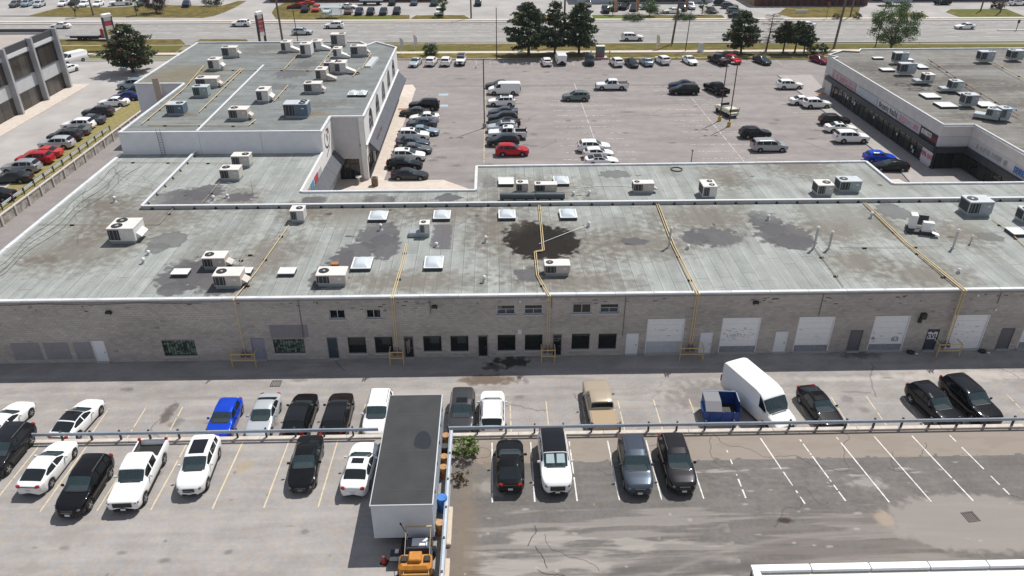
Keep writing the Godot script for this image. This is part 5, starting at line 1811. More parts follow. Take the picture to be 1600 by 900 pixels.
func _tall_wing() -> void:
	tall = thing("arched_shop_wing", "taller white shop wing with arched wall openings and grey flat roof full of air units", "building")
	var p := Paint.new(512, 728, Rect2(-50, -134.6, 34.2, 48.6), Color(0.475, 0.49, 0.485), 91, 0.07, 0.04, 0.08, true, 0.04, 0.01)
	p.rolls(1.0, true, 0.025, 0.90, 6, 12.0)
	p.blob(-45.5, -113, 4.5, 5.5, Color(0.46, 0.42, 0.34), 0.7, 0.6, 0.7)
	p.blob(-29.5, -113.5, 2.4, 2.4, Color(0.36, 0.36, 0.37), 0.7, 0.15, 0.5, 0.15)
	p.blob(-29.6, -106.5, 2.2, 1.5, Color(0.38, 0.38, 0.39), 0.6, 0.15, 0.5, 0.15)
	p.blob(-28.5, -119, 2.0, 2.0, Color(0.34, 0.33, 0.33), 0.6, 0.3, 0.6)
	p.blob(-37, -131, 3, 1.6, Color(0.38, 0.36, 0.33), 0.6, 0.5, 0.6)
	p.blob(-33, -126, 6, 1.0, Color(0.37, 0.355, 0.33), 0.5, 0.5, 0.6)
	p.blob(-22.6, -93.4, 2.0, 0.8, Color(0.5, 0.42, 0.33), 0.7, 0.4, 0.6)
	p.blob(-38.3, -93.5, 1.4, 0.7, Color(0.42, 0.33, 0.26), 0.6, 0.5, 0.6)
	for k in 30:
		p.blob(rng.randf_range(-43, -18), rng.randf_range(-133, -87), rng.randf_range(0.5, 3), rng.randf_range(0.3, 1.2), Color(0.39, 0.38, 0.36), 0.35, 0.6, 0.8)
	var poly := PackedVector2Array([Vector2(-43.1, -86.15), Vector2(-19.9, -86.15), Vector2(-19.9, -92.0), Vector2(-15.9, -92.0), Vector2(-15.9, -130.0), Vector2(-19.8, -134.4), Vector2(-20.9, -131.8), Vector2(-22.5, -134.5), Vector2(-50.0, -134.5), Vector2(-50.0, -107.8), Vector2(-43.1, -107.8)])
	part_uv("roof", sheet(poly, TALL, p.rect), p.material(0.86), tall)
	var white := mottled("wing_wall", lin(0.66, 0.67, 0.70), lin(0.74, 0.75, 0.78), 0.75, 0.02, 0.12)
	var stucco := mottled("wing_white", lin(0.66, 0.66, 0.65), lin(0.74, 0.74, 0.73), 0.8, 0.02, 0.2)
	var greyw := mottled("wing_grey", lin(0.44, 0.44, 0.445), lin(0.50, 0.50, 0.505), 0.8, 0.02, 0.2)
	var dark := mat("shop_glass")
	# wall toward the low roof, in panels with joints
	var xs: Array = [-43.1, -34.0, -26.9, -19.9]
	for i in 3:
		var s := st()
		box(s, Vector3((xs[i] + xs[i + 1]) * 0.5, TALL * 0.5 + 0.15, -86.05), Vector3(xs[i + 1] - xs[i] - 0.03, TALL + 0.3, 0.2))
		part("wall_panel", s, white, tall)
	var s := st()
	for q: Array in [[Vector2(-43.1, -107.8), Vector2(-43.1, -86.15)], [Vector2(-50, -107.8), Vector2(-43.1, -107.8)], [Vector2(-50, -134.5), Vector2(-50, -107.8)], [Vector2(-15.9, -130.0), Vector2(-19.8, -134.4)], [Vector2(-19.8, -134.4), Vector2(-20.9, -131.8)], [Vector2(-20.9, -131.8), Vector2(-22.5, -134.5)], [Vector2(-22.5, -134.5), Vector2(-50, -134.5)]]:
		var a: Vector2 = q[0]
		var b: Vector2 = q[1]
		quad(s, Vector3(a.x, 0, a.y), Vector3(b.x, 0, b.y), Vector3(b.x, TALL + 0.2, b.y), Vector3(a.x, TALL + 0.2, a.y))
	part("wall", s, white, tall)
	# east wall with five arches
	s = st()
	arch_wall(s)
	part("arched_wall", s, stucco, tall)
	for k in 5:
		var zc := -97.5 - 6.65 * k
		s = st()
		box(s, Vector3(-15.98, 6.1, zc), Vector3(0.03, 3.3, 3.7))
		var o := part("arch_window", s, dark, tall)
		s = st()
		for m in 4:
			box(s, Vector3(-15.955, 6.1, zc - 1.2 + m * 0.8), Vector3(0.02, 2.8, 0.07))
		box(s, Vector3(-15.957, 5.9, zc), Vector3(0.025, 0.07, 3.1))
		part("muntins", s, mat("muntin_grey", lin(0.25, 0.25, 0.26), 0.5), o).set_meta("kind", "stuff")
	# grey end wall facing the camera, glass below
	s = st()
	holed_wall(s, Vector3(-19.9, 0, -92.0), Vector3(1, 0, 0), 3.35, TALL + 0.2, Vector3(0, 0, -0.3), [[0.35, 2.95, 0.1, 2.9]])
	part("end_wall", s, greyw, tall)
	storefront(tall, Vector2(-19.55, -92.2), Vector2(-16.95, -92.2), 0.1, 2.9, 4, Vector2(0, 1))
	# side wall of the notch with oval emblem, above the low white band
	s = st()
	box(s, Vector3(-20.0, (TALL + 0.2) * 0.5, -89.05), Vector3(0.22, TALL + 0.2, 5.9))
	part("notch_wall", s, stucco, tall)
	s = st()
	box(s, Vector3(-20.0, 5.15, -80.0), Vector3(0.24, 1.75, 12.1))
	part("white_band", s, stucco, tall)
	s = st()
	box(s, Vector3(-20.1, 2.1, -80.0), Vector3(0.2, 4.2, 12.1))
	part("shop_wall", s, mottled("side_wall", lin(0.26, 0.24, 0.225), lin(0.33, 0.31, 0.29), 0.9, 0.03, 0.3), tall)
	awning(tall, Vector2(-19.86, -91.6), Vector2(-19.86, -74.1), 4.25, 3.05, 1.15)
	storefront(tall, Vector2(-19.98, -91.0), Vector2(-19.98, -74.5), 0.15, 2.9, 9, Vector2(1, 0))
	emblem()
	# blue and red picture signs on the white band
	for q: Array in [[-80.6, 1.5, lin(0.42, 0.03, 0.06)], [-78.6, 1.6, lin(0.05, 0.24, 0.36)], [-82.6, 2.0, lin(0.42, 0.44, 0.45)], [-76.6, 1.6, lin(0.34, 0.22, 0.2)]]:
		s = st()
		box(s, Vector3(-19.85, 4.78, q[0]), Vector3(0.06, 0.85, q[1]))
		part("sign_panel", s, mat("band_sign_%d" % int(q[0]), q[2], 0.5), tall)
	# awning along the arches
	awning(tall, Vector2(-15.75, -129.6), Vector2(-15.75, -93.6), 4.55, 3.35, 1.15)
	strokes(tall, Vector3(-15.1, 3.95, -99.0), Vector3(0, 0, -1), 5.2, 0.75, mat("awning_red", lin(0.30, 0.07, 0.09), 0.6), 8)
	storefront(tall, Vector2(-16.2, -130.5), Vector2(-16.2, -92.5), 0.15, 2.95, 20, Vector2(1, 0))
	coping(tall, [Vector2(-50, -134.4), Vector2(-50, -107.8), Vector2(-43.1, -107.8), Vector2(-43.1, -86.1), Vector2(-19.95, -86.1), Vector2(-19.95, -91.95), Vector2(-15.9, -91.95), Vector2(-15.9, -130.0), Vector2(-19.8, -134.3), Vector2(-20.9, -131.8), Vector2(-22.5, -134.4)], TALL + 0.04, 0.30, 0.18, true)
	divider(tall, Vector2(-34.2, -86.3), Vector2(-34.6, -117.7), TALL, -1.0, 0.26)
	# ladder on the south wall and lean board on the west side
	var lad := thing("wall_ladder", "thin metal ladder fixed to the tall wing's wall above the low roof", "ladder", Vector3(-38.4, LOW, -85.85))
	for m in [-0.22, 0.22]:
		s = st()
		tube(s, Vector3(m, 0, 0.05), Vector3(m, 3.1, 0.12), 0.022, 0.022, 6)
		part("rail", s, mat("iron_bars"), lad)
	for k in 9:
		s = st()
		tube(s, Vector3(-0.22, 0.25 + k * 0.31, 0.06), Vector3(0.22, 0.25 + k * 0.31, 0.06), 0.014, 0.014, 5)
		part("rung", s, mat("iron_bars"), lad)
	var bd := thing("leaning_board", "tall weathered timber board leaning in the corner of the tall wing's west wall", "board", Vector3(-46.5, 0, -106.9))
	s = st()
	box(s, Vector3(0, 4.6, 0), Vector3(0.9, 9.4, 0.12), Basis(Vector3.FORWARD, -0.05) * Basis(Vector3.RIGHT, -0.06))
	part("plank", s, mottled("timber", lin(0.42, 0.34, 0.26), lin(0.55, 0.47, 0.38), 0.85, 0.03, 0.5), bd)
	skylights_tall()

func awning(par: Node3D, a: Vector2, b: Vector2, y0: float, y1: float, out: float) -> void:
	# sloped sheet with a short valance, facing +x
	var n := int(absf(b.y - a.y) / 6.0) + 1
	var m := mottled("awning", lin(0.075, 0.080, 0.095), lin(0.11, 0.115, 0.13), 0.6, 0.02, 0.2)
	for i in n:
		var z0 := lerpf(a.y, b.y, float(i) / n) + 0.02
		var z1 := lerpf(a.y, b.y, float(i + 1) / n) - 0.02
		var x := a.x
		var s := st()
		quad(s, Vector3(x, y0, z0), Vector3(x, y0, z1), Vector3(x + out, y1, z1), Vector3(x + out, y1, z0))
		quad(s, Vector3(x + out, y1, z0), Vector3(x + out, y1, z1), Vector3(x + out, y1 - 0.3, z1), Vector3(x + out, y1 - 0.3, z0))
		quad(s, Vector3(x + out - 0.04, y1, z1), Vector3(x + out - 0.04, y1, z0), Vector3(x + out - 0.04, y1 - 0.3, z0), Vector3(x + out - 0.04, y1 - 0.3, z1))
		quad(s, Vector3(x, y0 - 0.06, z1), Vector3(x, y0 - 0.06, z0), Vector3(x + out - 0.05, y1 - 0.06, z0), Vector3(x + out - 0.05, y1 - 0.06, z1))
		tri(s, Vector3(x, y0, z1), Vector3(x, y1, z1), Vector3(x + out, y1, z1))
		tri(s, Vector3(x, y0, z0), Vector3(x, y1, z0), Vector3(x + out, y1, z0))
		part("awning", s, m, par)

func arch_wall(s: SurfaceTool) -> void:
	# strip wall at x = -15.9 with round-headed openings, built as columns of quads
	var x := -15.9
	var x2 := -16.0
	var za := -130.0
	var zb := -91.85
	var y0 := 0.0
	var y1 := TALL + 0.2
	var cuts := []
	for k in 5:
		var zc := -97.5 - 6.65 * k
		for i in 13:
			cuts.append(zc - 1.75 + 3.5 * i / 12.0)
	cuts.append(za)
	cuts.append(zb)
	cuts.sort()
	for i in cuts.size() - 1:
		var z0: float = cuts[i]
		var z1: float = cuts[i + 1]
		var f := func(z: float) -> float:
			for k in 5:
				var d := absf(z + 97.5 + 6.65 * k)
				if d <= 1.751: return 6.0 + sqrt(maxf(0.0, 1.75 * 1.75 - d * d))
			return -1.0
		var mid: float = f.call((z0 + z1) * 0.5)
		if mid < 0.0:
			quad(s, Vector3(x, 2.95, z0), Vector3(x, y1, z0), Vector3(x, y1, z1), Vector3(x, 2.95, z1))
		else:
			var h0: float = maxf(f.call(z0), 6.0)
			var h1: float = maxf(f.call(z1), 6.0)
			quad(s, Vector3(x, h0, z0), Vector3(x, y1, z0), Vector3(x, y1, z1), Vector3(x, h1, z1))
			quad(s, Vector3(x, 2.95, z0), Vector3(x, 4.75, z0), Vector3(x, 4.75, z1), Vector3(x, 2.95, z1))
			quad(s, Vector3(x, h0, z0), Vector3(x, h1, z1), Vector3(x2, h1, z1), Vector3(x2, h0, z0))
			quad(s, Vector3(x, 4.75, z1), Vector3(x, 4.75, z0), Vector3(x2, 4.75, z0), Vector3(x2, 4.75, z1))
	for k in 5:
		for m in [-1.75, 1.75]:
			var z: float = -97.5 - 6.65 * k + m
			quad(s, Vector3(x, 4.75, z), Vector3(x, 6.0, z), Vector3(x2, 6.0, z), Vector3(x2, 4.75, z))
	box(s, Vector3(-16.22, y1 * 0.5, -91.92), Vector3(0.64, y1, 0.16))
	box(s, Vector3(-16.22, 4.65, -111.0), Vector3(1.0, 0.18, 38.0))
	box(s, Vector3(-16.4, 1.5, -111.0), Vector3(0.1, 2.9, 38.0))
	for k in 7:
		box(s, Vector3(-16.08, 1.5, -92.4 - 6.3 * k), Vector3(0.3, 3.0, 0.45))

func emblem() -> void:
	# oval ring with a red fleck and a dark stroke, on the notch wall facing east
	var x := -19.87
	var c := Vector3(x, 6.75, -88.6)
	var s := st()
	for i in 32:
		if i in [5, 6]: continue
		var a := TAU * i / 32
		var b := TAU * (i + 1) / 32
		var w := 0.16 + 0.08 * absf(sin(a))
		quad(s, c + Vector3(0, sin(a) * 1.15, cos(a) * 1.5), c + Vector3(0, sin(b) * 1.15, cos(b) * 1.5), c + Vector3(0, sin(b) * (1.15 - w), cos(b) * (1.5 - w)), c + Vector3(0, sin(a) * (1.15 - w), cos(a) * (1.5 - w)))
	for k in 4:
		box(s, c + Vector3(0, -0.2 + k * 0.22, -0.3 + k * 0.18), Vector3(0.02, 0.10, 0.8 - k * 0.12), Basis(Vector3.RIGHT, 0.5))
	box(s, c + Vector3(0, -1.55, 0.2), Vector3(0.02, 0.12, 2.2), Basis(Vector3.RIGHT, 0.3))
	part("oval_emblem", s, mat("emblem_dark", lin(0.06, 0.06, 0.07), 0.5), tall)
	s = st()
	box(s, c + Vector3(0.01, 0.72, -0.75), Vector3(0.02, 0.35, 0.9), Basis(Vector3.RIGHT, 0.5))
	part("emblem_fleck", s, mat("emblem_red", lin(0.42, 0.03, 0.05), 0.5), tall)

func _grey_block() -> void:
	grey = thing("grey_shop_block", "grey shop block with dark storefronts, sign band and skylights on its roof", "building")
	var p := Paint.new(512, 792, Rect2(58, -139.2, 42, 65), Color(0.475, 0.465, 0.445), 101, 0.10, 0.05, 0.10, true, 0.05, 0.02)
	p.rolls(1.0, true, 0.03, 0.90, 8, 12.0)
	for q: Array in [[78, -126, 9, 1.5], [74, -117, 6, 2.2], [80, -113, 10, 1.6], [69, -112, 3, 2], [84, -106, 7, 1.5], [75, -104, 5, 1.0], [63, -118, 3, 5], [62, -126, 3, 3], [66, -99, 4, 1.4], [80, -95, 8, 2]]:
		p.blob(q[0], q[1], q[2], q[3], Color(0.33, 0.31, 0.295), 0.6, 0.7, 0.9)
	for q: Array in [[85, -122, 9, 3], [90, -115, 6, 2], [72, -133, 6, 2]]:
		p.blob(q[0], q[1], q[2], q[3], Color(0.53, 0.53, 0.52), 0.6, 0.6, 0.7)
	for q: Array in [[62.6, -115, 1.3, 0.9], [63.4, -112.5, 1.3, 0.9]]:
		p.blob(q[0], q[1], q[2], q[3], Color(0.22, 0.21, 0.20), 0.7, 0.15, 0.3)
		p.blob(q[0], q[1], q[2] * 0.6, q[3] * 0.55, Color(0.45, 0.44, 0.42), 0.8, 0.15, 0.3)
	var poly := PackedVector2Array([Vector2(57.9, -94.0), Vector2(62.0, -94.0), Vector2(61.8, -74.7), Vector2(110, -74.7), Vector2(110, -138.9), Vector2(66.2, -138.6), Vector2(65.0, -136.6), Vector2(62.4, -137.4), Vector2(58.6, -134.0), Vector2(59.6, -132.4), Vector2(57.9, -131.0)])
	part_uv("roof", sheet(poly, GREY, p.rect), p.material(0.88), grey)
	var wallm := mottled("grey_panel", lin(0.52, 0.51, 0.50), lin(0.60, 0.59, 0.58), 0.8, 0.02, 0.12)
	var band := mottled("sign_band", lin(0.46, 0.47, 0.50), lin(0.53, 0.54, 0.57), 0.6, 0.02, 0.12)
	var charcoal := mottled("fascia_dark", lin(0.030, 0.035, 0.045), lin(0.045, 0.05, 0.06), 0.5, 0.02, 0.2)
	var s := st()
	for q: Array in [[Vector2(57.9, -131.0), Vector2(59.6, -132.4)], [Vector2(59.6, -132.4), Vector2(58.6, -134.0)], [Vector2(58.6, -134.0), Vector2(62.4, -137.4)], [Vector2(62.4, -137.4), Vector2(65.0, -136.6)], [Vector2(65.0, -136.6), Vector2(66.2, -138.6)], [Vector2(66.2, -138.6), Vector2(110, -138.9)], [Vector2(110, -138.9), Vector2(110, -74.7)]]:
		var a: Vector2 = q[0]
		var b: Vector2 = q[1]
		quad(s, Vector3(a.x, 0, a.y), Vector3(b.x, 0, b.y), Vector3(b.x, GREY + 0.2, b.y), Vector3(a.x, GREY + 0.2, a.y))
	part("wall", s, wallm, grey)
	# the three shop fronts: parapet band, sign band, dark fascia, glass
	for q: Array in [[Vector2(57.9, -131.0), Vector2(57.9, -94.0), Vector2(-1, 0), 22], [Vector2(57.9, -94.0), Vector2(62.0, -94.0), Vector2(0, 1), 3], [Vector2(61.9, -94.0), Vector2(61.9, -74.7), Vector2(-1, 0), 12]]:
		var a: Vector2 = q[0]
		var b: Vector2 = q[1]
		var nr: Vector2 = q[2]
		var d := b - a
		var bs := Basis(Vector3.UP, -d.angle())
		var c := (a + b) * 0.5
		var n := maxi(1, int(d.length() / 5.5))
		for i in n:
			var pc := a.lerp(b, (i + 0.5) / n)
			s = st()
			box(s, Vector3(pc.x, 5.35, pc.y) - Vector3(nr.x, 0, nr.y) * 0.12, Vector3(d.length() / n - 0.02, 1.6, 0.24), bs)
			part("parapet_panel", s, wallm, grey)
		var off := Vector3(nr.x, 0, nr.y)
		s = st()
		box(s, Vector3(c.x, 3.85, c.y) - off * 0.11, Vector3(d.length() - 0.05, 1.36, 0.22), bs)
		part("sign_band", s, band, grey)
		s = st()
		box(s, Vector3(c.x, 2.80, c.y) - off * 0.07 + off * 0.25, Vector3(d.length(), 0.72, 0.5), bs)
		part("dark_fascia", s, charcoal, grey)
		s = st()
		box(s, Vector3(c.x, 1.2, c.y) - off * 0.35, Vector3(d.length(), 2.5, 0.1), bs)
		part("shop_back", s, mat("shop_dark", lin(0.012, 0.013, 0.014), 0.6), grey)
		storefront(grey, a - nr * 0.05, b - nr * 0.05, 0.13, 2.44, q[3], nr)
	# white panel at the corner bay
	s = st()
	box(s, Vector3(57.9, 1.35, -129.8), Vector3(0.16, 2.4, 2.3))
	part("corner_panel", s, mat("panel_pale", lin(0.50, 0.51, 0.52), 0.6), grey)
	# signs
	var X := 57.88
	for q: Array in [["sign_board", -124.6, 9.6, lin(0.42, 0.36, 0.39)], ["sign_board", -115.4, 6.8, lin(0.40, 0.44, 0.48)], ["sign_board", -108.6, 6.0, lin(0.52, 0.54, 0.56)], ["sign_board", -102.0, 6.4, lin(0.46, 0.42, 0.45)], ["sign_board", -96.6, 4.4, lin(0.012, 0.015, 0.02)]]:
		s = st()
		box(s, Vector3(X - 0.03, 3.85, q[1]), Vector3(0.06, 1.28, q[2]))
		part(q[0], s, mat("board_%d" % int(-q[1]), q[3], 0.5), grey)
	var red := mat("sign_red")
	var ink := mat("sign_ink", lin(0.05, 0.05, 0.06), 0.5)
	strokes(grey, Vector3(X - 0.07, 3.85, -126.6), Vector3(0, 0, 1), 4.6, 0.85, red, 21)
	strokes(grey, Vector3(X - 0.07, 4.05, -122.0), Vector3(0, 0, 1), 4.0, 0.42, red, 22)
	strokes(grey, Vector3(X - 0.07, 3.52, -122.0), Vector3(0, 0, 1), 4.0, 0.32, red, 23)
	strokes(grey, Vector3(X - 0.07, 3.85, -115.0), Vector3(0, 0, 1), 4.4, 0.42, mat("sign_pale", lin(0.58, 0.58, 0.64), 0.5), 24)
	letters("Beauty Nails", 0.74, ink, Vector3(X - 0.08, 3.85, -108.4), -90, grey, "lettering", 0.9, true)
	strokes(grey, Vector3(X - 0.07, 3.85, -104.0), Vector3(0, 0, 1), 1.3, 0.8, red, 25)
	strokes(grey, Vector3(X - 0.07, 3.85, -102.0), Vector3(0, 0, 1), 2.0, 0.5, mat("sign_mauve", lin(0.36, 0.30, 0.36), 0.5), 26)
	strokes(grey, Vector3(X - 0.07, 3.85, -100.0), Vector3(0, 0, 1), 1.3, 0.6, red, 27)
	letters("BURRITO", 0.62, mat("sign_white_ink", lin(0.7, 0.7, 0.7), 0.5), Vector3(X - 0.08, 3.98, -97.1), -90, grey, "lettering", 0.72)
	strokes(grey, Vector3(X - 0.07, 3.72, -95.35), Vector3(0, 0, 1), 1.7, 0.5, mat("sign_bright_red", lin(0.42, 0.02, 0.03), 0.5), 28)
	strokes(grey, Vector3(61.80, 3.9, -90.4), Vector3(0, 0, 1), 3.4, 0.6, mat("sign_faint"), 29)
	strokes(grey, Vector3(61.80, 3.9, -87.0), Vector3(0, 0, 1), 2.4, 0.6, mat("sign_faint"), 30)
	letters("IRRESISTIBLE CAKES", 0.74, mat("sign_blue", lin(0.02, 0.12, 0.42), 0.5), Vector3(61.86 - 0.08, 3.85, -79.6), -90, grey, "lettering", 0.92)
	# sale poster on the corner window
	s = st()
	box(s, Vector3(57.78, 1.30, -95.6), Vector3(0.04, 1.75, 2.7))
	var po := part("sale_poster", s, mat("poster_white"), grey)
	letters("70% OFF", 0.62, mat("sign_red"), Vector3(57.74, 1.45, -95.6), -90, po, "lettering", 0.85)
	s = st()
	box(s, Vector3(57.77, 0.28, -95.6), Vector3(0.05, 0.2, 2.3))
	part("sale_poster", s, mat("poster_white"), grey)
	# small bright notices in the windows
	rng.seed = 19
	for q: Array in [[-122.4, 1.9], [-121.6, 1.8], [-119.7, 1.75], [-118.9, 1.7], [-111.8, 1.6], [-104.2, 1.5], [-99.6, 1.2], [-99.1, 0.8]]:
		s = st()
		box(s, Vector3(57.78, q[1], q[0]), Vector3(0.02, rng.randf_range(0.25, 0.6), rng.randf_range(0.25, 0.5)))
		part("window_notice", s, mat("notice", lin(0.45, 0.47, 0.46), 0.5), grey)
	coping(grey, [Vector2(66.2, -138.5), Vector2(65.0, -136.5), Vector2(62.4, -137.3), Vector2(58.7, -134.0), Vector2(59.6, -132.4), Vector2(57.95, -131.0), Vector2(57.95, -94.0), Vector2(61.95, -94.0), Vector2(61.85, -74.7)], GREY + 0.18, 0.26, 0.12)
	coping(grey, [Vector2(66.2, -138.6), Vector2(110, -138.9)], GREY + 0.02, 0.3, 0.2)
	skylights_grey()

func _office() -> void:
	# raised west lot with block wall, and the office block with upright fins
	var s := st()
	prism(s, rect_pts(-200, -55.5, -150, 0), -0.04, 1.2, false)
	struct("raised_lot_edge", s, mats["curb"])
	s = sheet(rect_pts(-200, -59.2, -150, 0), 1.2, Rect2(0, 0, 40, 40))
	struct("west_lot_pavement", s, mottled("west_asphalt", lin(0.32, 0.30, 0.285), lin(0.42, 0.40, 0.38), 0.9, 0.012, 0.05), true)
	s = st()
	prism(s, rect_pts(-59.2, -58.9, -145, 0), 1.0, 1.32)
	struct("kerb", s, mats["curb"])
	s = st()
	for k in 40:
		var z := -30.0 - k * 2.9
		quad(s, Vector3(-58.9, 1.28, z - 2.9), Vector3(-55.5, 1.24 + rng.randf() * 0.05, z - 2.9), Vector3(-55.5, 1.24, z), Vector3(-58.9, 1.28, z))
	struct("lawn", s, mottled("dry_grass", lin(0.19, 0.155, 0.055), lin(0.29, 0.25, 0.10), 0.95, 0.04, 0.12))
	var w := thing("panel_retaining_wall", "stained concrete panel wall holding up the raised lot beside the lane", "wall")
	var stain := mottled("stained_concrete", lin(0.17, 0.15, 0.135), lin(0.50, 0.46, 0.42), 0.9, 0.018, 0.22)
	for k in 30:
		var z := -40.0 - k * 2.9
		var pn := st()
		soft_box(pn, Vector3(-55.25, 0.56, z), Vector3(0.22, 1.2, 2.55), 0.03)
		part("wall_panel", pn, stain, w)
		pn = st()
		soft_box(pn, Vector3(-55.18, 0.62, z - 1.45), Vector3(0.36, 1.32, 0.30), 0.03)
		part("pilaster", pn, mottled("pale_concrete", lin(0.45, 0.41, 0.37), lin(0.55, 0.51, 0.46), 0.9, 0.02, 0.3), w)
		pn = st()
		soft_box(pn, Vector3(-55.25, 1.21, z), Vector3(0.34, 0.12, 2.6), 0.02)
		part("cap", pn, mats["pale_concrete"], w)
	guard_rail(Vector3(-55.75, 1.24, -109), Vector3(-55.75, 1.24, -34), 2.35, "guard rail on dark posts along the raised lot's grass strip", 0.75, true)
	# pergola-like post at the wall end
	var o := thing("office_block", "two storey office block with grey upright fins, brown glass and tan flat roof", "building")
	var X := -73.3
	var H := 10.6
	s = sheet(rect_pts(-130, X - 0.3, -133.5, -70), H - 0.5, Rect2(0, 0, 40, 40))
	part_uv("roof", s, mottled("office_roof", lin(0.33, 0.29, 0.26), lin(0.41, 0.365, 0.33), 0.9, 0.012, 0.05), o)
	s = st()
	box(s, Vector3(-101, H - 0.15, -133.4), Vector3(56, 0.9, 0.3))
	box(s, Vector3(X, H - 0.15, -102), Vector3(0.35, 0.9, 63))
	part("parapet", s, mat("office_edge"), o)
	s = st()
	box(s, Vector3(X - 0.2, H * 0.5 + 0.5, -102), Vector3(0.4, H - 1.3, 62.6))
	box(s, Vector3(-101, H * 0.5 + 0.5, -133.2), Vector3(55, H - 1.3, 0.4))
	part("wall", s, mottled("office_wall", lin(0.44, 0.45, 0.46), lin(0.52, 0.53, 0.54), 0.7, 0.02, 0.1), o)
	s = st()
	box(s, Vector3(X + 0.02, H - 1.0, -102), Vector3(0.5, 0.55, 62))
	part("white_band", s, mat("office_white"), o)
	for k in 8:
		var z := -133.0 + k * 7.75
		s = st()
		box(s, Vector3(X + 0.45, 0.8 + H * 0.5, z), Vector3(0.9, H - 0.6, 0.5))
		part("fin", s, mottled("office_fin", lin(0.34, 0.345, 0.36), lin(0.42, 0.425, 0.44), 0.5, 0.02, 0.1), o)
		for r: Array in [[6.1, 9.1], [1.3, 3.9]]:
			for b in 4:
				s = st()
				box(s, Vector3(X + 0.03, (r[0] + r[1]) * 0.5, z + 0.95 + 1.83 * b + 0.02), Vector3(0.06, r[1] - r[0], 1.76))
				part("window", s, mat("office_glass_%d" % ((k + b) % 3), lin(0.035 + 0.014 * ((k + b) % 3), 0.031 + 0.012 * ((k + b) % 3), 0.028 + 0.011 * ((k + b) % 3)), 0.12), o)
			s = st()
			box(s, Vector3(X + 0.06, r[0] - 0.06, z + 3.87), Vector3(0.14, 0.12, 7.2))
			part("sill", s, mat("office_edge"), o)
	s = st()
	box(s, Vector3(X + 1.6, 1.26, -102), Vector3(3.0, 0.12, 66))
	struct("sidewalk", s, mats["concrete_walk"])
	s = st()
	box(s, Vector3(-84, H + 0.7, -123), Vector3(3.2, 1.8, 3.0))
	part("roof_unit", s, mat("office_white"), o)

func simple_building(called: String, label: String, x0: float, x1: float, z0: float, z1: float, h: float, m: Material, roofm: Material) -> Node3D:
	var o := thing(called, label, "building", Vector3.ZERO)
	var s := st()
	prism(s, rect_pts(x0, x1, z0, z1), -0.03, h, false)
	part("wall", s, m, o)
	part_uv("roof", sheet(rect_pts(x0, x1, z0, z1), h - 0.3, Rect2(0, 0, 40, 40)), roofm, o)
	return o

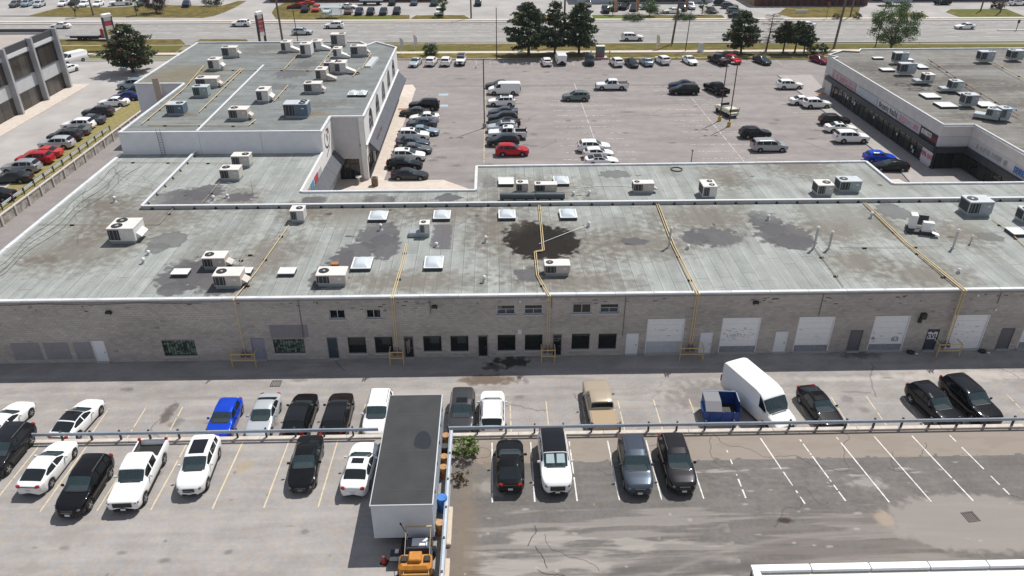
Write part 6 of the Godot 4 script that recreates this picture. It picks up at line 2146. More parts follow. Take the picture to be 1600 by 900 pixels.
func _far_buildings() -> void:
	var brick := mottled("far_brick", lin(0.105, 0.05, 0.042), lin(0.17, 0.085, 0.07), 0.9, 0.05, 0.8)
	var roofm: Material = mats["far_asphalt"]
	var o := simple_building("brick_hall", "dark red brick hall across the street behind the dry lawn", 72.0, 103.0, -250.0, -217.3, 6.0, brick, roofm)
	var s := st()
	for k in 15:
		s = st()
		box(s, Vector3(74.0 + k * 1.95, 3.0, -217.2), Vector3(0.9, 5.9, 0.3))
		part("pier", s, mottled("far_brick_dark", lin(0.06, 0.032, 0.03), lin(0.10, 0.055, 0.05), 0.9, 0.05, 0.8), o)
	s = st()
	box(s, Vector3(71.9, 3.0, -228), Vector3(0.4, 6.0, 20))
	part("tan_wall", s, mottled("tan_brick", lin(0.30, 0.20, 0.10), lin(0.40, 0.28, 0.15), 0.9, 0.05, 0.5), o)
	o = simple_building("car_showroom", "glass fronted car showroom across the street with pale metal panels", 24.0, 62.0, -250.0, -223.5, 7.0, mottled("showroom_metal", lin(0.50, 0.53, 0.56), lin(0.58, 0.61, 0.64), 0.4, 0.02, 0.1), roofm)
	storefront(o, Vector2(35.0, -223.4), Vector2(55.0, -223.4), 0.2, 5.4, 16, Vector2(0, 1))
	o = simple_building("brick_shed", "low dark brick shop across the street behind the parked row", -62.0, -14.0, -250.0, -226.5, 4.5, brick, roofm)
	for k in 8:
		s = st()
		box(s, Vector3(-58.0 + k * 5.4, 1.7, -226.42), Vector3(2.6, 2.2, 0.12))
		part("window", s, mat("shop_glass"), o)
	o = simple_building("dark_warehouse", "charcoal warehouse wall at the street's far side behind the green island", 108.0, 170.0, -260.0, -224.5, 6.5, mottled("far_dark", lin(0.05, 0.045, 0.055), lin(0.075, 0.07, 0.08), 0.7, 0.02, 0.1), roofm)
	for k in 5:
		s = st()
		box(s, Vector3(116.0 + k * 10.0, 1.9, -224.4), Vector3(4.0, 3.6, 0.15))
		part("door", s, mat("far_door", lin(0.12, 0.12, 0.13), 0.5), o)
	# white box truck body and grey trailer across the street
	var t := thing("box_trailer", "white box trailer parked in front of the brick shop", "trailer", Vector3(-33.0, 0, -222.0))
	s = st()
	soft_box(s, Vector3(0, 2.35, 0), Vector3(6.2, 2.5, 2.5), 0.05)
	part("box", s, mat("trailer_white", lin(0.62, 0.66, 0.70), 0.5), t)
	s = st()
	box(s, Vector3(0, 0.85, 0), Vector3(6.0, 0.45, 2.2))
	part("chassis", s, mat("car_dark"), t)
	for q: Array in [[-1.8, 1.0], [1.8, 1.0], [-1.8, -1.0], [1.8, -1.0]]:
		s = st()
		tube(s, Vector3(q[0], 0.45, q[1] - 0.14), Vector3(q[0], 0.45, q[1] + 0.14), 0.45, 0.45, 14)
		part("wheel", s, mat("tyre"), t)
	t = thing("tipper_trailer", "blue grey tipping trailer across the street behind the leafy tree", "trailer", Vector3(111.0, 0, -217.5), -6.0)
	s = st()
	var a := [Vector3(-3.4, 1.0, 1.3), Vector3(3.4, 1.0, 1.3), Vector3(4.2, 3.1, 1.3), Vector3(-4.2, 3.1, 1.3)]
	for k in 4:
		var j := (k + 1) % 4
		quad(s, a[k], a[j], a[j] * Vector3(1, 1, -1), a[k] * Vector3(1, 1, -1))
	quad(s, a[3], a[2], a[1], a[0])
	quad(s, a[0] * Vector3(1, 1, -1), a[1] * Vector3(1, 1, -1), a[2] * Vector3(1, 1, -1), a[3] * Vector3(1, 1, -1))
	part("hopper", s, mat("tipper_grey", lin(0.27, 0.31, 0.38), 0.5), t)
	for q: Array in [[-2.0, 1.0], [2.0, 1.0], [-2.0, -1.0], [2.0, -1.0]]:
		s = st()
		tube(s, Vector3(q[0], 0.48, q[1] - 0.14), Vector3(q[0], 0.48, q[1] + 0.14), 0.48, 0.48, 14)
		part("wheel", s, mat("tyre"), t)
	s = st()
	box(s, Vector3(0, 0.85, 0), Vector3(6.6, 0.28, 1.6))
	part("chassis", s, mat("car_dark"), t)

func _plants() -> void:
	pine(Vector3(7.5, 0.1, -160.2), 10.4, 4.7, "broad dark pine, widest of the three beside the white delivery van", 101, 0.08, 0.05)
	pine(Vector3(13.0, 0.1, -161.6), 10.4, 3.0, "thin see-through pine between two dense ones", 102, 0.45, 0.1)
	pine(Vector3(18.0, 0.1, -161.2), 10.0, 3.7, "dark pine beside the graffitied electrical cabinet", 103, 0.08, 0.03)
	pine(Vector3(51.8, 0.1, -161.0), 8.4, 3.5, "single dark pine beside the bare tree", 104, 0.10, 0.04)
	bare_tree(Vector3(57.6, 0.1, -162.6), 7.6, 3.0, "leafless brown tree standing between two pines", 105)
	pine(Vector3(60.6, 0.1, -160.8), 6.6, 2.5, "twisted pine with brown patches next to the bare tree", 106, 0.15, 0.25, 0.12, 0.35)
	pine(Vector3(63.2, 0.1, -161.2), 6.2, 2.5, "small flat-topped pine in the middle of the twisted group", 107, 0.15, 0.20, -0.05, 0.35)
	pine(Vector3(65.0, 0.1, -160.7), 5.6, 2.2, "smallest twisted pine beside the round shrubs", 108, 0.2, 0.15, 0.08, 0.3)
	pine(Vector3(-66.2, 1.2, -143.5), 8.6, 4.2, "pine with rusty lower boughs beside the tall shop wing", 109, 0.12, 0.35, 0.0, 0.10)
	leafy("shrub", Vector3(66.8, 0.1, -160.6), 2.0, 1.3, 0.0, 22, 60, 0.16, Color(0.045, 0.075, 0.028), "round green shrub, larger of two by the twisted pines", "shrub", 120)
	leafy("shrub", Vector3(69.0, 0.1, -161.0), 1.8, 1.0, 0.0, 18, 60, 0.16, Color(0.055, 0.085, 0.030), "round green shrub, smaller of two by the twisted pines", "shrub", 121)
	leafy("shrub", Vector3(-12.7, 0.1, -161.0), 2.1, 1.5, 0.0, 30, 80, 0.15, Color(0.050, 0.085, 0.035), "round green bush on the roadside lawn behind white cars", "shrub", 122)
	leafy("leafy_tree", Vector3(83.8, 0.1, -162.0), 9.6, 4.8, 1.6, 84, 150, 0.20, Color(0.10, 0.15, 0.055), "airy pale green tree rising behind the grey shop roof", "tree", 123, 0.62)
	leafy("leafy_tree", Vector3(-87.0, 0.1, -209.5), 5.0, 2.7, 0.8, 34, 90, 0.22, Color(0.055, 0.030, 0.030), "dark purple-leaved tree on the dry lawn across the street", "tree", 124)
	leafy("leafy_tree", Vector3(-12.4, 0.1, -203.4), 6.0, 1.5, 1.2, 24, 70, 0.2, Color(0.075, 0.125, 0.035), "slim bright green street tree across the street near a tall pole", "tree", 125)
	leafy("leafy_tree", Vector3(-91.0, 0.1, -206.6), 4.2, 1.1, 1.0, 14, 50, 0.2, Color(0.08, 0.12, 0.035), "slender young tree beside the purple-leaved tree", "tree", 126)
	leafy("leafy_tree", Vector3(-105.4, 0.1, -204.5), 4.0, 1.1, 1.2, 10, 40, 0.2, Color(0.10, 0.11, 0.045), "pale young tree on the dry lawn behind the tow truck", "tree", 133)
	leafy("shrub", Vector3(-76.2, 0.1, -221.0), 2.8, 2.4, 0.0, 28, 70, 0.2, Color(0.04, 0.06, 0.022), "broad dark bush at the dry lawn's corner by the driveway", "shrub", 127)
	leafy("leafy_tree", Vector3(40.4, 0.1, -202.8), 3.8, 1.9, 0.9, 26, 70, 0.2, Color(0.085, 0.15, 0.045), "small round bright green tree in front of the showroom", "tree", 128)
	leafy("leafy_tree", Vector3(31.2, 0.1, -205.0), 3.6, 1.2, 0.8, 14, 60, 0.2, Color(0.08, 0.14, 0.04), "small green tree beside the showroom's first flag", "tree", 129)
	leafy("leafy_tree", Vector3(54.3, 0.1, -204.8), 4.6, 1.2, 1.2, 14, 60, 0.2, Color(0.08, 0.13, 0.04), "slim green tree at the showroom's east end", "tree", 130)
	leafy("shrub", Vector3(135.8, 0.1, -212.0), 2.2, 1.7, 0.0, 20, 60, 0.2, Color(0.06, 0.035, 0.035), "reddish bush behind the green island across the street", "shrub", 131)
	for q: Array in [[35.6, -198.2, "green hedge clump on the far kerb by the showroom, western one"], [48.2, -198.2, "green hedge clump on the far kerb by the showroom, eastern one"]]:
		leafy("hedge", Vector3(q[0], 0.1, q[1]), 1.1, 2.6, 0.0, 44, 46, 0.18, Color(0.05, 0.085, 0.025), q[2], "hedge", 140 + int(q[0]))
	for q: Array in [[43.0, -206.0, "low flower bed with orange blooms before the showroom's middle"], [57.0, -206.2, "low flower bed with orange blooms at the showroom's east end"]]:
		leafy("flower_bed", Vector3(q[0], 0.1, q[1]), 0.7, 2.4, 0.0, 36, 30, 0.14, Color(0.12, 0.09, 0.03), q[2], "flower bed", 150 + int(q[0]))
	for q: Array in [[87.0, -198.5, "brown dried bush beside the street sign, nearer the brick hall"], [92.0, -198.6, "brown dried bush beside the street sign, nearer the utility pole"]]:
		leafy("shrub", Vector3(q[0], 0.1, q[1]), 1.2, 1.1, 0.0, 18, 36, 0.16, Color(0.11, 0.085, 0.04), q[2], "shrub", 160 + int(q[0]))
	leafy("shrub", Vector3(-49.4, 0.0, -109.6), 3.6, 1.5, 0.0, 26, 60, 0.18, Color(0.035, 0.055, 0.025), "dark bush in the corner behind the tall wing's leaning board", "shrub", 134)
	leafy("weed_clump", Vector3(-2.15, 1.0, -39.3), 1.5, 0.85, 0.0, 26, 44, 0.13, Color(0.14, 0.20, 0.055), "pale green weed bush growing beside the guard rail", "plant", 132, 0.7)
	leafy("weed_clump", Vector3(-2.35, 1.0, -36.9), 0.7, 0.55, 0.0, 14, 30, 0.10, Color(0.13, 0.10, 0.06), "brown dried weeds at the foot of the guard rail", "plant", 135, 0.8)

func _street_things() -> void:
	pole("utility_pole", Vector3(-45.2, 0, -170.6), 15.0, 0.24, 0.16, "wood", "timber utility pole beside the red and white pylon sign", -0.3)
	pole("street_lamp", Vector3(-41.9, 0, -170.4), 13.5, 0.09, 0.06, "thin", "thin dark lamp post right beside the timber utility pole", -0.3)
	pole("utility_pole", Vector3(-5.2, 0, -201.2), 12.0, 0.22, 0.16, "wood", "timber utility pole on the far verge near a slim street tree", 0.0)
	pole("street_lamp", Vector3(0.9, 0, -157.0), 10.2, 0.10, 0.07, "thin", "thin dark lamp post on the roadside lawn near the white jeep")
	pole("utility_pole", Vector3(15.6, 0, -170.4), 15.5, 0.24, 0.17, "wood", "timber utility pole rising among the three pines")
	pole("utility_pole", Vector3(39.3, 0, -170.2), 14.5, 0.24, 0.17, "wood", "timber utility pole leaning over the lawn near the small white flag", 1.1)
	pole("street_lamp", Vector3(40.7, 0, -163.2), 8.4, 0.10, 0.07, "thin", "thin dark lamp post behind the white sedan in the roadside row", 0.3)
	pole("utility_pole", Vector3(72.9, 0, -164.8), 16.0, 0.26, 0.18, "wood", "thick dark utility pole at the grey shop block's corner", 0.8)
	pole("utility_pole", Vector3(91.2, 0, -200.4), 11.0, 0.2, 0.15, "wood", "timber utility pole across the street by the brick hall", 0.3)
	pole("street_lamp", Vector3(82.5, 0, -166.2), 9.4, 0.11, 0.07, "thin", "dark lamp post in front of the airy pale green tree", 0.3)
	pole("utility_pole", Vector3(-102.0, 0, -206.8), 11.0, 0.22, 0.16, "wood", "timber utility pole on the dry lawn behind the tow truck", -0.3)
	pole("utility_pole", Vector3(129.3, 0, -208.2), 10.0, 0.2, 0.16, "wood", "western pole of the pair on the green island", 0.2)
	pole("utility_pole", Vector3(133.0, 0, -205.6), 10.0, 0.2, 0.16, "wood", "eastern pole of the pair on the green island", 0.2)
	pole("lot_lamp", Vector3(-1.3, 0, -113.0), 10.3, 0.10, 0.08, "lot", "tall lamp post at the end of the middle row of cars")
	pole("lot_lamp", Vector3(35.4, 0, -115.6), 9.6, 0.09, 0.07, "lot", "farther of the twin lamp posts on yellow bases")
	pole("lot_lamp", Vector3(36.1, 0, -112.8), 9.6, 0.09, 0.07, "lot", "nearer of the twin lamp posts on yellow bases")
	# small vent post by the roof edge
	var o := thing("short_post", "short grey post standing just beyond the roof edge in the front lot", "post", Vector3(25.7, 0, -93.5))
	var s := st()
	tube(s, Vector3.ZERO, Vector3(0, 3.0, 0), 0.06, 0.05, 8)
	part("post", s, mat("pole_thin"), o)
	s = st()
	tube(s, Vector3(0, 3.0, 0), Vector3(0, 3.3, 0), 0.16, 0.10, 8)
	part("head", s, mat("lamp_head"), o)
	pylon(Vector3(-50.2, 0, -173.0), 6.2, 1.5, 62, "pylon sign with red panels and white base beside the utility pole", [lin(0.62, 0.60, 0.58), lin(0.36, 0.035, 0.06), lin(0.36, 0.035, 0.06), lin(0.36, 0.06, 0.08), lin(0.66, 0.60, 0.62)], ["", "", "", "", ""])
	for k in 3:
		strokes(get_node("pylon_sign"), Vector3(0, 4.65 - k * 0.95, 0.215), Vector3(1, 0, 0), 1.2, 0.34, mat("panel_ink_pale", lin(0.62, 0.45, 0.47), 0.5), 60 + k)
	pylon(Vector3(-79.6, 0, -166.4), 7.0, 1.7, 58, "dark pylon sign with white red and yellow panels beside the pine", [lin(0.60, 0.62, 0.66), lin(0.42, 0.05, 0.08), lin(0.62, 0.60, 0.56), lin(0.55, 0.45, 0.10), lin(0.62, 0.62, 0.62), lin(0.45, 0.34, 0.16)], ["", "", "", "", "", ""])
	# flatbed tow truck
	o = thing("tow_truck", "flatbed tow truck with red cab back and white front on the street", "truck", Vector3(-88.6, 0.01, -177.5), -90)
	s = st()
	soft_box(s, Vector3(0, 1.75, -3.6), Vector3(2.3, 1.9, 2.0), 0.2)
	soft_box(s, Vector3(0, 1.25, -5.2), Vector3(2.1, 1.0, 1.6), 0.2)
	part("cab", s, mat("truck_white", lin(0.66, 0.67, 0.69), 0.35, 0.0, 0.4), o)
	s = st()
	soft_box(s, Vector3(0, 1.75, -2.45), Vector3(2.34, 1.7, 0.8), 0.1)
	part("headboard", s, mat("truck_red", lin(0.42, 0.05, 0.04), 0.4), o)
	s = st()
	for m in [-1.16, 1.16]:
		box(s, Vector3(m, 2.15, -3.7), Vector3(0.03, 0.7, 1.1))
	box(s, Vector3(0, 2.15, -4.61), Vector3(1.9, 0.7, 0.03))
	part("window", s, mat("car_glass"), o)
	s = st()
	soft_box(s, Vector3(0, 1.12, 1.9), Vector3(2.5, 0.16, 7.6), 0.03)
	part("flatbed", s, mat("truck_bed", lin(0.26, 0.25, 0.25), 0.6), o)
	s = st()
	box(s, Vector3(0, 0.75, 0.6), Vector3(1.2, 0.4, 9.0))
	box(s, Vector3(1.1, 0.7, -0.4), Vector3(0.2, 0.5, 2.0))
	part("chassis", s, mat("car_dark"), o)
	for z in [-4.6, 1.6, 2.8]:
		for m in [-1.0, 1.0]:
			s = st()
			tube(s, Vector3(m - 0.15, 0.48, z), Vector3(m + 0.15, 0.48, z), 0.48, 0.48, 14)
			part("wheel", s, mat("tyre"), o)
	# bus shelter
	o = thing("bus_shelter", "pale teal glass bus shelter on the far side of the street", "bus shelter", Vector3(-40.5, 0.1, -202.2))
	for x in [-2.6, 0.0, 2.6]:
		for z in [-0.8, 0.8]:
			s = st()
			box(s, Vector3(x, 1.25, z), Vector3(0.10, 2.5, 0.10))
			part("post", s, mat("teal_frame"), o)
	s = st()
	soft_box(s, Vector3(0, 2.56, 0), Vector3(5.6, 0.14, 2.0), 0.03)
	part("roof", s, mat("teal_roof", lin(0.36, 0.50, 0.52), 0.3), o)
	var gl := mat("shelter_glass", Color(0.75, 0.9, 0.92, 0.18), 0.05)
	gl.transparency = BaseMaterial3D.TRANSPARENCY_ALPHA
	for x in [-1.3, 1.3]:
		s = st()
		box(s, Vector3(x, 1.3, -0.8), Vector3(2.4, 1.9, 0.02))
		part("pane", s, gl, o)
	s = st()
	box(s, Vector3(0, 0.5, -0.4), Vector3(3.0, 0.08, 0.45))
	part("bench", s, mat("teal_frame"), o)
	# electrical cabinet with red graffiti and bollards
	o = thing("electrical_cabinet", "grey electrical cabinet with red graffiti on a pale plinth at the lawn", "cabinet", Vector3(21.9, 0, -157.4))
	s = st()
	box(s, Vector3(0, 0.2, 0.1), Vector3(2.9, 0.4, 1.8))
	part("plinth", s, mats["pale_concrete"], o)
	s = st()
	soft_box(s, Vector3(0, 1.45, 0), Vector3(1.7, 2.1, 1.2), 0.03)
	part("cabinet", s, mottled("cabinet_green", lin(0.10, 0.115, 0.115), lin(0.15, 0.165, 0.165), 0.6, 0.03, 0.3), o)
	s = st()
	soft_box(s, Vector3(0, 2.54, 0), Vector3(1.8, 0.10, 1.3), 0.02)
	part("cap", s, mat("lid_pale", lin(0.6, 0.6, 0.55), 0.6), o)
	strokes(o, Vector3(-0.3, 0.75, 0.62), Vector3(1, 0, 0), 1.3, 0.6, mat("graffiti_red"), 51)
	strokes(o, Vector3(0.0, 0.22, 1.01), Vector3(1, 0, 0), 2.4, 0.3, mat("graffiti_red"), 52)
	for q: Array in [[-1.9, "yellow steel bollard on the west side of the graffitied cabinet"], [1.9, "yellow steel bollard on the east side of the graffitied cabinet"]]:
		var b := thing("bollard", q[1], "bollard", Vector3(21.9 + q[0], 0.1, -157.0), 0.0, "bollards by the cabinet")
		s = st()
		tube(s, Vector3.ZERO, Vector3(0, 1.5, 0), 0.13, 0.13, 10)
		tube(s, Vector3(0, 1.5, 0), Vector3(0, 1.58, 0), 0.13, 0.05, 10)
		part("post", s, mat("bollard_yellow"), b)
	# feather flags
	for q: Array in [[-19.0, -162.6, "white feather flag at the lawn next to the arched wing's corner", 0.62, 0.60, 0.58], [-16.4, -165.4, "leaning white feather flag on the lawn behind the round bush", 0.60, 0.58, 0.57], [34.8, -164.6, "cream feather flag on the lawn by the small yellow guy base", 0.62, 0.55, 0.42], [31.4, -203.8, "orange and white banner flag by the small tree at the showroom", 0.55, 0.25, 0.16], [37.0, -203.8, "orange banner flag near the showroom's flower bed", 0.5, 0.22, 0.12], [49.6, -203.8, "brown banner flag between hedge and showroom", 0.3, 0.17, 0.1]]:
		var f := thing("feather_flag", q[2], "flag", Vector3(q[0], 0.1, q[1]), 0.0, "flags along the street")
		s = st()
		tube(s, Vector3.ZERO, Vector3(-0.1, 3.2 if q[1] > -180 else 5.0, 0), 0.03, 0.02, 6)
		part("pole", s, mat("white_metal"), f)
		s = st()
		var hh := 3.1 if q[1] > -180 else 4.9
		for k in 6:
			var a: float = float(k) / 6
			var b: float = float(k + 1) / 6
			var f0 := func(t: float) -> Array: return [Vector3(-0.08 * t, 0.9 + (hh - 0.9) * t, 0.0), Vector3(0.55 + 0.12 * sin(t * 3.0) - 0.5 * maxf(0.0, t - 0.8) * 4.0, 0.9 + (hh - 0.9) * t, 0.08 * sin(t * 7.0))]
			var p0: Array = f0.call(a)
			var p1: Array = f0.call(b)
			quad(s, p0[0], p0[1], p1[1], p1[0])
			quad(s, p0[0] + Vector3(0, 0, 0.01), p1[0] + Vector3(0, 0, 0.01), p1[1] + Vector3(0, 0, 0.01), p0[1] + Vector3(0, 0, 0.01))
		part("cloth", s, mat("flag_%d" % int(q[0]), lin(q[3], q[4], q[5]), 0.7), f)
	# A-board on the lawn
	o = thing("lawn_sign", "white A-shaped sign board on the lawn near the black pickup", "sign", Vector3(43.9, 0.1, -163.0), 12)
	for m in [-1.0, 1.0]:
		s = st()
		box(s, Vector3(0, 0.8, m * 0.25), Vector3(1.0, 1.6, 0.05), Basis(Vector3.RIGHT, -m * 0.16))
		part("board", s, mat("sign_white"), o)
	o = thing("street_sign", "round dark street sign on a post by the dried bushes", "sign", Vector3(84.4, 0.1, -198.6))
	s = st()
	tube(s, Vector3.ZERO, Vector3(0, 3.8, 0), 0.05, 0.05, 8)
	part("post", s, mat("pole_thin"), o)
	s = st()
	tube(s, Vector3(0, 3.5, 0.06), Vector3(0, 3.5, 0.10), 0.5, 0.5, 16)
	part("disc", s, mat("sign_brown", lin(0.12, 0.03, 0.02), 0.6), o)
	o = thing("lawn_plank_sign", "low white board lying on the dry lawn before the brick hall", "sign", Vector3(80.6, 0.1, -206.0))
	s = st()
	soft_box(s, Vector3(0, 0.5, 0), Vector3(3.2, 0.7, 0.2), 0.03)
	part("board", s, mat("sign_white"), o)
	for m in [-1.2, 1.2]:
		s = st()
		box(s, Vector3(m, 0.12, 0), Vector3(0.12, 0.28, 0.14))
		part("leg", s, mat("sign_post"), o)
	# median island with sign
	s = st()
	prism(s, rect_pts(119.5, 160, -183.9, -182.9), 0.0, 0.16)
	struct("median_kerb", s, mats["curb"])
	o = thing("median_sign", "small dark sign post at the end of the street's median", "sign", Vector3(123.8, 0.16, -183.4))
	s = st()
	box(s, Vector3(0, 0.9, 0), Vector3(0.12, 1.8, 0.12))
	part("post", s, mat("pole_thin"), o)
	s = st()
	box(s, Vector3(0, 1.9, 0.08), Vector3(0.6, 0.8, 0.05))
	part("plate", s, mat("sign_post"), o)
	# utility guy base in yellow
	o = thing("guy_guard", "yellow guard at the foot of the leaning utility pole", "guard", Vector3(38.3, 0.1, -167.6))
	s = st()
	box(s, Vector3(0, 0.35, 0), Vector3(1.4, 0.14, 0.14), Basis(Vector3.FORWARD, 0.25))
	box(s, Vector3(0.3, 0.3, 0), Vector3(0.14, 0.6, 0.14))
	part("guard", s, mat("bollard_yellow"), o)
	# cream open utility vehicle by the twin lamps
	o = thing("utility_vehicle", "cream open-backed utility vehicle beside the twin lamp posts", "car", Vector3(37.4, 0, -118.9), 17)
	s = st()
	soft_box(s, Vector3(0, 0.85, -1.5), Vector3(1.8, 0.55, 1.6), 0.10)
	soft_box(s, Vector3(0, 0.80, 1.0), Vector3(1.85, 0.16, 2.4), 0.05)
	soft_box(s, Vector3(-0.86, 1.0, 0.2), Vector3(0.12, 0.6, 3.6), 0.04)
	soft_box(s, Vector3(0.86, 1.0, 0.2), Vector3(0.12, 0.6, 3.6), 0.04)
	soft_box(s, Vector3(0, 1.32, 0.95), Vector3(1.7, 0.10, 1.5), 0.04)
	part("body", s, mat("cream_paint"), o)
	s = st()
	soft_box(s, Vector3(0, 1.15, -0.3), Vector3(1.5, 0.5, 0.5), 0.08)
	part("seat", s, mat("seat_grey", lin(0.22, 0.22, 0.25), 0.7), o)
	s = st()
	box(s, Vector3(0, 1.45, -0.72), Vector3(1.6, 0.55, 0.04), Basis(Vector3.RIGHT, -0.3))
	part("windscreen", s, mat("car_glass"), o)
	for m in [-0.85, 0.85]:
		s = st()
		tube(s, Vector3(m, 0.6, 1.9), Vector3(m, 1.7, 2.15), 0.04, 0.04, 6)
		tube(s, Vector3(m, 1.35, 2.0), Vector3(m * 0.4, 1.35, 2.15), 0.03, 0.03, 6)
		part("rack_post", s, mat("car_dark"), o)
	s = st()
	soft_box(s, Vector3(0, 0.55, 2.15), Vector3(1.7, 0.16, 0.16), 0.04)
	part("bumper", s, mat("cream_paint"), o)
	s = st()
	box(s, Vector3(0, 0.55, 0), Vector3(1.5, 0.3, 3.9))
	part("chassis", s, mat("car_dark"), o)
	for z in [-1.4, 1.3]:
		for m in [-0.8, 0.8]:
			s = st()
			tube(s, Vector3(m - 0.13, 0.4, z), Vector3(m + 0.13, 0.4, z), 0.4, 0.4, 14)
			part("wheel", s, mat("tyre"), o)
	# trash bins and planter on the walkways
	for q: Array in [[-14.9, -89.9, "brown pebble-sided trash bin at the walkway corner by the charcoal sedan", 0], [46.0, -84.8, "brown trash bin on the beige walkway behind the roof corner", 0], [-17.0, -90.6, "pale pedestal urn standing on the walkway below the grey end wall", 1]]:
		var b := thing("urn_planter" if q[3] else "trash_bin", q[2], "planter" if q[3] else "trash bin", Vector3(q[0], 0.13, q[1]))
		s = st()
		if q[3]:
			tube(s, Vector3.ZERO, Vector3(0, 0.12, 0), 0.3, 0.22, 12)
			tube(s, Vector3(0, 0.12, 0), Vector3(0, 0.6, 0), 0.10, 0.10, 10)
			tube(s, Vector3(0, 0.6, 0), Vector3(0, 0.95, 0), 0.16, 0.42, 12)
			part("bowl", s, mat("urn", lin(0.48, 0.44, 0.40), 0.8), b)
		else:
			soft_box(s, Vector3(0, 0.55, 0), Vector3(0.75, 1.1, 0.75), 0.05)
			part("bin", s, mottled("bin_brown", lin(0.14, 0.10, 0.07), lin(0.22, 0.16, 0.115), 0.9, 0.06, 1.0), b)
			s = st()
			tube(s, Vector3(0, 1.1, 0), Vector3(0, 1.14, 0), 0.26, 0.26, 12)
			part("opening", s, mat("fan_dark", lin(0.015, 0.015, 0.016), 0.6), b)

func _yard_things() -> void:
	# curb wall and guard rails
	var o := thing("curb_wall", "pale concrete curb wall between the alley and the raised lots", "wall")
	var s := st()
	for k in 45:
		s = st()
		soft_box(s, Vector3(-66.0 + k * 3.0, 0.56, -41.28), Vector3(2.985, 1.16, 0.36), 0.03)
		part("curb_block", s, mottled("curb_pale", lin(0.46, 0.41, 0.36), lin(0.60, 0.54, 0.48), 0.85, 0.02, 0.25), o)
	rng.seed = 31
	guard_rail(Vector3(-66, 1.1, -41.22), Vector3(-8.2, 1.1, -41.22), 2.0, "galvanized guard rail on the curb wall, the stretch west of the site trailer", 0.80, true)
	guard_rail(Vector3(-3.35, 1.1, -41.22), Vector3(66, 1.1, -41.22), 2.0, "galvanized guard rail on the curb wall, the stretch east of the site trailer", 0.80, true)
	guard_rail(Vector3(-3.22, 1.0, -40.9), Vector3(-3.22, 1.0, -22.0), 2.4, "pale guard rail running toward the camera between the two raised lots", 0.92, false)
	for q: Array in [[-32.9, 3.0, "longer"], [-28.6, 3.6, "shorter"]]:
		var b := thing("wheel_stop", "pale concrete beam lying along the guard rail, " + ("beside the blue barrel" if q[0] < -30 else "beside the orange kettle trailer"), "wheel stop", Vector3(-2.92, 1.0, q[0]))
		s = st()
		soft_box(s, Vector3(0, 0.14, 0), Vector3(0.30, 0.28, q[1]), 0.04)
		part("beam", s, mottled("stop_concrete", lin(0.48, 0.40, 0.31), lin(0.60, 0.52, 0.42), 0.85, 0.03, 0.4), b)
	# site trailer
	o = thing("site_trailer", "white ribbed site office trailer with flat charcoal roof and a wet patch", "trailer", Vector3(-5.47, 1.0, -36.6))
	var tw := mottled("trailer_skin", lin(0.62, 0.66, 0.70), lin(0.68, 0.72, 0.76), 0.5, 0.02, 0.15)
	s = st()
	box(s, Vector3(0, 1.95, 0), Vector3(3.50, 2.55, 10.0))
	part("box", s, tw, o)
	for k in 24:
		s = st()
		box(s, Vector3(-1.68 + k * 0.146, 1.95, 5.01), Vector3(0.035, 2.5, 0.022))
		part("rib", s, tw, o)
	for k in 40:
		s = st()
		box(s, Vector3(1.757, 1.95, -4.9 + k * 0.25), Vector3(0.02, 2.5, 0.03))
		part("rib", s, tw, o)
	s = st()
	soft_box(s, Vector3(0, 3.30, 0), Vector3(3.62, 0.12, 10.14), 0.02)
	var rf := part("roof", s, mottled("trailer_trim", lin(0.55, 0.57, 0.59), lin(0.62, 0.64, 0.66), 0.45, 0.02, 0.2), o)
	s = st()
	box(s, Vector3(0, 3.364, 0), Vector3(3.50, 0.02, 10.02))
	part("membrane", s, mottled("trailer_roof", lin(0.028, 0.029, 0.031), lin(0.046, 0.047, 0.050), 0.8, 0.015, 0.12), rf)
	s = st()
	for z in [-2.9, 0.6, 3.9]:
		box(s, Vector3(0, 3.376, z), Vector3(3.48, 0.006, 0.09))
	part("membrane_seam", s, mat("seam_dark", lin(0.036, 0.037, 0.04), 0.7), rf).set_meta("kind", "stuff")
	s = st()
	var pc := Vector3(0.72, 3.379, -0.2)
	for k in 18:
		var a := TAU * k / 18
		var b := TAU * (k + 1) / 18
		var ra := 0.55 + 0.16 * cos(a - 5.4) + 0.05 * sin(3.0 * a)
		var rb := 0.55 + 0.16 * cos(b - 5.4) + 0.05 * sin(3.0 * b)
		tri(s, pc, pc + Vector3(cos(b) * rb, 0, sin(b) * rb * 1.5), pc + Vector3(cos(a) * ra, 0, sin(a) * ra * 1.5))
	part("water_patch", s, mat("roof_water", lin(0.022, 0.024, 0.030), 0.3), rf)
	s = st()
	box(s, Vector3(0, 0.55, 0), Vector3(2.6, 0.25, 9.6))
	box(s, Vector3(0, 0.45, 5.2), Vector3(0.3, 0.2, 1.4))
	part("chassis", s, mat("car_dark"), o)
	for z in [-0.8, 0.5]:
		for m in [-1.45, 1.45]:
			s = st()
			tube(s, Vector3(m - 0.12, 0.36, z), Vector3(m + 0.12, 0.36, z), 0.36, 0.36, 14)
			part("wheel", s, mat("tyre"), o)
	for z in [-4.2, -2.6, -0.9, 1.2, 3.4]:
		s = st()
		box(s, Vector3(1.78, 2.75 if z != 1.2 else 2.9, z), Vector3(0.08, 0.25, 0.12))
		part("side_lamp", s, mat("side_lamp", lin(0.06, 0.06, 0.07), 0.5), o)
	# barrels
	barrel(Vector3(-3.42, 1.0, -34.4), lin(0.02, 0.13, 0.42), "blue", "bright blue plastic barrel between the trailer and the guard rail", 0.34, 1.05)
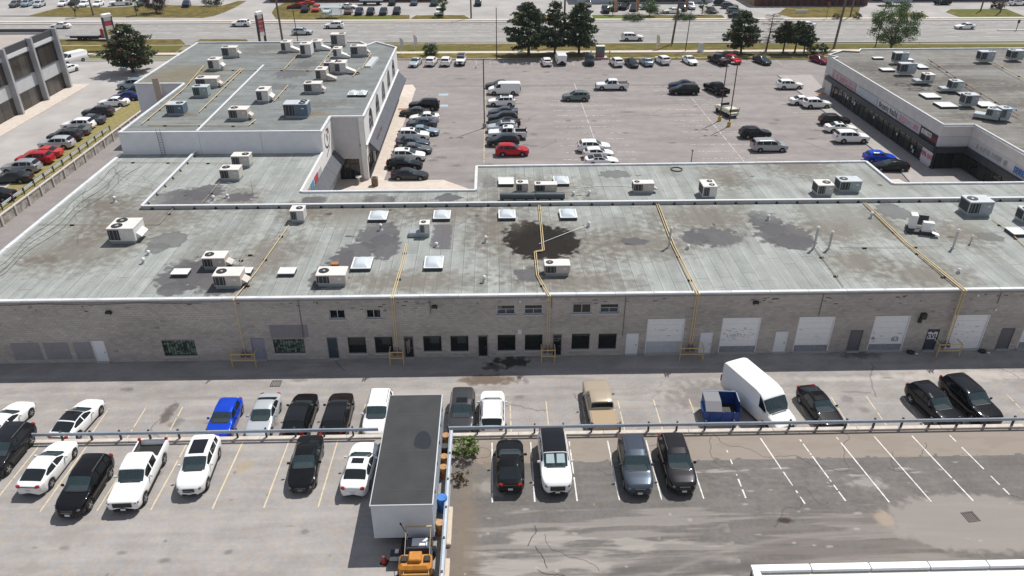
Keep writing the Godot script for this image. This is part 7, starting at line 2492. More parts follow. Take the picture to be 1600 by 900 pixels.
	for q: Array in [[-40.4, "rust lidded barrel, farthest of the row behind the trailer"], [-39.3, "black barrel between two rust lidded ones"], [-38.3, "rust lidded barrel in the middle of the row"], [-37.3, "small rusty barrel next to the dark gap"], [-32.55, "tan lidded barrel beside the trailer's near corner"]]:
		barrel(Vector3(-3.45 if q[0] > -33.0 else -3.5, 1.0, q[0]), lin(0.30, 0.15, 0.05) if q[1].begins_with("rust") or q[1].begins_with("small") else (lin(0.02, 0.02, 0.02) if q[1].begins_with("black") else lin(0.36, 0.19, 0.07)), q[1].substr(0, 5), q[1], 0.29, 0.85)
	# orange kettle trailer
	o = thing("kettle_trailer", "orange tar kettle on a dark road trailer with a timber frame", "trailer", Vector3(-4.62, 1.0, -29.6))
	o.scale = Vector3(0.8, 0.82, 0.82)
	s = st()
	box(s, Vector3(0, 0.55, -1.0), Vector3(2.1, 0.16, 4.4))
	box(s, Vector3(-1.55, 0.62, -1.0), Vector3(0.8, 0.14, 1.0))
	part("deck", s, mat("deck_dark", lin(0.035, 0.036, 0.045), 0.6), o)
	s = st()
	soft_box(s, Vector3(0, 1.15, 0.25), Vector3(2.3, 0.9, 1.3), 0.18)
	var om := mottled("kettle_orange", lin(0.40, 0.15, 0.015), lin(0.56, 0.24, 0.03), 0.5, 0.03, 0.4)
	part("tank", s, om, o)
	s = st()
	soft_box(s, Vector3(0.0, 1.55, 0.10), Vector3(0.9, 0.7, 0.8), 0.06)
	part("engine_cover", s, om, o)
	for m in [-0.78, 0.82]:
		s = st()
		soft_box(s, Vector3(m, 1.63, 0.2), Vector3(0.45, 0.22, 0.5), 0.04)
		part("hatch", s, mat("deck_black"), o)
	s = st()
	soft_box(s, Vector3(0.05, 1.0, 1.02), Vector3(1.9, 0.34, 0.16), 0.03)
	part("tail_board", s, mottled("kettle_tan", lin(0.46, 0.24, 0.07), lin(0.56, 0.32, 0.12), 0.6, 0.03, 0.4), o)
	for m in [-0.75, -0.45, 0.8]:
		s = st()
		tube(s, Vector3(m, 1.0, 1.09), Vector3(m, 1.0, 1.12), 0.07, 0.07, 10)
		part("tail_lamp", s, mat("taillight"), o)
	s = st()
	soft_box(s, Vector3(0.15, 1.35, -1.55), Vector3(1.1, 0.06, 0.7), 0.02)
	part("white_panel", s, mat("sign_white"), o)
	s = st()
	soft_box(s, Vector3(0.05, 0.95, -1.5), Vector3(1.7, 0.7, 0.9), 0.05)
	part("tool_box", s, mat("tool_box", lin(0.05, 0.055, 0.075), 0.5), o)
	for m in [-0.78, 0.98]:
		s = st()
		tube(s, Vector3(m, 0.6, -1.9), Vector3(m, 2.4, -1.95), 0.045, 0.045, 7)
		tube(s, Vector3(m, 2.4, -1.95), Vector3(m * 0.98, 1.2, 1.15), 0.025, 0.025, 6)
		part("frame_post", s, mat("frame_tan"), o)
	s = st()
	box(s, Vector3(0.1, 2.42, -1.95), Vector3(1.9, 0.10, 0.10))
	part("cross_bar", s, mat("frame_tan"), o)
	s = st()
	tube(s, Vector3(-0.7, 1.6, -1.9), Vector3(-1.15, 2.6, -2.0), 0.03, 0.03, 6)
	tube(s, Vector3(-1.15, 2.6, -2.0), Vector3(-1.18, 2.72, -2.0), 0.07, 0.07, 8)
	part("exhaust", s, mat("deck_black"), o)
	for z in [-1.6, 0.4]:
		for m in [-1.15, 1.15]:
			s = st()
			tube(s, Vector3(m - 0.12, 0.36, z), Vector3(m + 0.12, 0.36, z), 0.36, 0.36, 14)
			part("wheel", s, mat("tyre"), o)
	s = st()
	box(s, Vector3(-1.5, 0.75, -1.3), Vector3(0.26, 0.06, 0.34))
	part("label_plate", s, mat("sign_white"), o)
	cone(Vector3(-6.55, 1.0, -30.4), "orange traffic cone standing alone in the trailer's shadow")
	cone(Vector3(-6.0, 1.0, -27.75), "orange traffic cone at the photo's lower edge, by the shade's corner")
	cone(Vector3(-4.85, 1.0, -27.55), "orange traffic cone directly behind the orange kettle")
	# dumpster
	o = thing("dumpster", "blue steel dumpster with sloped front and open half lid in the alley", "dumpster", Vector3(16.6, 0, -44.2), -4)
	s = st()
	var blue := mottled("dumpster_blue", lin(0.012, 0.045, 0.20), lin(0.02, 0.075, 0.30), 0.5, 0.03, 0.4)
	var w := 1.25
	var p := [Vector3(0, 0.15, 0.85), Vector3(0, 0.15, -0.85), Vector3(0, 1.55, -0.95), Vector3(0, 1.55, 0.25), Vector3(0, 1.15, 0.95)]
	for m in [-w, w]:
		for k in range(1, 4):
			tri(s, p[0] + Vector3(m, 0, 0), p[k] + Vector3(m, 0, 0), p[k + 1] + Vector3(m, 0, 0))
			tri(s, p[0] + Vector3(m * 0.96, 0, 0), p[k + 1] + Vector3(m * 0.96, 0, 0), p[k] + Vector3(m * 0.96, 0, 0))
	for k in [0, 1, 4]:
		var a: Vector3 = p[k]
		var b: Vector3 = p[(k + 1) % 5]
		quad(s, a + Vector3(-w, 0, 0), a + Vector3(w, 0, 0), b + Vector3(w, 0, 0), b + Vector3(-w, 0, 0))
	part("bin", s, blue, o)
	s = st()
	quad(s, Vector3(-w - 0.03, 1.58, -0.98), Vector3(-0.1, 1.58, -0.98), Vector3(-0.1, 1.58, 0.27), Vector3(-w - 0.03, 1.58, 0.27))
	quad(s, Vector3(-w - 0.03, 1.58, 0.27), Vector3(-0.1, 1.58, 0.27), Vector3(-0.1, 1.17, 0.99), Vector3(-w - 0.03, 1.17, 0.99))
	part("lid", s, mat("dumpster_lid", lin(0.17, 0.17, 0.18), 0.6), o)
	s = st()
	for q: Array in [[0, -0.95, 2.5, 0.08], [1.22, -0.35, 0.08, 1.24]]:
		box(s, Vector3(q[0], 1.57, q[1]), Vector3(q[2], 0.07, q[3]))
	part("rim", s, mat("dumpster_rim", lin(0.16, 0.22, 0.30), 0.5), o)
	s = st()
	box(s, Vector3(0, 0.5, 0), Vector3(2.3, 0.05, 1.6))
	part("floor", s, mat("deck_black"), o)
	for k in [-0.8, 0.0, 0.8]:
		s = st()
		box(s, Vector3(k, 0.65, 0.95), Vector3(0.10, 0.95, 0.10))
		part("rib", s, blue, o)
	for m in [-1.32, 1.32]:
		s = st()
		soft_box(s, Vector3(m, 0.85, 0.0), Vector3(0.14, 0.22, 1.1), 0.02)
		part("fork_pocket", s, mat("dumpster_bright", lin(0.02, 0.16, 0.42), 0.5), o)
	# meter stands at the foot of the pipes
	var yel: Material = mats["pipe_yellow"]
	var names := ["beside the lavender door", "between the shop window and the glass door", "beside the lettered black door", "between the first loading door and a white door", "beside the door with the white sign"]
	var i := 0
	for x: float in [-20.5, -8.1, 4.29, 16.12, 37.61]:
		o = thing("meter_guard", "yellow pipe frame guarding gas meters " + names[i], "guard frame", Vector3(x, 0, ZF), 0.0, "yellow meter guards along the wall")
		var wd := 0.55 if i in [1, 2] else 0.95
		for m in [-wd, wd]:
			s = st()
			tube(s, Vector3(m, 0, 0.95), Vector3(m, 1.25, 0.95), 0.05, 0.05, 8)
			part("leg", s, yel, o)
			s = st()
			tube(s, Vector3(m, 1.22, 0.95), Vector3(m, 1.22, 0.1), 0.045, 0.045, 8)
			part("side_bar", s, yel, o)
		for y in [0.62, 1.22]:
			s = st()
			tube(s, Vector3(-wd, y, 0.95), Vector3(wd, y, 0.95), 0.045, 0.045, 8)
			part("rail", s, yel, o)
		for k in 2:
			s = st()
			soft_box(s, Vector3((k - 0.5) * 0.45, 0.75, 0.32), Vector3(0.32, 0.36, 0.26), 0.08)
			part("meter", s, mat("meter_grey", lin(0.13, 0.12, 0.11), 0.5), o)
			s = st()
			tube(s, Vector3((k - 0.5) * 0.3, 0.9, 0.32), Vector3((k - 0.5) * 0.22, 1.35, 0.30), 0.03, 0.03, 6)
			part("riser", s, mat("rust", lin(0.12, 0.05, 0.03), 0.8), o)
		i += 1
	# litter bags against the wall
	for q: Array in [[34.8, "small black bag and white cup lying at the wall by the dark door"], [40.9, "small black bag lying at the wall under the loading door's corner"]]:
		o = thing("rubbish_bag", q[1], "rubbish", Vector3(q[0], 0, ZF + 0.35))
		leaf_bag(o)
	# building at the photo's lower corner
	o = thing("corner_building", "flat white roof with pale metal edge at the photo's lower corner", "building")
	var z0 := -25.55
	s = sheet(rect_pts(12.85, 45, z0, 10), 5.45, Rect2(0, 0, 40, 40))
	part_uv("roof", s, mottled("white_roof", lin(0.66, 0.63, 0.57), lin(0.78, 0.75, 0.69), 0.8, 0.012, 0.1), o)
	s = st()
	prism(s, rect_pts(12.63, 45, z0 - 0.2, 10), 0.9, 5.5, false)
	part("wall", s, mottled("brown_brick", lin(0.15, 0.09, 0.05), lin(0.24, 0.15, 0.09), 0.9, 0.04, 0.6), o)
	for k in 11:
		s = st()
		soft_box(s, Vector3(14.05 + k * 2.98, 5.58, z0 - 0.08), Vector3(2.96, 0.16, 0.42), 0.03)
		part("coping", s, mat("coping_pale"), o)
	for k in 8:
		s = st()
		soft_box(s, Vector3(12.75, 5.58, z0 + 1.6 + k * 2.98), Vector3(0.42, 0.16, 2.96), 0.03)
		part("coping", s, mat("coping_pale"), o)

func leaf_bag(o: Node3D) -> void:
	var s := st()
	s.set_smooth_group(0)
	for i in 6:
		for j in 8:
			var q := []
			for e in [[0, 0], [1, 0], [1, 1], [0, 1]]:
				var a: float = PI * (i + e[0]) / 6.0
				var b: float = TAU * (j + e[1]) / 8.0
				var r := 0.24 * (1.0 + 0.2 * sin(3.0 * b + 2.0 * a))
				q.append(Vector3(sin(a) * cos(b) * r * 1.4, 0.14 + cos(a) * 0.16, sin(a) * sin(b) * r))
			quad(s, q[0], q[1], q[2], q[3])
	part("bag", s, mat("bag_black", lin(0.012, 0.012, 0.013), 0.35), o)
	s = st()
	tube(s, Vector3(0.3, 0.06, 0.14), Vector3(0.5, 0.08, 0.22), 0.06, 0.08, 8)
	part("cup", s, mat("sign_white"), o)

func _roof_things() -> void:
	gas_pipes()
	roof_units()
	# flues, vents and the broken unit
	flue(Vector3(28.45, LOW, -60.0), 2.1, 0.10, "tall flue, western one of the pair at the end of the thin pipe")
	flue(Vector3(29.75, LOW, -59.9), 1.7, 0.10, "shorter flue, eastern one of the pair at the end of the thin pipe")
	flue(Vector3(40.9, LOW, -59.8), 1.8, 0.10, "tall flue standing in front of the broken air unit")
	flue(Vector3(42.9, LOW, -60.6), 0.8, 0.08, "short flue east of the broken air unit")
	flue(Vector3(15.6, LOW, -60.6), 1.9, 0.09, "tall thin flue beside the twin yellow pipes in the roof's middle")
	var k := 0
	for q: Array in [[-30.3, -60.2, "small white vent east of the largest air unit"], [-30.1, -58.6, "small white vent just in front of another, near the largest air unit"], [-10.6, -64.8, "small white vent in the tar patch by the first domed skylight"], [-5.2, -61.2, "small white vent in front of the slim ducted air unit"], [8.9, -65.0, "small silver vent at the end of the white rod"], [-0.8, -62.0, "silver vent in the black wet stain by the bent pipe"], [17.2, -60.2, "squat dark vent on a small square pad near the middle pipes"], [26.3, -66.2, "tiny silver vent west of the big tar patch"], [36.4, -66.4, "squat dark vent between the two sloping pipe runs"], [8.2, -72.6, "small vent behind the divider, west of two"], [9.8, -72.6, "small vent behind the divider, east of two"], [-0.9, -54.6, "low silver vent at the wall edge near a black loop of wire"], [-27.2, -72.8, "white vent on the tar patch inside the parapet corner"], [-28.4, -72.2, "dark vent on the tar patch inside the parapet corner"], [-38.2, -72.0, "low dark vent beside the wires on the roof's west part"], [38.9, -55.2, "squat vent near the front edge by the eastern pipes"]]:
		var h := 0.35 + 0.2 * ((k * 7) % 3) * 0.5
		flue(Vector3(q[0], LOW, q[1]), h, 0.11, q[2])
		k += 1
	var o := thing("broken_air_unit", "dismantled white air unit with open panels on a dark skid", "air conditioner", Vector3(39.6, LOW, -63.2), -18)
	var s := st()
	box(s, Vector3(0, 0.18, 0), Vector3(2.4, 0.2, 1.5))
	part("skid", s, mat("coil"), o)
	s = st()
	soft_box(s, Vector3(-0.75, 0.95, -0.25), Vector3(0.6, 1.3, 0.9), 0.03)
	part("cabinet", s, mat("white_metal"), o)
	s = st()
	soft_box(s, Vector3(0.45, 0.75, 0.35), Vector3(0.95, 0.9, 0.5), 0.03)
	part("cabinet", s, mat("white_metal"), o)
	s = st()
	box(s, Vector3(0.1, 1.0, -0.4), Vector3(0.9, 0.9, 0.08), Basis(Vector3.RIGHT, -0.4))
	part("coil", s, mat("coil"), o)
	s = st()
	box(s, Vector3(1.1, 0.35, 0.85), Vector3(0.7, 0.03, 0.6), Basis(Vector3.FORWARD, 0.3))
	part("loose_panel", s, mat("white_metal"), o)
	# round dark ducts under the twin units
	for q: Array in [[0.6, 3.6, "round dark duct lying in front of the narrow air unit"], [4.2, 3.0, "round dark duct lying in front of the wide air unit"]]:
		o = thing("roof_duct", q[2], "duct", Vector3(q[0], LOW, -71.35))
		s = st()
		tube(s, Vector3(0, 0.5, 0), Vector3(q[1] - 0.05, 0.5, 0), 0.36, 0.36, 16)
		part("duct", s, mottled("duct_dark", lin(0.035, 0.05, 0.058), lin(0.055, 0.072, 0.082), 0.5, 0.02, 0.3), o)
		for e in [0.3, 1.5, 2.7]:
			s = st()
			box(s, Vector3(e, 0.09, 0), Vector3(0.12, 0.18, 0.8))
			part("bracket", s, mat("support_block"), o)
	o = thing("green_crate", "green crate with orange lid behind an air unit", "crate", Vector3(-13.45, LOW, -57.0))
	s = st()
	soft_box(s, Vector3(0, 0.3, 0), Vector3(0.6, 0.6, 0.5), 0.03)
	part("box", s, mat("crate_green", lin(0.02, 0.09, 0.05), 0.6), o)
	s = st()
	soft_box(s, Vector3(0, 0.63, 0), Vector3(0.62, 0.07, 0.52), 0.02)
	part("lid", s, mat("crate_lid", lin(0.36, 0.14, 0.05), 0.6), o)
	o = thing("white_rod", "long white rod lying slantwise across the black wet stain", "rod", Vector3.ZERO)
	s = st()
	tube(s, Vector3(4.0, LOW + 0.06, -61.4), Vector3(9.0, LOW + 0.2, -65.2), 0.022, 0.022, 6)
	part("rod", s, mat("white_metal"), o)
	o = thing("white_conduit", "thin white conduit snaking from the domed skylight to an air unit", "pipe", Vector3.ZERO)
	s = st()
	var pa := Vector3(8.5, LOW + 0.04, -74.4)
	for j in 12:
		var t := (j + 1) / 12.0
		var pb := Vector3(8.5 + t * 6.6, LOW + 0.04, -74.4 - 0.6 * sin(t * 3.0))
		tube(s, pa, pb, 0.03, 0.03, 5, false)
		pa = pb
	part("conduit", s, mat("white_metal"), o)
	o = thing("antenna_mast", "thin guyed antenna mast in the parapet corner tar patch", "antenna", Vector3(-24.8, LOW, -73.6))
	s = st()
	tube(s, Vector3.ZERO, Vector3(0, 1.5, 0), 0.03, 0.025, 6)
	part("mast", s, mat("flue_steel"), o)
	s = st()
	tube(s, Vector3(0, 0.7, 0), Vector3(-3.6, 0.1, -3.2), 0.02, 0.02, 5)
	part("guy_wire", s, mat("white_metal"), o)
	o = thing("roof_wires", "loose black wires trailing along the low roof's west edge", "wire", Vector3.ZERO)
	for n in 3:
		s = st()
		pa = Vector3(-42.4 + n * 0.5, LOW + 0.02, -56.0)
		for j in 26:
			var pb := Vector3(-42.3 + n * 0.55 + 0.25 * sin(j * 0.7 + n) + j * 0.03 * n, LOW + 0.02, -56.0 - (j + 1) * 1.0)
			tube(s, pa, pb, 0.02, 0.02, 4, false)
			pa = pb
		part("wire", s, mat("cable"), o)
	o = thing("blue_tarpaulin", "crumpled bright blue tarpaulin over an air unit on the grey shop roof", "tarpaulin", Vector3(67.6, GREY + 1.52, -97.2))
	s = st()
	s.set_smooth_group(0)
	rng.seed = 8
	var hts := []
	for a in 9:
		hts.append([])
		for b in 7:
			hts[a].append(rng.randf_range(0.06, 0.22) - (0.5 if a == 8 or b == 0 else 0.0) * rng.randf())
	for a in 8:
		for b in 6:
			quad(s, Vector3(a * 0.22 - 0.6, hts[a][b], b * 0.26 - 0.9), Vector3(a * 0.22 - 0.38, hts[a + 1][b], b * 0.26 - 0.9), Vector3(a * 0.22 - 0.38, hts[a + 1][b + 1], b * 0.26 - 0.64), Vector3(a * 0.22 - 0.6, hts[a][b + 1], b * 0.26 - 0.64))
	part("sheet", s, mat("tarp_blue", lin(0.05, 0.24, 0.50), 0.4), o)
	# hoops by the west edge of the low roof and the dark ring on the tall roof
	o = thing("bike_rack", "two thin dark frames standing on the lane beside the low building", "frame", Vector3(-45.0, 0, -80.6))
	for m in [0.0, 0.9]:
		s = st()
		tube(s, Vector3(m, 0, 0), Vector3(m - 0.2, 4.6, 0), 0.05, 0.05, 6)
		tube(s, Vector3(m + 0.5, 0, 0.2), Vector3(m + 0.3, 4.6, 0.2), 0.05, 0.05, 6)
		tube(s, Vector3(m - 0.2, 4.5, 0), Vector3(m + 0.3, 4.5, 0.2), 0.05, 0.05, 6)
		part("frame", s, mat("iron_bars"), o)
	for q: Array in [[20.35, LOW, -79.6, 0.62, "dark ring of hose lying on the low roof near its back edge"], [-20.3, TALL, -113.2, 0.8, "dark ring of hose lying on the tall roof by the arches"]]:
		o = thing("hose_ring", q[4], "hose", Vector3(q[0], q[1], q[2]))
		s = st()
		for j in 20:
			var a := TAU * j / 20
			var b := TAU * (j + 1) / 20
			tube(s, Vector3(cos(a), 0.06, sin(a)) * Vector3(q[3], 1, q[3]), Vector3(cos(b), 0.06, sin(b)) * Vector3(q[3], 1, q[3]), 0.07, 0.07, 5, false)
		part("hose", s, mat("hose", lin(0.06, 0.055, 0.05), 0.7), o)
	o = thing("long_roof_hatch", "long pale hatch lying on the tall roof near the arched wall", "hatch", Vector3(-18.6, TALL, -119.6), -4)
	s = st()
	soft_box(s, Vector3(0, 0.16, 0), Vector3(1.0, 0.3, 6.0), 0.05)
	part("hatch", s, mat("hatch_pale", lin(0.50, 0.52, 0.52), 0.5), o)
	s = st()
	box(s, Vector3(0, 0.03, 0), Vector3(1.3, 0.06, 6.3))
	part("flashing", s, mat("galvanized", lin(0.34, 0.38, 0.40), 0.5, 0.4), o)

const LAWNS := [
	[Vector2(-135.58, -207.26), Vector2(-118.43, -206.9), Vector2(-116.12, -218.86), Vector2(-101.48, -218.55), Vector2(-92.66, -222.32), Vector2(-73.65, -219.92), Vector2(-71.31, -228.07), Vector2(-68.97, -228.02), Vector2(-69.09, -217.86), Vector2(-69.91, -210.33), Vector2(-71.01, -205.88), Vector2(-72.95, -203.31), Vector2(-92.38, -204.59), Vector2(-102.12, -204.8)],
	[Vector2(-57.39, -210.06), Vector2(-58.39, -217.63), Vector2(-57.33, -225.67), Vector2(-52.78, -227.68), Vector2(-40.56, -204.35), Vector2(-43, -200.12), Vector2(-54.09, -201.21)],
	[Vector2(-43, -200.12), Vector2(-40.87, -206.11), Vector2(-21.13, -205.69), Vector2(-20.58, -199.64)],
	[Vector2(-20.58, -199.64), Vector2(-19.44, -205.21), Vector2(-7.13, -205.39), Vector2(-5.19, -199.31)],
	[Vector2(4.59, -199.1), Vector2(7.2, -205.08), Vector2(16.43, -204.88), Vector2(16.3, -198.84)],
	[Vector2(25.77, -198.64), Vector2(25.83, -204.68), Vector2(59.33, -203.96), Vector2(58.85, -197.93)],
	[Vector2(74.28, -205.43), Vector2(79.29, -213.73), Vector2(90.94, -215.94), Vector2(100.54, -215.73), Vector2(91.85, -198.06), Vector2(77.64, -198.36)],
	[Vector2(99.83, -198.74), Vector2(105.11, -206.59), Vector2(112.67, -206.42), Vector2(111.18, -198.49)],
	[Vector2(119.54, -207.2), Vector2(122.69, -210.89), Vector2(137.91, -211.04), Vector2(136.51, -201.42), Vector2(141.22, -197.84), Vector2(119.3, -198.32)],
	[Vector2(-65.36, -172.14), Vector2(-65.27, -177.36), Vector2(-54.97, -177.13), Vector2(-52.55, -171.86), Vector2(-49.53, -165.64), Vector2(-52.84, -162.21), Vector2(-63.62, -163.02)],
	[Vector2(-97.15, -178.06), Vector2(-69.7, -177.46), Vector2(-66.76, -172.17), Vector2(-66.06, -162.5), Vector2(-90.43, -164.78)],
	[Vector2(-23.79, -173.15), Vector2(72.97, -169.4), Vector2(70.03, -161.8), Vector2(-22.67, -163.86)],
	[Vector2(-22.53, -162.69), Vector2(69.58, -160.64), Vector2(69.58, -157.21), Vector2(68.83, -155.29), Vector2(-21.86, -157.04)],
	[Vector2(-91.3, -166.57), Vector2(-78.78, -166.29), Vector2(-76.34, -160.47), Vector2(-88.36, -161.3)],
	[Vector2(72.97, -169.4), Vector2(130.29, -167.81), Vector2(126.08, -161.74), Vector2(70.03, -161.8)],
	[Vector2(-66.19, -166.61), Vector2(-60.1, -166.47), Vector2(-60.58, -161.81), Vector2(-65.4, -162.49)],
]

# stains on the low roof: kind, centre x and z, half widths
const STAINS := [
	["brown", 4.43, -61.32, 4.87, 5.12],
	["brown", -0.14, -65.34, 1.81, 4.24],
	["brown", -38.83, -71.35, 1.92, 2.42],
	["brown", -39.4, -59.34, 1.38, 0.84],
	["brown", 43.01, -62.77, 2.37, 2.29],
	["brown", -26.19, -72.68, 1.95, 2.5],
	["brown", -18.99, -69.31, 1.89, 2.32],
	["brown", -34.41, -67.6, 5.51, 4.43],
	["brown", -13.33, -69.23, 5.03, 3.09],
	["brown", 20.28, -66.91, 4.95, 2.96],
	["brown", 33.3, -65.13, 3.65, 2.85],
	["brown", -4.53, -68.97, 3.77, 2.31],
	["brown", 13.14, -61.51, 4.62, 2.59],
	["brown", 34.44, -80.39, 3.6, 2.99],
	["brown", -37.06, -61.53, 3.97, 3.82],
	["brown", -19.72, -59.87, 2.24, 3.68],
	["brown", 31.53, -63.72, 1.79, 2.06],
	["brown", 3.88, -73.71, 4.65, 3.44],
	["brown", 25.03, -77.67, 2.09, 2.82],
	["brown", 31.24, -57.35, 2.21, 2.34],
	["brown", -7.01, -54.85, 5.26, 1.62],
	["brown", 6.67, -54.52, 4.21, 1.61],
	["brown", 36.17, -54.94, 3.21, 2.19],
	["spill", -29.66, -63.01, 1.63, 1.72],
	["spill", -30.06, -61.45, 1.02, 1.02],
	["spill", 13.24, -78.45, 1.75, 1.14],
	["spill", 39.23, -67.91, 1.58, 1.83],
	["spill", 45.41, -61.98, 1.18, 0.93],
	["tar", -10.74, -63.67, 1.94, 2.71],
	["tar", -9.89, -61.41, 1.43, 2.56],
	["tar", -12.22, -59.84, 1.68, 2.46],
	["tar", -13.21, -57.52, 1.36, 2.89],
	["tar", -14.27, -55.93, 1.06, 2.21],
	["tarbox", -4.84, -63.26, 1, 2.69],
	["tar", 20.12, -62.62, 2.64, 2],
	["tar", 18.3, -62.38, 1.17, 1.46],
	["tar", 26, -65.33, 1.52, 3.14],
	["tar", 26.68, -62.78, 2.65, 2.68],
	["tar", 27.11, -61.38, 2.03, 1.56],
	["tar", 12.63, -61.83, 1.28, 0.78],
	["tar", -26.05, -56.47, 2.03, 2.8],
	["tar", -24.36, -56.99, 2.42, 2.84],
	["tar", -22.51, -55.28, 2.1, 2.49],
	["tar", -24.3, -58.4, 1.64, 1.42],
	["tar", -26, -54.02, 1.29, 1.05],
	["tar", -31.73, -72.81, 3.26, 2.5],
	["tar", -29.99, -74.43, 1.99, 1.9],
	["tar", -18.27, -71.95, 1.3, 1.15],
	["tar", -11.68, -71.96, 1.62, 1.32],
	["tar", -4.69, -72.28, 1.44, 1],
	["tar", 2.77, -55.7, 1.23, 1.33],
	["tar", -0.58, -76.56, 0.82, 1.83],
	["tar", -25.96, -72.95, 1.63, 1.17],
	["wet", 3.37, -62.84, 2.34, 3.33],
	["wet", 5.53, -61.97, 2.09, 2.87],
	["wet", 4.15, -61.08, 2.58, 2.55],
]

func gas_pipes() -> void:
	gas_pipe("yellow gas pipe running down the wall beside the lavender door", [Vector3(-19.36, 5.97, -65.75), Vector3(-19.98, 5.97, -56.56), Vector3(-20.19, 5.97, -52.04)], 0.05, 1, -20.5)
	gas_pipe("twin yellow gas pipes ending at the glass door's meter stand", [Vector3(-7.9, 5.97, -61.55), Vector3(-7.9, 5.97, -58.11), Vector3(-7.92, 5.97, -52.14)], 0.05, 2, -8.1)
	gas_pipe("twin yellow gas pipes with a kink through the black roof stain", [Vector3(4.51, 5.97, -70.62), Vector3(4.31, 5.97, -59.99), Vector3(3.57, 5.97, -59.76), Vector3(3.55, 5.97, -55.44), Vector3(4.13, 5.97, -52.05)], 0.05, 2, 4.29)
	gas_pipe("twin yellow gas pipes ending between the first garage door and a white door", [Vector3(16.37, 5.97, -70.5), Vector3(16, 5.97, -60.72), Vector3(16.08, 5.97, -52.27)], 0.06, 2, 16.12)
	gas_pipe("twin yellow gas pipes ending beside the door with the white sign", [Vector3(37.18, 5.97, -69.69), Vector3(37.05, 5.97, -60.74), Vector3(37.22, 5.97, -52.27)], 0.07, 2, 37.61)
	gas_pipe("thin yellow gas pipe starting at the two tall flues", [Vector3(28.49, 5.97, -59.79), Vector3(28.42, 5.97, -56.53), Vector3(28.26, 5.97, -53.01)], 0.04, 1, 0.0)
	gas_pipe("thin gas pipe crossing the roof behind the broken air unit", [Vector3(30.7, 5.97, -59.86), Vector3(35.2, 5.97, -59.88), Vector3(39.83, 5.97, -59.9)], 0.03, 1, 0.0)
	gas_pipe("thin gas pipe with a step between the parapet divider and the west edge", [Vector3(-43.05, 5.97, -66.6), Vector3(-36.64, 5.97, -66.3), Vector3(-31.69, 5.97, -66.33), Vector3(-31.6, 5.97, -71.16), Vector3(-29.23, 5.97, -71.1), Vector3(-29.17, 5.97, -76.72)], 0.035, 1, 0.0)
	gas_pipe("thin gas pipe running along the foot of the tall wing", [Vector3(-42.88, 5.97, -83.21), Vector3(-34.84, 5.97, -82.82), Vector3(-29.71, 5.97, -82.5)], 0.03, 1, 0.0)
	gas_pipe("thin gas pipe at the photo's edge by the last skylight", [Vector3(47.77, 5.97, -65.59), Vector3(47.79, 5.97, -63.02), Vector3(47.4, 5.97, -59.84)], 0.05, 1, 0.0)
	gas_pipe("short yellow gas pipe looping behind the pair of front air units", [Vector3(-20.82, 5.97, -59.73), Vector3(-21.86, 5.97, -59.88), Vector3(-21.83, 5.97, -57.63)], 0.035, 1, 0.0)
	gas_pipe("yellow pipe along the tall wing's west parapet", [Vector3(-41.77, 8.4, -89.36), Vector3(-42.18, 8.4, -105.21), Vector3(-43.66, 8.4, -117.83)], 0.07, 1, 0.0)
	gas_pipe("yellow pipe from the dark blue unit to the back of the tall wing", [Vector3(-36.55, 8.4, -94.13), Vector3(-36.8, 8.4, -103.79), Vector3(-37.22, 8.4, -116.11)], 0.07, 1, 0.0)
	gas_pipe("short twin of the long yellow pipe at its street end", [Vector3(-37.52, 8.4, -106.75), Vector3(-37.6, 8.4, -116.12)], 0.07, 1, 0.0)
	gas_pipe("yellow pipe beside the white unit in the middle of the tall wing", [Vector3(-28.41, 8.4, -98.71), Vector3(-28.38, 8.4, -106.54)], 0.07, 1, 0.0)
	gas_pipe("thin yellow pipe running across the whole tall wing", [Vector3(-40.33, 8.4, -115.41), Vector3(-33.21, 8.4, -115.25), Vector3(-25.53, 8.4, -114.7), Vector3(-21.45, 8.4, -115.76)], 0.07, 1, 0.0)
	gas_pipe("yellow pipe between the westernmost hooded units", [Vector3(-31.02, 8.4, -115.59), Vector3(-31.09, 8.4, -125.55)], 0.07, 1, 0.0)
	gas_pipe("yellow pipe below the big unit at the street parapet", [Vector3(-26.16, 8.4, -115.48), Vector3(-26.1, 8.4, -129.11)], 0.07, 1, 0.0)
	gas_pipe("yellow pipe nearest the arched wall", [Vector3(-19.54, 8.4, -115.71), Vector3(-19.46, 8.4, -125.74)], 0.07, 1, 0.0)
	gas_pipe("short yellow pipe beside the cluster of three", [Vector3(-20.18, 8.4, -111.23), Vector3(-19.89, 8.4, -116.11)], 0.07, 1, 0.0)
	gas_pipe("thin yellow pipe along the tall wing's front edge", [Vector3(-40.99, 8.4, -89.1), Vector3(-32.58, 8.4, -88.66), Vector3(-28.95, 8.4, -88.58), Vector3(-28.71, 8.4, -90.81)], 0.07, 1, 0.0)
	gas_pipe("long brown pipe crossing the grey shop roof", [Vector3(73.89, 6.1, -129.65), Vector3(71.93, 6.1, -115.9), Vector3(70.76, 6.1, -106.07), Vector3(70.09, 6.1, -97.86)], 0.08, 1, 0.0)
	gas_pipe("thin pipe on the pale part of the grey shop roof", [Vector3(83.74, 6.1, -126.72), Vector3(82.86, 6.1, -120.77), Vector3(82.38, 6.1, -115.66)], 0.08, 1, 0.0)

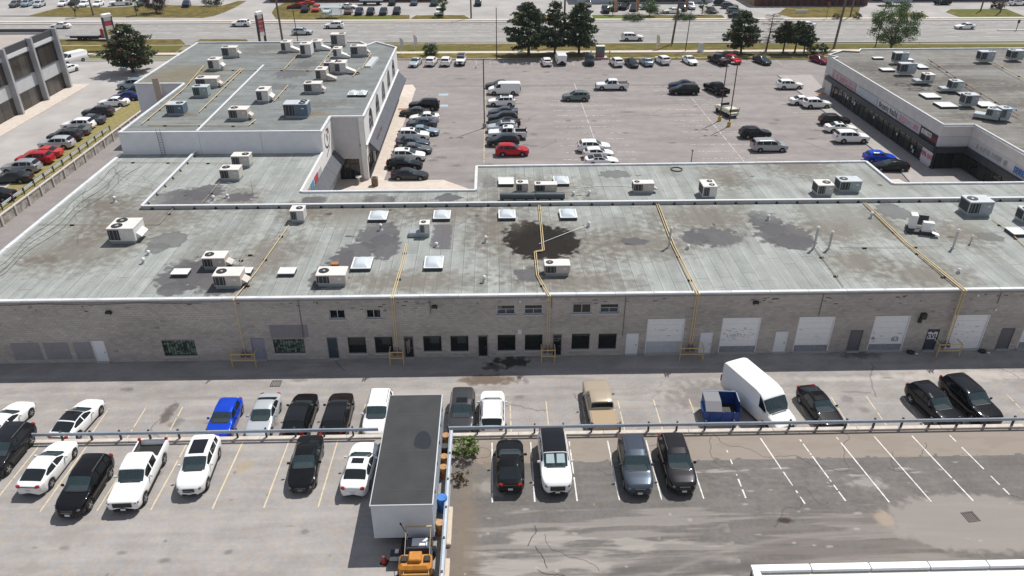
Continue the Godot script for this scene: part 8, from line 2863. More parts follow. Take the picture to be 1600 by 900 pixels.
func roof_units() -> void:
	rng.seed = 61
	roof_unit("hood", "white", Vector3(-33.37, 5.85, -62.34), 1.75, Vector3(2.36, 1.5, 2.3), 2, "largest white air unit, two fans, alone on the low roof's west part")
	roof_unit("plain", "beige2", Vector3(-28.12, 5.85, -81.22), -4.25, Vector3(1.96, 1.35, 1.4), 1, "air unit behind its twin beside the tarred patch near the tall wall")
	roof_unit("plain", "beige2", Vector3(-28.15, 5.85, -77.22), -3.95, Vector3(2.02, 1.3, 1.5), 1, "air unit in front of its twin at the edge of the tarred patch")
	roof_unit("plain", "white", Vector3(-18.65, 5.85, -66.42), -14.58, Vector3(1.26, 1.25, 1.3), 1, "small white air unit by the parapet divider and the yellow gas line")
	roof_unit("hood", "beige", Vector3(-23.6, 5.85, -57.18), 3.77, Vector3(1.89, 1.1, 1.35), 1, "air unit beside the square puddle, farther of the two by the skylight")
	roof_unit("hood", "beige", Vector3(-21.51, 5.85, -53.9), -1.38, Vector3(2.17, 1.2, 1.5), 1, "air unit closest to the brick wall edge, front of the pair")
	roof_unit("plain", "beige", Vector3(-13.24, 5.85, -54.07), -3.93, Vector3(2.36, 1.05, 1.5), 1, "air unit with green crate behind it near the brick wall edge")
	roof_unit("duct", "white", Vector3(-6.35, 5.85, -63.04), -5.68, Vector3(0.89, 1.3, 0.95), 1, "slim tall air unit standing on a low metal duct")
	roof_unit("plain", "beige", Vector3(5.18, 5.85, -55.39), -1.38, Vector3(2.08, 1, 1.1), 1, "air unit beside the yellow pipe near the big black stain")
	roof_unit("plain", "beige", Vector3(2.93, 5.85, -73.09), -1.36, Vector3(1.19, 1.1, 1), 1, "narrow air unit on dark round ducts by the bent yellow pipe")
	roof_unit("plain", "beige", Vector3(5.36, 5.85, -72.99), -3.49, Vector3(2.28, 1, 0.9), 1, "wide air unit on dark round ducts next to the domed skylight")
	roof_unit("hood", "beige", Vector3(15.43, 5.85, -72.8), -1.36, Vector3(2.12, 1.1, 1), 1, "air unit behind the divider at the head of the middle yellow pipe")
	roof_unit("plain", "white", Vector3(21.88, 5.85, -71.22), -8.08, Vector3(1.41, 1.35, 1.9), 2, "white topped air unit with two fans behind the divider")
	roof_unit("plain", "beige2", Vector3(33.83, 5.85, -71.52), -13.23, Vector3(1.62, 1.25, 1.6), 1, "air unit beside the grey green one behind the divider")
	roof_unit("plain", "greygreen", Vector3(36.82, 5.85, -72.5), -3.56, Vector3(2.23, 1.25, 1.5), 1, "grey green air unit near the roof corner notch")
	roof_unit("plain", "greyblue", Vector3(46.91, 5.85, -66.32), -15.98, Vector3(2.36, 1.5, 1.8), 1, "large grey air unit straddling the divider")
	roof_unit("plain", "greyblue", Vector3(50.6, 5.85, -64.66), -12.54, Vector3(1.11, 1.3, 1.2), 1, "air unit cut off at the photo's edge beside a skylight")
	roof_unit("plain", "darkblue", Vector3(-39.05, 8.25, -93.08), -1.32, Vector3(2.05, 1.35, 1.6), 1, "dark blue air unit near the tall wing's front corner")
	roof_unit("hood", "beige", Vector3(-30.7, 8.25, -90.83), -1.33, Vector3(2.24, 1.35, 1.6), 1, "beige air unit just east of the roof divider on the tall wing")
	roof_unit("plain", "darkblue", Vector3(-23.97, 8.25, -91.69), -1.32, Vector3(2.89, 1.7, 1.9), 2, "largest dark blue air unit, near the wall notch of the tall wing")
	roof_unit("hood", "white", Vector3(-29.68, 8.25, -98.24), -12.32, Vector3(1.52, 1.6, 2.2), 1, "white air unit at the end of a short yellow pipe on the tall wing")
	roof_unit("plain", "greygreen", Vector3(-38.53, 8.25, -100.96), -1.31, Vector3(1.94, 1.4, 1.4), 1, "grey green air unit in front of a beige one on the tall wing")
	roof_unit("hood", "beige", Vector3(-39.24, 8.25, -105.7), -14.18, Vector3(2.94, 1.3, 1.6), 1, "beige air unit half hidden behind the grey green one")
	roof_unit("hood", "white", Vector3(-41.18, 8.25, -115.18), -7.77, Vector3(1.69, 1.6, 2), 1, "white air unit with black coil face by the tall wing's west edge")
	roof_unit("hood", "beige2", Vector3(-41.32, 8.25, -123.37), -1.28, Vector3(2.32, 1.6, 1.5), 1, "grey beige air unit farthest toward the street on the west part")
	roof_unit("chute", "white", Vector3(-33.32, 8.25, -126.95), -18.51, Vector3(1.53, 1.6, 2), 1, "white air unit with a sloping hood, westernmost of the street side line")
	roof_unit("plain", "white", Vector3(-29.51, 8.25, -123.97), -16.29, Vector3(1.68, 1.9, 2.2), 1, "tall white air unit between two hooded ones on the tall wing")
	roof_unit("chute", "white", Vector3(-28.63, 8.25, -127.99), -17.7, Vector3(1.63, 1.5, 2), 1, "white air unit with a sloping hood beside the utility pole line")
	roof_unit("plain", "beige2", Vector3(-25.6, 8.25, -130.98), -1.27, Vector3(2.35, 2, 1.6), 1, "big grey beige air unit at the tall wing's street parapet")
	roof_unit("chute", "white", Vector3(-24.31, 8.25, -122.56), -21.03, Vector3(1.26, 1.5, 1.9), 1, "white hooded air unit beside the two big grey ones")
	roof_unit("hood", "beige2", Vector3(-21.14, 8.25, -123.79), -11.11, Vector3(2.55, 1.6, 1.5), 1, "grey beige air unit nearest the arched wall")
	roof_unit("plain", "beige2", Vector3(-23.68, 8.25, -113.19), -13.18, Vector3(1.8, 1.6, 1.6), 1, "dark faced air unit in the cluster of three on the tall wing")
	roof_unit("chute", "white", Vector3(-22.18, 8.25, -112.88), -21.46, Vector3(1.61, 1.6, 2), 1, "white air unit with a sloping hood in the cluster of three")
	roof_unit("chute", "beige", Vector3(-24.21, 8.25, -108.89), -14.9, Vector3(1.48, 1.6, 2), 1, "front unit of the cluster of three with its hood to the east")
	roof_unit("hood", "beige2", Vector3(-24.1, 8.25, -102.47), -1.31, Vector3(2.32, 1.35, 1.5), 1, "air unit between the cluster and the large dark blue unit")
	roof_unit("plain", "greyblue", Vector3(68.21, 5.95, -127.48), -1.29, Vector3(2.3, 1.6, 1.3), 1, "dark faced air unit farthest on the grey shop roof's west part")
	roof_unit("plain", "greyblue", Vector3(65.78, 5.95, -120.14), -1.29, Vector3(2.64, 1.6, 1.2), 1, "air unit with rusty front, second on the grey shop roof")
	roof_unit("duct", "white", Vector3(66.37, 5.95, -114.45), -23.68, Vector3(1.45, 1.3, 1.5), 1, "white air unit on a duct between two skylight pairs")
	roof_unit("duct", "greygreen", Vector3(68.21, 5.95, -110.03), -14.09, Vector3(1.56, 1.4, 1.5), 1, "grey air unit on a duct by the long roof pipe")
	roof_unit("plain", "greyblue", Vector3(66.15, 5.95, -102.51), -5.99, Vector3(1.88, 1.5, 1.5), 1, "air unit among the four white skylights")
	roof_unit("duct", "greygreen", Vector3(65.66, 5.95, -96.56), -37.48, Vector3(1.64, 1.3, 1.5), 1, "rusty air unit next to the blue tarpaulin unit")
	roof_unit("plain", "greyblue", Vector3(67.15, 5.95, -96.11), -20.31, Vector3(1.27, 1.5, 1.5), 1, "air unit with a blue tarpaulin on top")
	roof_unit("plain", "greyblue", Vector3(83, 5.95, -127.93), -6.62, Vector3(2.42, 1.6, 1.4), 1, "air unit on the pale far part of the grey shop roof")
	roof_unit("plain", "greygreen", Vector3(88.81, 5.95, -129.05), -12.59, Vector3(2.33, 1.5, 1.5), 1, "air unit at the photo's edge on the grey shop roof")

func skylights_low() -> void:
	skylight(low, Vector3(-11.13, 5.85, -67.4), 1.77, 1.99, true)
	skylight(low, Vector3(-5.02, 5.85, -67.44), 1.65, 1.93, true)
	skylight(low, Vector3(1.25, 5.85, -67.43), 1.65, 1.93, true)
	skylight(low, Vector3(7.16, 5.85, -67.41), 1.65, 2.01, true)
	skylight(low, Vector3(-11.27, 5.85, -57.64), 1.67, 2.09, true)
	skylight(low, Vector3(-5.18, 5.85, -57.63), 1.62, 2.16, true)
	skylight(low, Vector3(-17.33, 5.85, -56.4), 1.38, 1.11, false)
	skylight(low, Vector3(-26.15, 5.85, -56.45), 1.4, 1, false)
	skylight(low, Vector3(-20.79, 5.85, -56.54), 1.01, 1.01, false)
	skylight(low, Vector3(7.19, 5.85, -76.03), 1.62, 2.05, true)
	skylight(low, Vector3(1.32, 5.85, -76.03), 1.62, 1.95, false)
	skylight(low, Vector3(48.24, 5.85, -62.54), 1.35, 1.52, false)

func skylights_tall() -> void:
	skylight(tall, Vector3(-18.66, 8.25, -101.83), 1.19, 2.02, true)
	skylight(tall, Vector3(-17.39, 8.25, -101.8), 1.19, 2.02, true)

func skylights_grey() -> void:
	skylight(grey, Vector3(64.1, 5.95, -123.49), 2.07, 1.68, false)
	skylight(grey, Vector3(70.58, 5.95, -125.49), 1.57, 2.62, false)
	skylight(grey, Vector3(63.38, 5.95, -108.16), 2.21, 2.4, false)
	skylight(grey, Vector3(63.23, 5.95, -103.55), 2.39, 2.34, false)
	skylight(grey, Vector3(68.99, 5.95, -108.62), 1.85, 1.92, false)
	skylight(grey, Vector3(68.99, 5.95, -103.73), 2.4, 2.36, false)
	skylight(grey, Vector3(66.16, 5.95, -131.47), 1.75, 1.01, false)
	skylight(grey, Vector3(71.03, 5.95, -130.18), 0.98, 1.46, false)

func facade_items() -> void:
	facade_door("door_white", -32.77, -31.76)
	facade_door("door_lavender", -19.95, -18.9)
	facade_door("door_teal", -13.8, -12.93)
	facade_door("door_glass", -7.53, -6.74)
	facade_door("door_black", -1.45, -0.65)
	facade_door("door_black2", 4.71, 5.46)
	facade_door("door_white", 10.78, 11.8)
	facade_door("door_white", 16.92, 17.94)
	facade_door("door_white", 23.19, 24.22)
	facade_door("door_grey", 29.44, 30.48)
	facade_door("door_sign", 35.91, 36.9)
	facade_door("door_grey", 42.14, 43.25)
	garage(12.42, 15.49)
	garage(18.59, 21.75)
	garage(24.89, 27.87)
	garage(31.19, 34.13)
	garage(37.79, 40.75)
	garage(43.99, 47.12)
	facade_window("block", -27.15, -24.51, 0.53, 2.04)
	facade_window("block", -18.16, -15.66, 0.64, 2.02)
	facade_window("shop", -12.1, -10.64, 0.54, 2.12)
	facade_window("shop", -9.91, -8.44, 0.54, 2.12)
	facade_window("shop", -5.94, -4.45, 0.63, 2.15)
	facade_window("shop", -3.71, -2.24, 0.59, 2.11)
	facade_window("shop", 0.16, 1.64, 0.59, 2.14)
	facade_window("shop", 2.41, 3.86, 0.59, 2.14)
	facade_window("shop", 6.27, 7.75, 0.65, 2.17)
	facade_window("shop", 8.49, 9.98, 0.64, 2.14)
	facade_window("slide", -13.3, -12.02, 3.9, 4.74)
	facade_window("slide", -10.36, -9.16, 3.92, 4.73)
	facade_window("awn", 0.11, 1.6, 4.12, 4.99)
	facade_window("awn", 2.33, 3.82, 4.12, 4.99)
	facade_window("slide2", 6.22, 7.74, 4.15, 5.02)
	facade_window("awn", 8.44, 9.97, 4.15, 4.99)

func _cars() -> void:
	rng.seed = 91
	car("coupe", "white", Vector3(-35.58, 0, -44.15), 8, "white coupe in the rear alley, cut off at the photo's edge", "cars parked in the rear alley", 2, "")
	car("fast", "white", Vector3(-30.5, 0, -44.23), 6, "white sedan with a black glass roof in the alley, nose to the building", "cars parked in the rear alley", 2, "glassroof")
	car("hatch", "blue", Vector3(-19.81, 0, -43.98), 180, "bright blue hatchback behind the pipe rail in the alley", "cars parked in the rear alley", 2, "")
	car("sedan", "silver", Vector3(-17.05, 0, -44.23), 180, "silver white sedan in the alley beside the blue hatchback", "cars parked in the rear alley", 2, "")
	car("suv", "black", Vector3(-14.31, 0, -44.18), 0, "black crossover with a glass roof in the alley beside the silver sedan", "cars parked in the rear alley", 2, "glassroof")
	car("suv", "blackbrown", Vector3(-11.6, 0, -44.18), 0, "black crossover with a red tail lamp, beside the white crossover in the alley", "cars parked in the rear alley", 2, "glassroof")
	car("suv", "white", Vector3(-8.67, 0, -44.18), 180, "white crossover in the alley next to the site trailer's roof", "cars parked in the rear alley", 2, "rails")
	car("suv", "graphite", Vector3(-2.53, 0, -44.18), 180, "brown grey crossover with sunroof in the alley behind the trailer corner", "cars parked in the rear alley", 2, "sunroof")
	car("suv", "white", Vector3(-0.31, 0, -44.18), 0, "white crossover with its rear to the rail, next to the brown grey one", "cars parked in the rear alley", 2, "")
	car("pickup", "tan", Vector3(7.69, 0, -44.7), 0, "pale gold pickup with a tan bed cover in the alley", "cars parked in the rear alley", 2, "tonneau")
	car("fast", "black", Vector3(24.09, 0, -44.23), 172, "black sedan with shiny roof in the alley beside the tall white van", "cars parked in the rear alley", 2, "")
	car("suv", "black", Vector3(32.61, 0, -44.18), 171, "black crossover in the alley, the smaller of the two parked together", "cars parked in the rear alley", 2, "glassroof")
	car("bigsuv", "black", Vector3(35.59, 0, -44.63), 171, "large black sport utility with pale windscreen in the alley", "cars parked in the rear alley", 2, "glassroof")
	car("van", "white", Vector3(19.58, 0, -44.77), 158, "tall white cargo van parked askew beside the blue dumpster", "cars parked in the rear alley", 2, "")
	car("suv", "black2", Vector3(-32.86, 1, -39.75), 182, "dark crossover cut off at the photo's edge, beside the white sedan", "cars parked in the concrete-grey lot by the trailer", 2, "")
	car("fast", "white", Vector3(-29.37, 1, -38.36), 3, "white sedan with full width tail lamp bar and dark rear window", "cars parked in the concrete-grey lot by the trailer", 2, "")
	car("suv", "black", Vector3(-26.09, 1, -36.41), 180, "black crossover with shiny bonnet, between white sedan and white pickup", "cars parked in the concrete-grey lot by the trailer", 2, "")
	car("pickup", "white", Vector3(-23.05, 1, -37.27), 178, "white crew cab pickup with open bed and black grille", "cars parked in the concrete-grey lot by the trailer", 2, "")
	car("suv", "white", Vector3(-19.49, 1, -38.06), 178, "white crossover with a dark panoramic sunroof", "cars parked in the concrete-grey lot by the trailer", 2, "panorama")
	car("sedan", "black", Vector3(-12.57, 1, -38.17), 178, "black sedan parked alone between two pale yellow lines", "cars parked in the concrete-grey lot by the trailer", 2, "")
	car("sedan", "white", Vector3(-8.96, 1, -37.7), 2, "white sedan with red tail lamps and sunroof beside the trailer", "cars parked in the concrete-grey lot by the trailer", 2, "sunroof")
	car("fast", "black", Vector3(0.85, 1, -37.79), 0, "black sedan with its rear to the camera in the dark asphalt lot", "cars parked in the old dark asphalt lot", 2, "")
	car("bigsuv", "white", Vector3(3.76, 1, -37.8), 180, "white sport utility with black roof and a silver windscreen sunshade", "cars parked in the old dark asphalt lot", 2, "blackroof sunshade")
	car("suv", "bluegrey", Vector3(9.02, 1, -37.38), 180, "dark slate crossover in the dark asphalt lot", "cars parked in the old dark asphalt lot", 2, "rails")
	car("suv", "charcoal", Vector3(11.78, 1, -37.49), 180, "charcoal black crossover with glinting bonnet in the dark asphalt lot", "cars parked in the old dark asphalt lot", 2, "")
	car("bigsuv", "black", Vector3(-11.14, 0, -122.81), 270, "large black sport utility farthest along the walkway row", "cars nosed in along the shop walkway", 1, "")
	car("sedan", "graphite", Vector3(-12.4, 0, -119.31), 270, "dark grey sedan beside the large black sport utility in the walkway row", "cars nosed in along the shop walkway", 1, "")
	car("sedan", "white", Vector3(-10.68, 0, -116.57), 270, "white sedan between two dark sedans in the walkway row", "cars nosed in along the shop walkway", 1, "")
	car("sedan", "slate", Vector3(-10.85, 0, -113.66), 270, "dark slate sedan between a white and a pale blue sedan in the walkway row", "cars nosed in along the shop walkway", 1, "")
	car("sedan", "paleblue", Vector3(-10.38, 0, -109.95), 90, "pale blue grey sedan with nose out in the walkway row", "cars nosed in along the shop walkway", 1, "")
	car("suv", "white", Vector3(-11.62, 0, -107.91), 90, "white crossover with small sunroof, nose out, next to the pale blue sedan", "cars nosed in along the shop walkway", 1, "sunroof")
	car("sedan", "slate", Vector3(-11.44, 0, -104.79), 90, "slate blue sedan behind a white crossover in the walkway row", "cars nosed in along the shop walkway", 1, "")
	car("sedan", "grey", Vector3(-10.94, 0, -102.08), 90, "mid grey sedan two places from the trash bin in the walkway row", "cars nosed in along the shop walkway", 1, "")
	car("suv", "white", Vector3(-11.56, 0, -99.25), 90, "white crossover in the walkway row beside a black sedan", "cars nosed in along the shop walkway", 1, "sunroof")
	car("fast", "black", Vector3(-11.8, 0, -96.3), 90, "black sedan next to the charcoal sedan at the end of the walkway row", "cars nosed in along the shop walkway", 1, "")
	car("fast", "graphite2", Vector3(-10.76, 0, -92.33), 90, "charcoal sedan at the near end of the walkway row by the trash bin", "cars nosed in along the shop walkway", 1, "")
	car("sedan", "graphite", Vector3(1.07, 0, -135.56), 270, "dark grey sedan half hidden behind the white cargo van", "cars in the double row by the lamp post", 1, "")
	car("cargo", "white", Vector3(2.03, 0, -131.75), 270, "white cargo van in the middle row of the front lot", "cars in the double row by the lamp post", 1, "")
	car("suv", "white", Vector3(1.49, 0, -124.72), 270, "white crossover with black sunroof just in front of the white cargo van", "cars in the double row by the lamp post", 1, "panorama")
	car("sedan", "slate", Vector3(1.62, 0, -119.33), 270, "slate grey sedan in the middle row", "cars in the double row by the lamp post", 1, "")
	car("suv", "graphite2", Vector3(1.57, 0, -115.95), 270, "charcoal crossover in the middle row beside the slate sedan", "cars in the double row by the lamp post", 1, "")
	car("sedan", "black", Vector3(1.83, 0, -113.68), 270, "black car half hidden behind the silver crossover in the middle row", "cars in the double row by the lamp post", 1, "")
	car("suv", "silver", Vector3(1.4, 0, -111.19), 270, "silver crossover with dark roof glass in the middle row", "cars in the double row by the lamp post", 1, "panorama")
	car("pickup", "white2", Vector3(2.11, 0, -108.17), 270, "white pickup with open black bed in the middle row", "cars in the double row by the lamp post", 1, "sunroof")
	car("suv", "slate2", Vector3(1.41, 0, -105.05), 270, "dark slate crossover behind the red hatchback", "cars in the double row by the lamp post", 1, "")
	car("suv", "red", Vector3(2.58, 0, -100.97), 90, "bright red crossover at the end of the middle row", "cars in the double row by the lamp post", 1, "")
	car("suv", "white", Vector3(14.11, 0, -102.29), 88, "white crossover farthest of the three white cars by the roof edge", "white cars by the roof edge", 1, "")
	car("hatch", "white", Vector3(14.41, 0, -99.66), 88, "white hatchback in the middle of the three white cars by the roof edge", "white cars by the roof edge", 1, "")
	car("coupe", "white", Vector3(14.5, 0, -96.9), 88, "white hatchback with black roof, partly hidden by the roof edge", "white cars by the roof edge", 1, "glassroof")
	car("suv", "sage", Vector3(14.07, 0, -127.48), 270, "grey green crossover standing alone in the open front lot", "cars in the open front lot", 1, "")
	car("pickup", "white2", Vector3(21.08, 0, -134.25), 270, "white pickup with a loaded bed driving across the front lot", "cars in the open front lot", 1, "tonneau")
	car("sedan", "navy", Vector3(33.72, 0, -134.82), 270, "navy blue sedan behind the black minivan in the front lot", "cars in the open front lot", 1, "")
	car("minivan", "black", Vector3(33.22, 0, -131.04), 270, "black minivan beside the navy sedan in the front lot", "cars in the open front lot", 1, "")
	car("pickup", "black", Vector3(38.99, 0, -131.74), 343, "black pickup with open bed near the twin lamp posts", "cars in the open front lot", 1, "")
	car("suv", "black", Vector3(38.51, 0, -107.62), 90, "black crossover behind the silver minivan", "cars in the open front lot", 1, "")
	car("minivan", "silver2", Vector3(38.79, 0, -101.98), 90, "silver minivan with pale roof near the flat roof's edge", "cars in the open front lot", 1, "")
	car("suv", "white", Vector3(52.71, 0, -133.95), 90, "white crossover by the corner of the grey shop block", "cars nosed in at the grey shop block", 1, "")
	car("sedan", "white", Vector3(51.75, 0, -124.32), 92, "white sedan behind a white crossover at the grey shop block", "cars nosed in at the grey shop block", 1, "")
	car("suv", "white", Vector3(53.19, 0, -122.42), 90, "white crossover beside the half hidden white sedan", "cars nosed in at the grey shop block", 1, "")
	car("suv", "blackbrown", Vector3(52.61, 0, -113.47), 92, "dark brown crossover at the grey shop block", "cars nosed in at the grey shop block", 1, "")
	car("sedan", "white", Vector3(52.21, 0, -110.01), 92, "white sedan with sunroof between the dark crossover and a white one", "cars nosed in at the grey shop block", 1, "sunroof")
	car("bigsuv", "white", Vector3(51.79, 0, -105.28), 90, "white sport utility nearest the sale poster at the grey shop block", "cars nosed in at the grey shop block", 1, "")
	car("hatch", "blue", Vector3(52.4, 0, -97.25), 95, "bright blue hatchback by the corner of the flat roof", "cars nosed in at the grey shop block", 1, "")
	car("fast", "black", Vector3(52.34, 0, -94.08), 275, "black sedan parked next to the blue hatchback at the shop walkway", "cars nosed in at the grey shop block", 1, "")
	car("sedan", "silver", Vector3(-15.12, 0, -152.61), 190, "silver sedan at the end of the roadside row near the arched wall", "cars along the roadside lawn", 1, "")
	car("suv", "white", Vector3(-12.01, 0, -153.07), 8, "white crossover in front of the round bush in the roadside row", "cars along the roadside lawn", 1, "")
	car("suv", "white", Vector3(-9.11, 0, -153.01), 3, "white crossover beside the boxy white jeep in the roadside row", "cars along the roadside lawn", 1, "")
	car("jeep", "white", Vector3(-6.22, 0, -153.48), 183, "boxy white off-roader with black roof in the roadside row", "cars along the roadside lawn", 1, "glassroof")
	car("hatch", "white", Vector3(10.71, 0, -152.57), 357, "white hatchback under the big pine in the roadside row", "cars along the roadside lawn", 1, "")
	car("cargo", "white", Vector3(13.62, 0, -154.11), 359, "white delivery van in the roadside row beside the pines", "cars along the roadside lawn", 1, "")
	car("jeep", "slate2", Vector3(19.24, 0, -152.91), 185, "dark boxy off-roader beside the graffitied cabinet", "cars along the roadside lawn", 1, "")
	car("suv", "white", Vector3(24.41, 0, -151.73), 353, "white crossover between the cabinet and a dark sedan", "cars along the roadside lawn", 1, "")
	car("sedan", "black2", Vector3(27.35, 0, -151.14), 172, "dark sedan between two pale cars in the roadside row", "cars along the roadside lawn", 1, "")
	car("sedan", "paleblue", Vector3(30.42, 0, -152.12), 350, "pale silver blue sedan in the roadside row", "cars along the roadside lawn", 1, "")
	car("suv", "white", Vector3(33.79, 0, -153.12), 348, "white crossover in the roadside row next to the silver blue sedan", "cars along the roadside lawn", 1, "")
	car("sedan", "white", Vector3(39.26, 0, -153), 168, "white sedan below the thin lamp post in the roadside row", "cars along the roadside lawn", 1, "")
	car("pickup", "black", Vector3(44.99, 0, -152.87), 344, "black pickup with covered bed beside the red hatchback", "cars along the roadside lawn", 1, "tonneau")
	car("hatch", "red", Vector3(48.06, 0, -153.34), 164, "bright red hatchback beside the black pickup in the roadside row", "cars along the roadside lawn", 1, "")
	car("sedan", "slate2", Vector3(53.64, 0, -152.67), 163, "dark grey sedan in front of the bare tree", "cars along the roadside lawn", 1, "")
	car("sedan", "maroon", Vector3(65.3, 0, -152.95), 160, "maroon sedan near the grey shop block's far corner", "cars along the roadside lawn", 1, "")
	car("sedan", "white", Vector3(-102.59, 0, -190.95), 270, "white sedan on the street beside the flatbed tow truck", "cars driving on the street", 1, "")
	car("suv", "white", Vector3(-60.41, 0, -192.38), 270, "white crossover on the street near the driveway mouth", "cars driving on the street", 1, "")
	car("suv", "silver", Vector3(-43.55, 0, -182.21), 90, "silver crossover on the street behind the utility pole", "cars driving on the street", 1, "")
	car("suv", "white", Vector3(-37.54, 0, -189.53), 270, "white crossover on the street's far lanes above the roof units", "cars driving on the street", 1, "")
	car("bigsuv", "white", Vector3(31.24, 0, -174.29), 90, "white sport utility on the street beside the three pines", "cars driving on the street", 1, "")
	car("sedan", "white", Vector3(75.15, 0, -187.87), 270, "white sedan on the street behind the twisted pine", "cars driving on the street", 1, "")
	car("sedan", "white", Vector3(112.53, 0, -185.5), 270, "white sedan on the street above the grey shop roof", "cars driving on the street", 1, "")
	car("minivan", "paleblue", Vector3(-61.63, 1.2, -132.43), 268, "pale blue grey minivan below the roadside pine", "cars in the raised lot by the office block", 1, "")
	car("sedan", "black2", Vector3(-59.93, 1.2, -127.95), 268, "dark car between the pale minivan and a blue sedan", "cars in the raised lot by the office block", 1, "")
	car("sedan", "navy2", Vector3(-59.88, 1.2, -125.26), 268, "deep blue sedan in the raised lot", "cars in the raised lot by the office block", 1, "")
	car("sedan", "white", Vector3(-60.55, 1.2, -121.96), 268, "white sedan with dark rear window in the raised lot", "cars in the raised lot by the office block", 1, "")
	car("suv", "graphite", Vector3(-60.53, 1.2, -116.42), 268, "dark grey crossover below the white sedan in the raised lot", "cars in the raised lot by the office block", 1, "")
	car("sedan", "slate", Vector3(-60.23, 1.2, -112.54), 268, "slate sedan beside the dark grey crossover in the raised lot", "cars in the raised lot by the office block", 1, "")
	car("suv", "white", Vector3(-60.61, 1.2, -110.09), 268, "white crossover between grey cars in the raised lot", "cars in the raised lot by the office block", 1, "")
	car("sedan", "grey", Vector3(-60.09, 1.2, -107.42), 268, "mid grey sedan beside a white crossover in the raised lot", "cars in the raised lot by the office block", 1, "")
	car("suv", "graphite2", Vector3(-60.05, 1.2, -104.87), 268, "charcoal crossover next to the silver one in the raised lot", "cars in the raised lot by the office block", 1, "")
	car("suv", "silver", Vector3(-59.74, 1.2, -101.88), 268, "silver crossover beside the red cars in the raised lot", "cars in the raised lot by the office block", 1, "")
	car("sedan", "red2", Vector3(-59.67, 1.2, -98.28), 268, "orange red sedan, farther of the two red cars", "cars in the raised lot by the office block", 1, "")
	car("suv", "red", Vector3(-59.59, 1.2, -95.85), 268, "red crossover, nearer of the two red cars", "cars in the raised lot by the office block", 1, "")
	car("suv", "silver2", Vector3(-59.73, 1.2, -92.83), 268, "silver grey crossover below the red cars in the raised lot", "cars in the raised lot by the office block", 1, "")
	car("sedan", "graphite2", Vector3(-59.15, 1.2, -89.52), 268, "charcoal sedan by the guard rail of the raised lot", "cars in the raised lot by the office block", 1, "")
	car("sedan", "black", Vector3(-58.16, 1.2, -83.85), 268, "black car at the photo's edge in the raised lot", "cars in the raised lot by the office block", 1, "")
	car("cargo", "white", Vector3(-80.66, 1.2, -151.04), 210, "white van parked at the end of the office block", "cars in the raised lot by the office block", 1, "")
	car("sedan", "white", Vector3(-78.16, 1.2, -143.49), 200, "white car half hidden by the office block's fins", "cars in the raised lot by the office block", 1, "")
	car("suv", "grey", Vector3(-128.86, 0, -220.55), 180, "mid grey crossover in the lot past the far lawn, behind the tow truck", "cars parked across the street", 0, "")
	car("suv", "paleblue", Vector3(-126.28, 0, -221.5), 180, "pale blue crossover in the lot past the far lawn, behind the tow truck", "cars parked across the street", 0, "")
	car("suv", "silver", Vector3(-122.47, 0, -220.42), 180, "silver crossover in the lot past the far lawn, behind the tow truck", "cars parked across the street", 0, "")
	car("sedan", "white", Vector3(-116.88, 0, -222.32), 178, "westernmost white sedan in the lot past the far lawn, behind the tow truck", "cars parked across the street", 0, "")
	car("sedan", "black2", Vector3(-114.57, 0, -223.29), 178, "off-black sedan in the lot past the far lawn, behind the tow truck", "cars parked across the street", 0, "")
	car("sedan", "white", Vector3(-110.66, 0, -221.17), 178, "second white sedan in the lot past the far lawn, behind the tow truck, counting eastward", "cars parked across the street", 0, "")
	car("sedan", "white", Vector3(-107.01, 0, -221.1), 178, "third white sedan in the lot past the far lawn, behind the tow truck, counting eastward", "cars parked across the street", 0, "")
	car("pickup", "white", Vector3(-101.36, 0, -221.99), 250, "white pickup near the purple tree across the street", "cars parked across the street", 0, "")
	car("suv", "slate", Vector3(-95.43, 0, -221.87), 180, "slate crossover near the purple tree across the street", "cars parked across the street", 0, "")
	car("suv", "navy", Vector3(-82.69, 0, -219.57), 170, "navy crossover near the purple tree across the street", "cars parked across the street", 0, "")
	car("sedan", "red2", Vector3(-50.73, 0, -220.92), 250, "coral red sedan by the bus shelter across the street", "cars parked across the street", 0, "")
	car("sedan", "maroon", Vector3(-52.43, 0, -215.96), 262, "maroon sedan by the bus shelter across the street", "cars parked across the street", 0, "")
	car("suv", "black", Vector3(-48.86, 0, -211.09), 178, "black crossover by the bus shelter across the street", "cars parked across the street", 0, "")
	car("suv", "red2", Vector3(-46.19, 0, -211.98), 178, "coral red crossover by the bus shelter across the street", "cars parked across the street", 0, "")
	car("hatch", "white", Vector3(-42.81, 0, -209.1), 182, "white hatchback by the bus shelter across the street", "cars parked across the street", 0, "")
	car("sedan", "white", Vector3(-38.22, 0, -215.66), 95, "white sedan in the far row before the brick shed", "cars parked across the street", 0, "")
	car("suv", "tan2", Vector3(-37.17, 0, -208.06), 180, "brown crossover in the far row before the brick shed", "cars parked across the street", 0, "")
	car("suv", "navy", Vector3(-34.22, 0, -207.08), 180, "navy crossover in the far row before the brick shed", "cars parked across the street", 0, "")
	car("suv", "black", Vector3(-31.25, 0, -207.02), 180, "black crossover in the far row before the brick shed", "cars parked across the street", 0, "")
	car("suv", "slate2", Vector3(-27.95, 0, -206.95), 180, "dark slate crossover in the far row before the brick shed", "cars parked across the street", 0, "")
	car("suv", "black2", Vector3(-24.58, 0, -207.79), 180, "second off-black crossover in the far row before the brick shed, counting eastward", "cars parked across the street", 0, "")
	car("suv", "black2", Vector3(-27.25, 0, -221.45), 180, "westernmost off-black crossover in the far row before the brick shed", "cars parked across the street", 0, "")
	car("suv", "slate", Vector3(-21.27, 0, -221.33), 180, "slate crossover in the lot behind the small street tree", "cars parked across the street", 0, "")
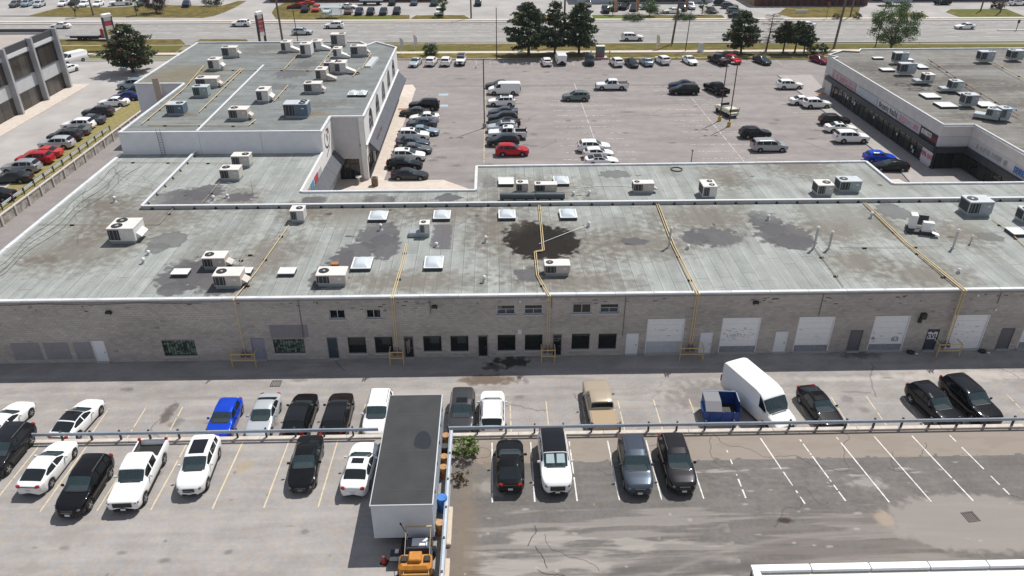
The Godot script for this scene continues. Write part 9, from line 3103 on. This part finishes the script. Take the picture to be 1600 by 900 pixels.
	car("suv", "slate2", Vector3(-15.76, 0, -220.19), 180, "dark slate crossover in the lot behind the small street tree", "cars parked across the street", 0, "")
	car("pickup", "white", Vector3(-13.42, 0, -206.64), 178, "white pickup in the lot behind the small street tree", "cars parked across the street", 0, "")
	car("suv", "black2", Vector3(-3.69, 0, -219.93), 180, "off-black crossover in the lot behind the small street tree", "cars parked across the street", 0, "")
	car("sedan", "slate2", Vector3(9.07, 0, -214.66), 262, "dark slate sedan behind the three pines across the street", "cars parked across the street", 0, "")
	car("suv", "grey", Vector3(26.33, 0, -218.28), 185, "mid grey crossover behind the three pines across the street", "cars parked across the street", 0, "")
	car("suv", "black", Vector3(29.76, 0, -208.48), 182, "westernmost black crossover in the glass showroom's front row", "cars parked across the street", 0, "")
	car("suv", "slate2", Vector3(32.84, 0, -211.25), 200, "dark slate crossover in the glass showroom's front row", "cars parked across the street", 0, "")
	car("suv", "black", Vector3(35.51, 0, -213.12), 205, "second black crossover in the glass showroom's front row, counting eastward", "cars parked across the street", 0, "")
	car("sedan", "black2", Vector3(37.59, 0, -211.15), 190, "off-black sedan in the glass showroom's front row", "cars parked across the street", 0, "")
	car("suv", "silver2", Vector3(41.67, 0, -212.99), 260, "silver grey crossover in the glass showroom's front row", "cars parked across the street", 0, "")
	car("sedan", "white", Vector3(46.99, 0, -207.18), 265, "white sedan in the glass showroom's front row", "cars parked across the street", 0, "")
	car("suv", "silver", Vector3(53.52, 0, -213.71), 182, "silver crossover in the glass showroom's front row", "cars parked across the street", 0, "")
	car("suv", "black", Vector3(50.48, 0, -210.87), 184, "third black crossover in the glass showroom's front row, counting eastward", "cars parked across the street", 0, "")
	car("sedan", "slate2", Vector3(57.57, 0, -207.89), 180, "dark slate sedan in the glass showroom's front row", "cars parked across the street", 0, "")
	car("suv", "slate", Vector3(63.83, 0, -213.5), 100, "slate crossover in the line beside the showroom drive", "cars parked across the street", 0, "")
	car("suv", "sage", Vector3(63.51, 0, -206.83), 98, "grey green crossover in the line beside the showroom drive", "cars parked across the street", 0, "")
	car("sedan", "slate2", Vector3(61.99, 0, -199.69), 97, "dark slate sedan in the line beside the showroom drive", "cars parked across the street", 0, "")
	car("suv", "slate2", Vector3(63.1, 0, -218.52), 100, "dark slate crossover in the line beside the showroom drive", "cars parked across the street", 0, "")
	car("suv", "black", Vector3(124.25, 0, -218.26), 265, "black crossover at the dark block across the street", "cars parked across the street", 0, "")
	car("suv", "white", Vector3(144.31, 0, -216.81), 85, "white crossover at the dark block across the street", "cars parked across the street", 0, "")
	for p in protos.values():
		p.free()
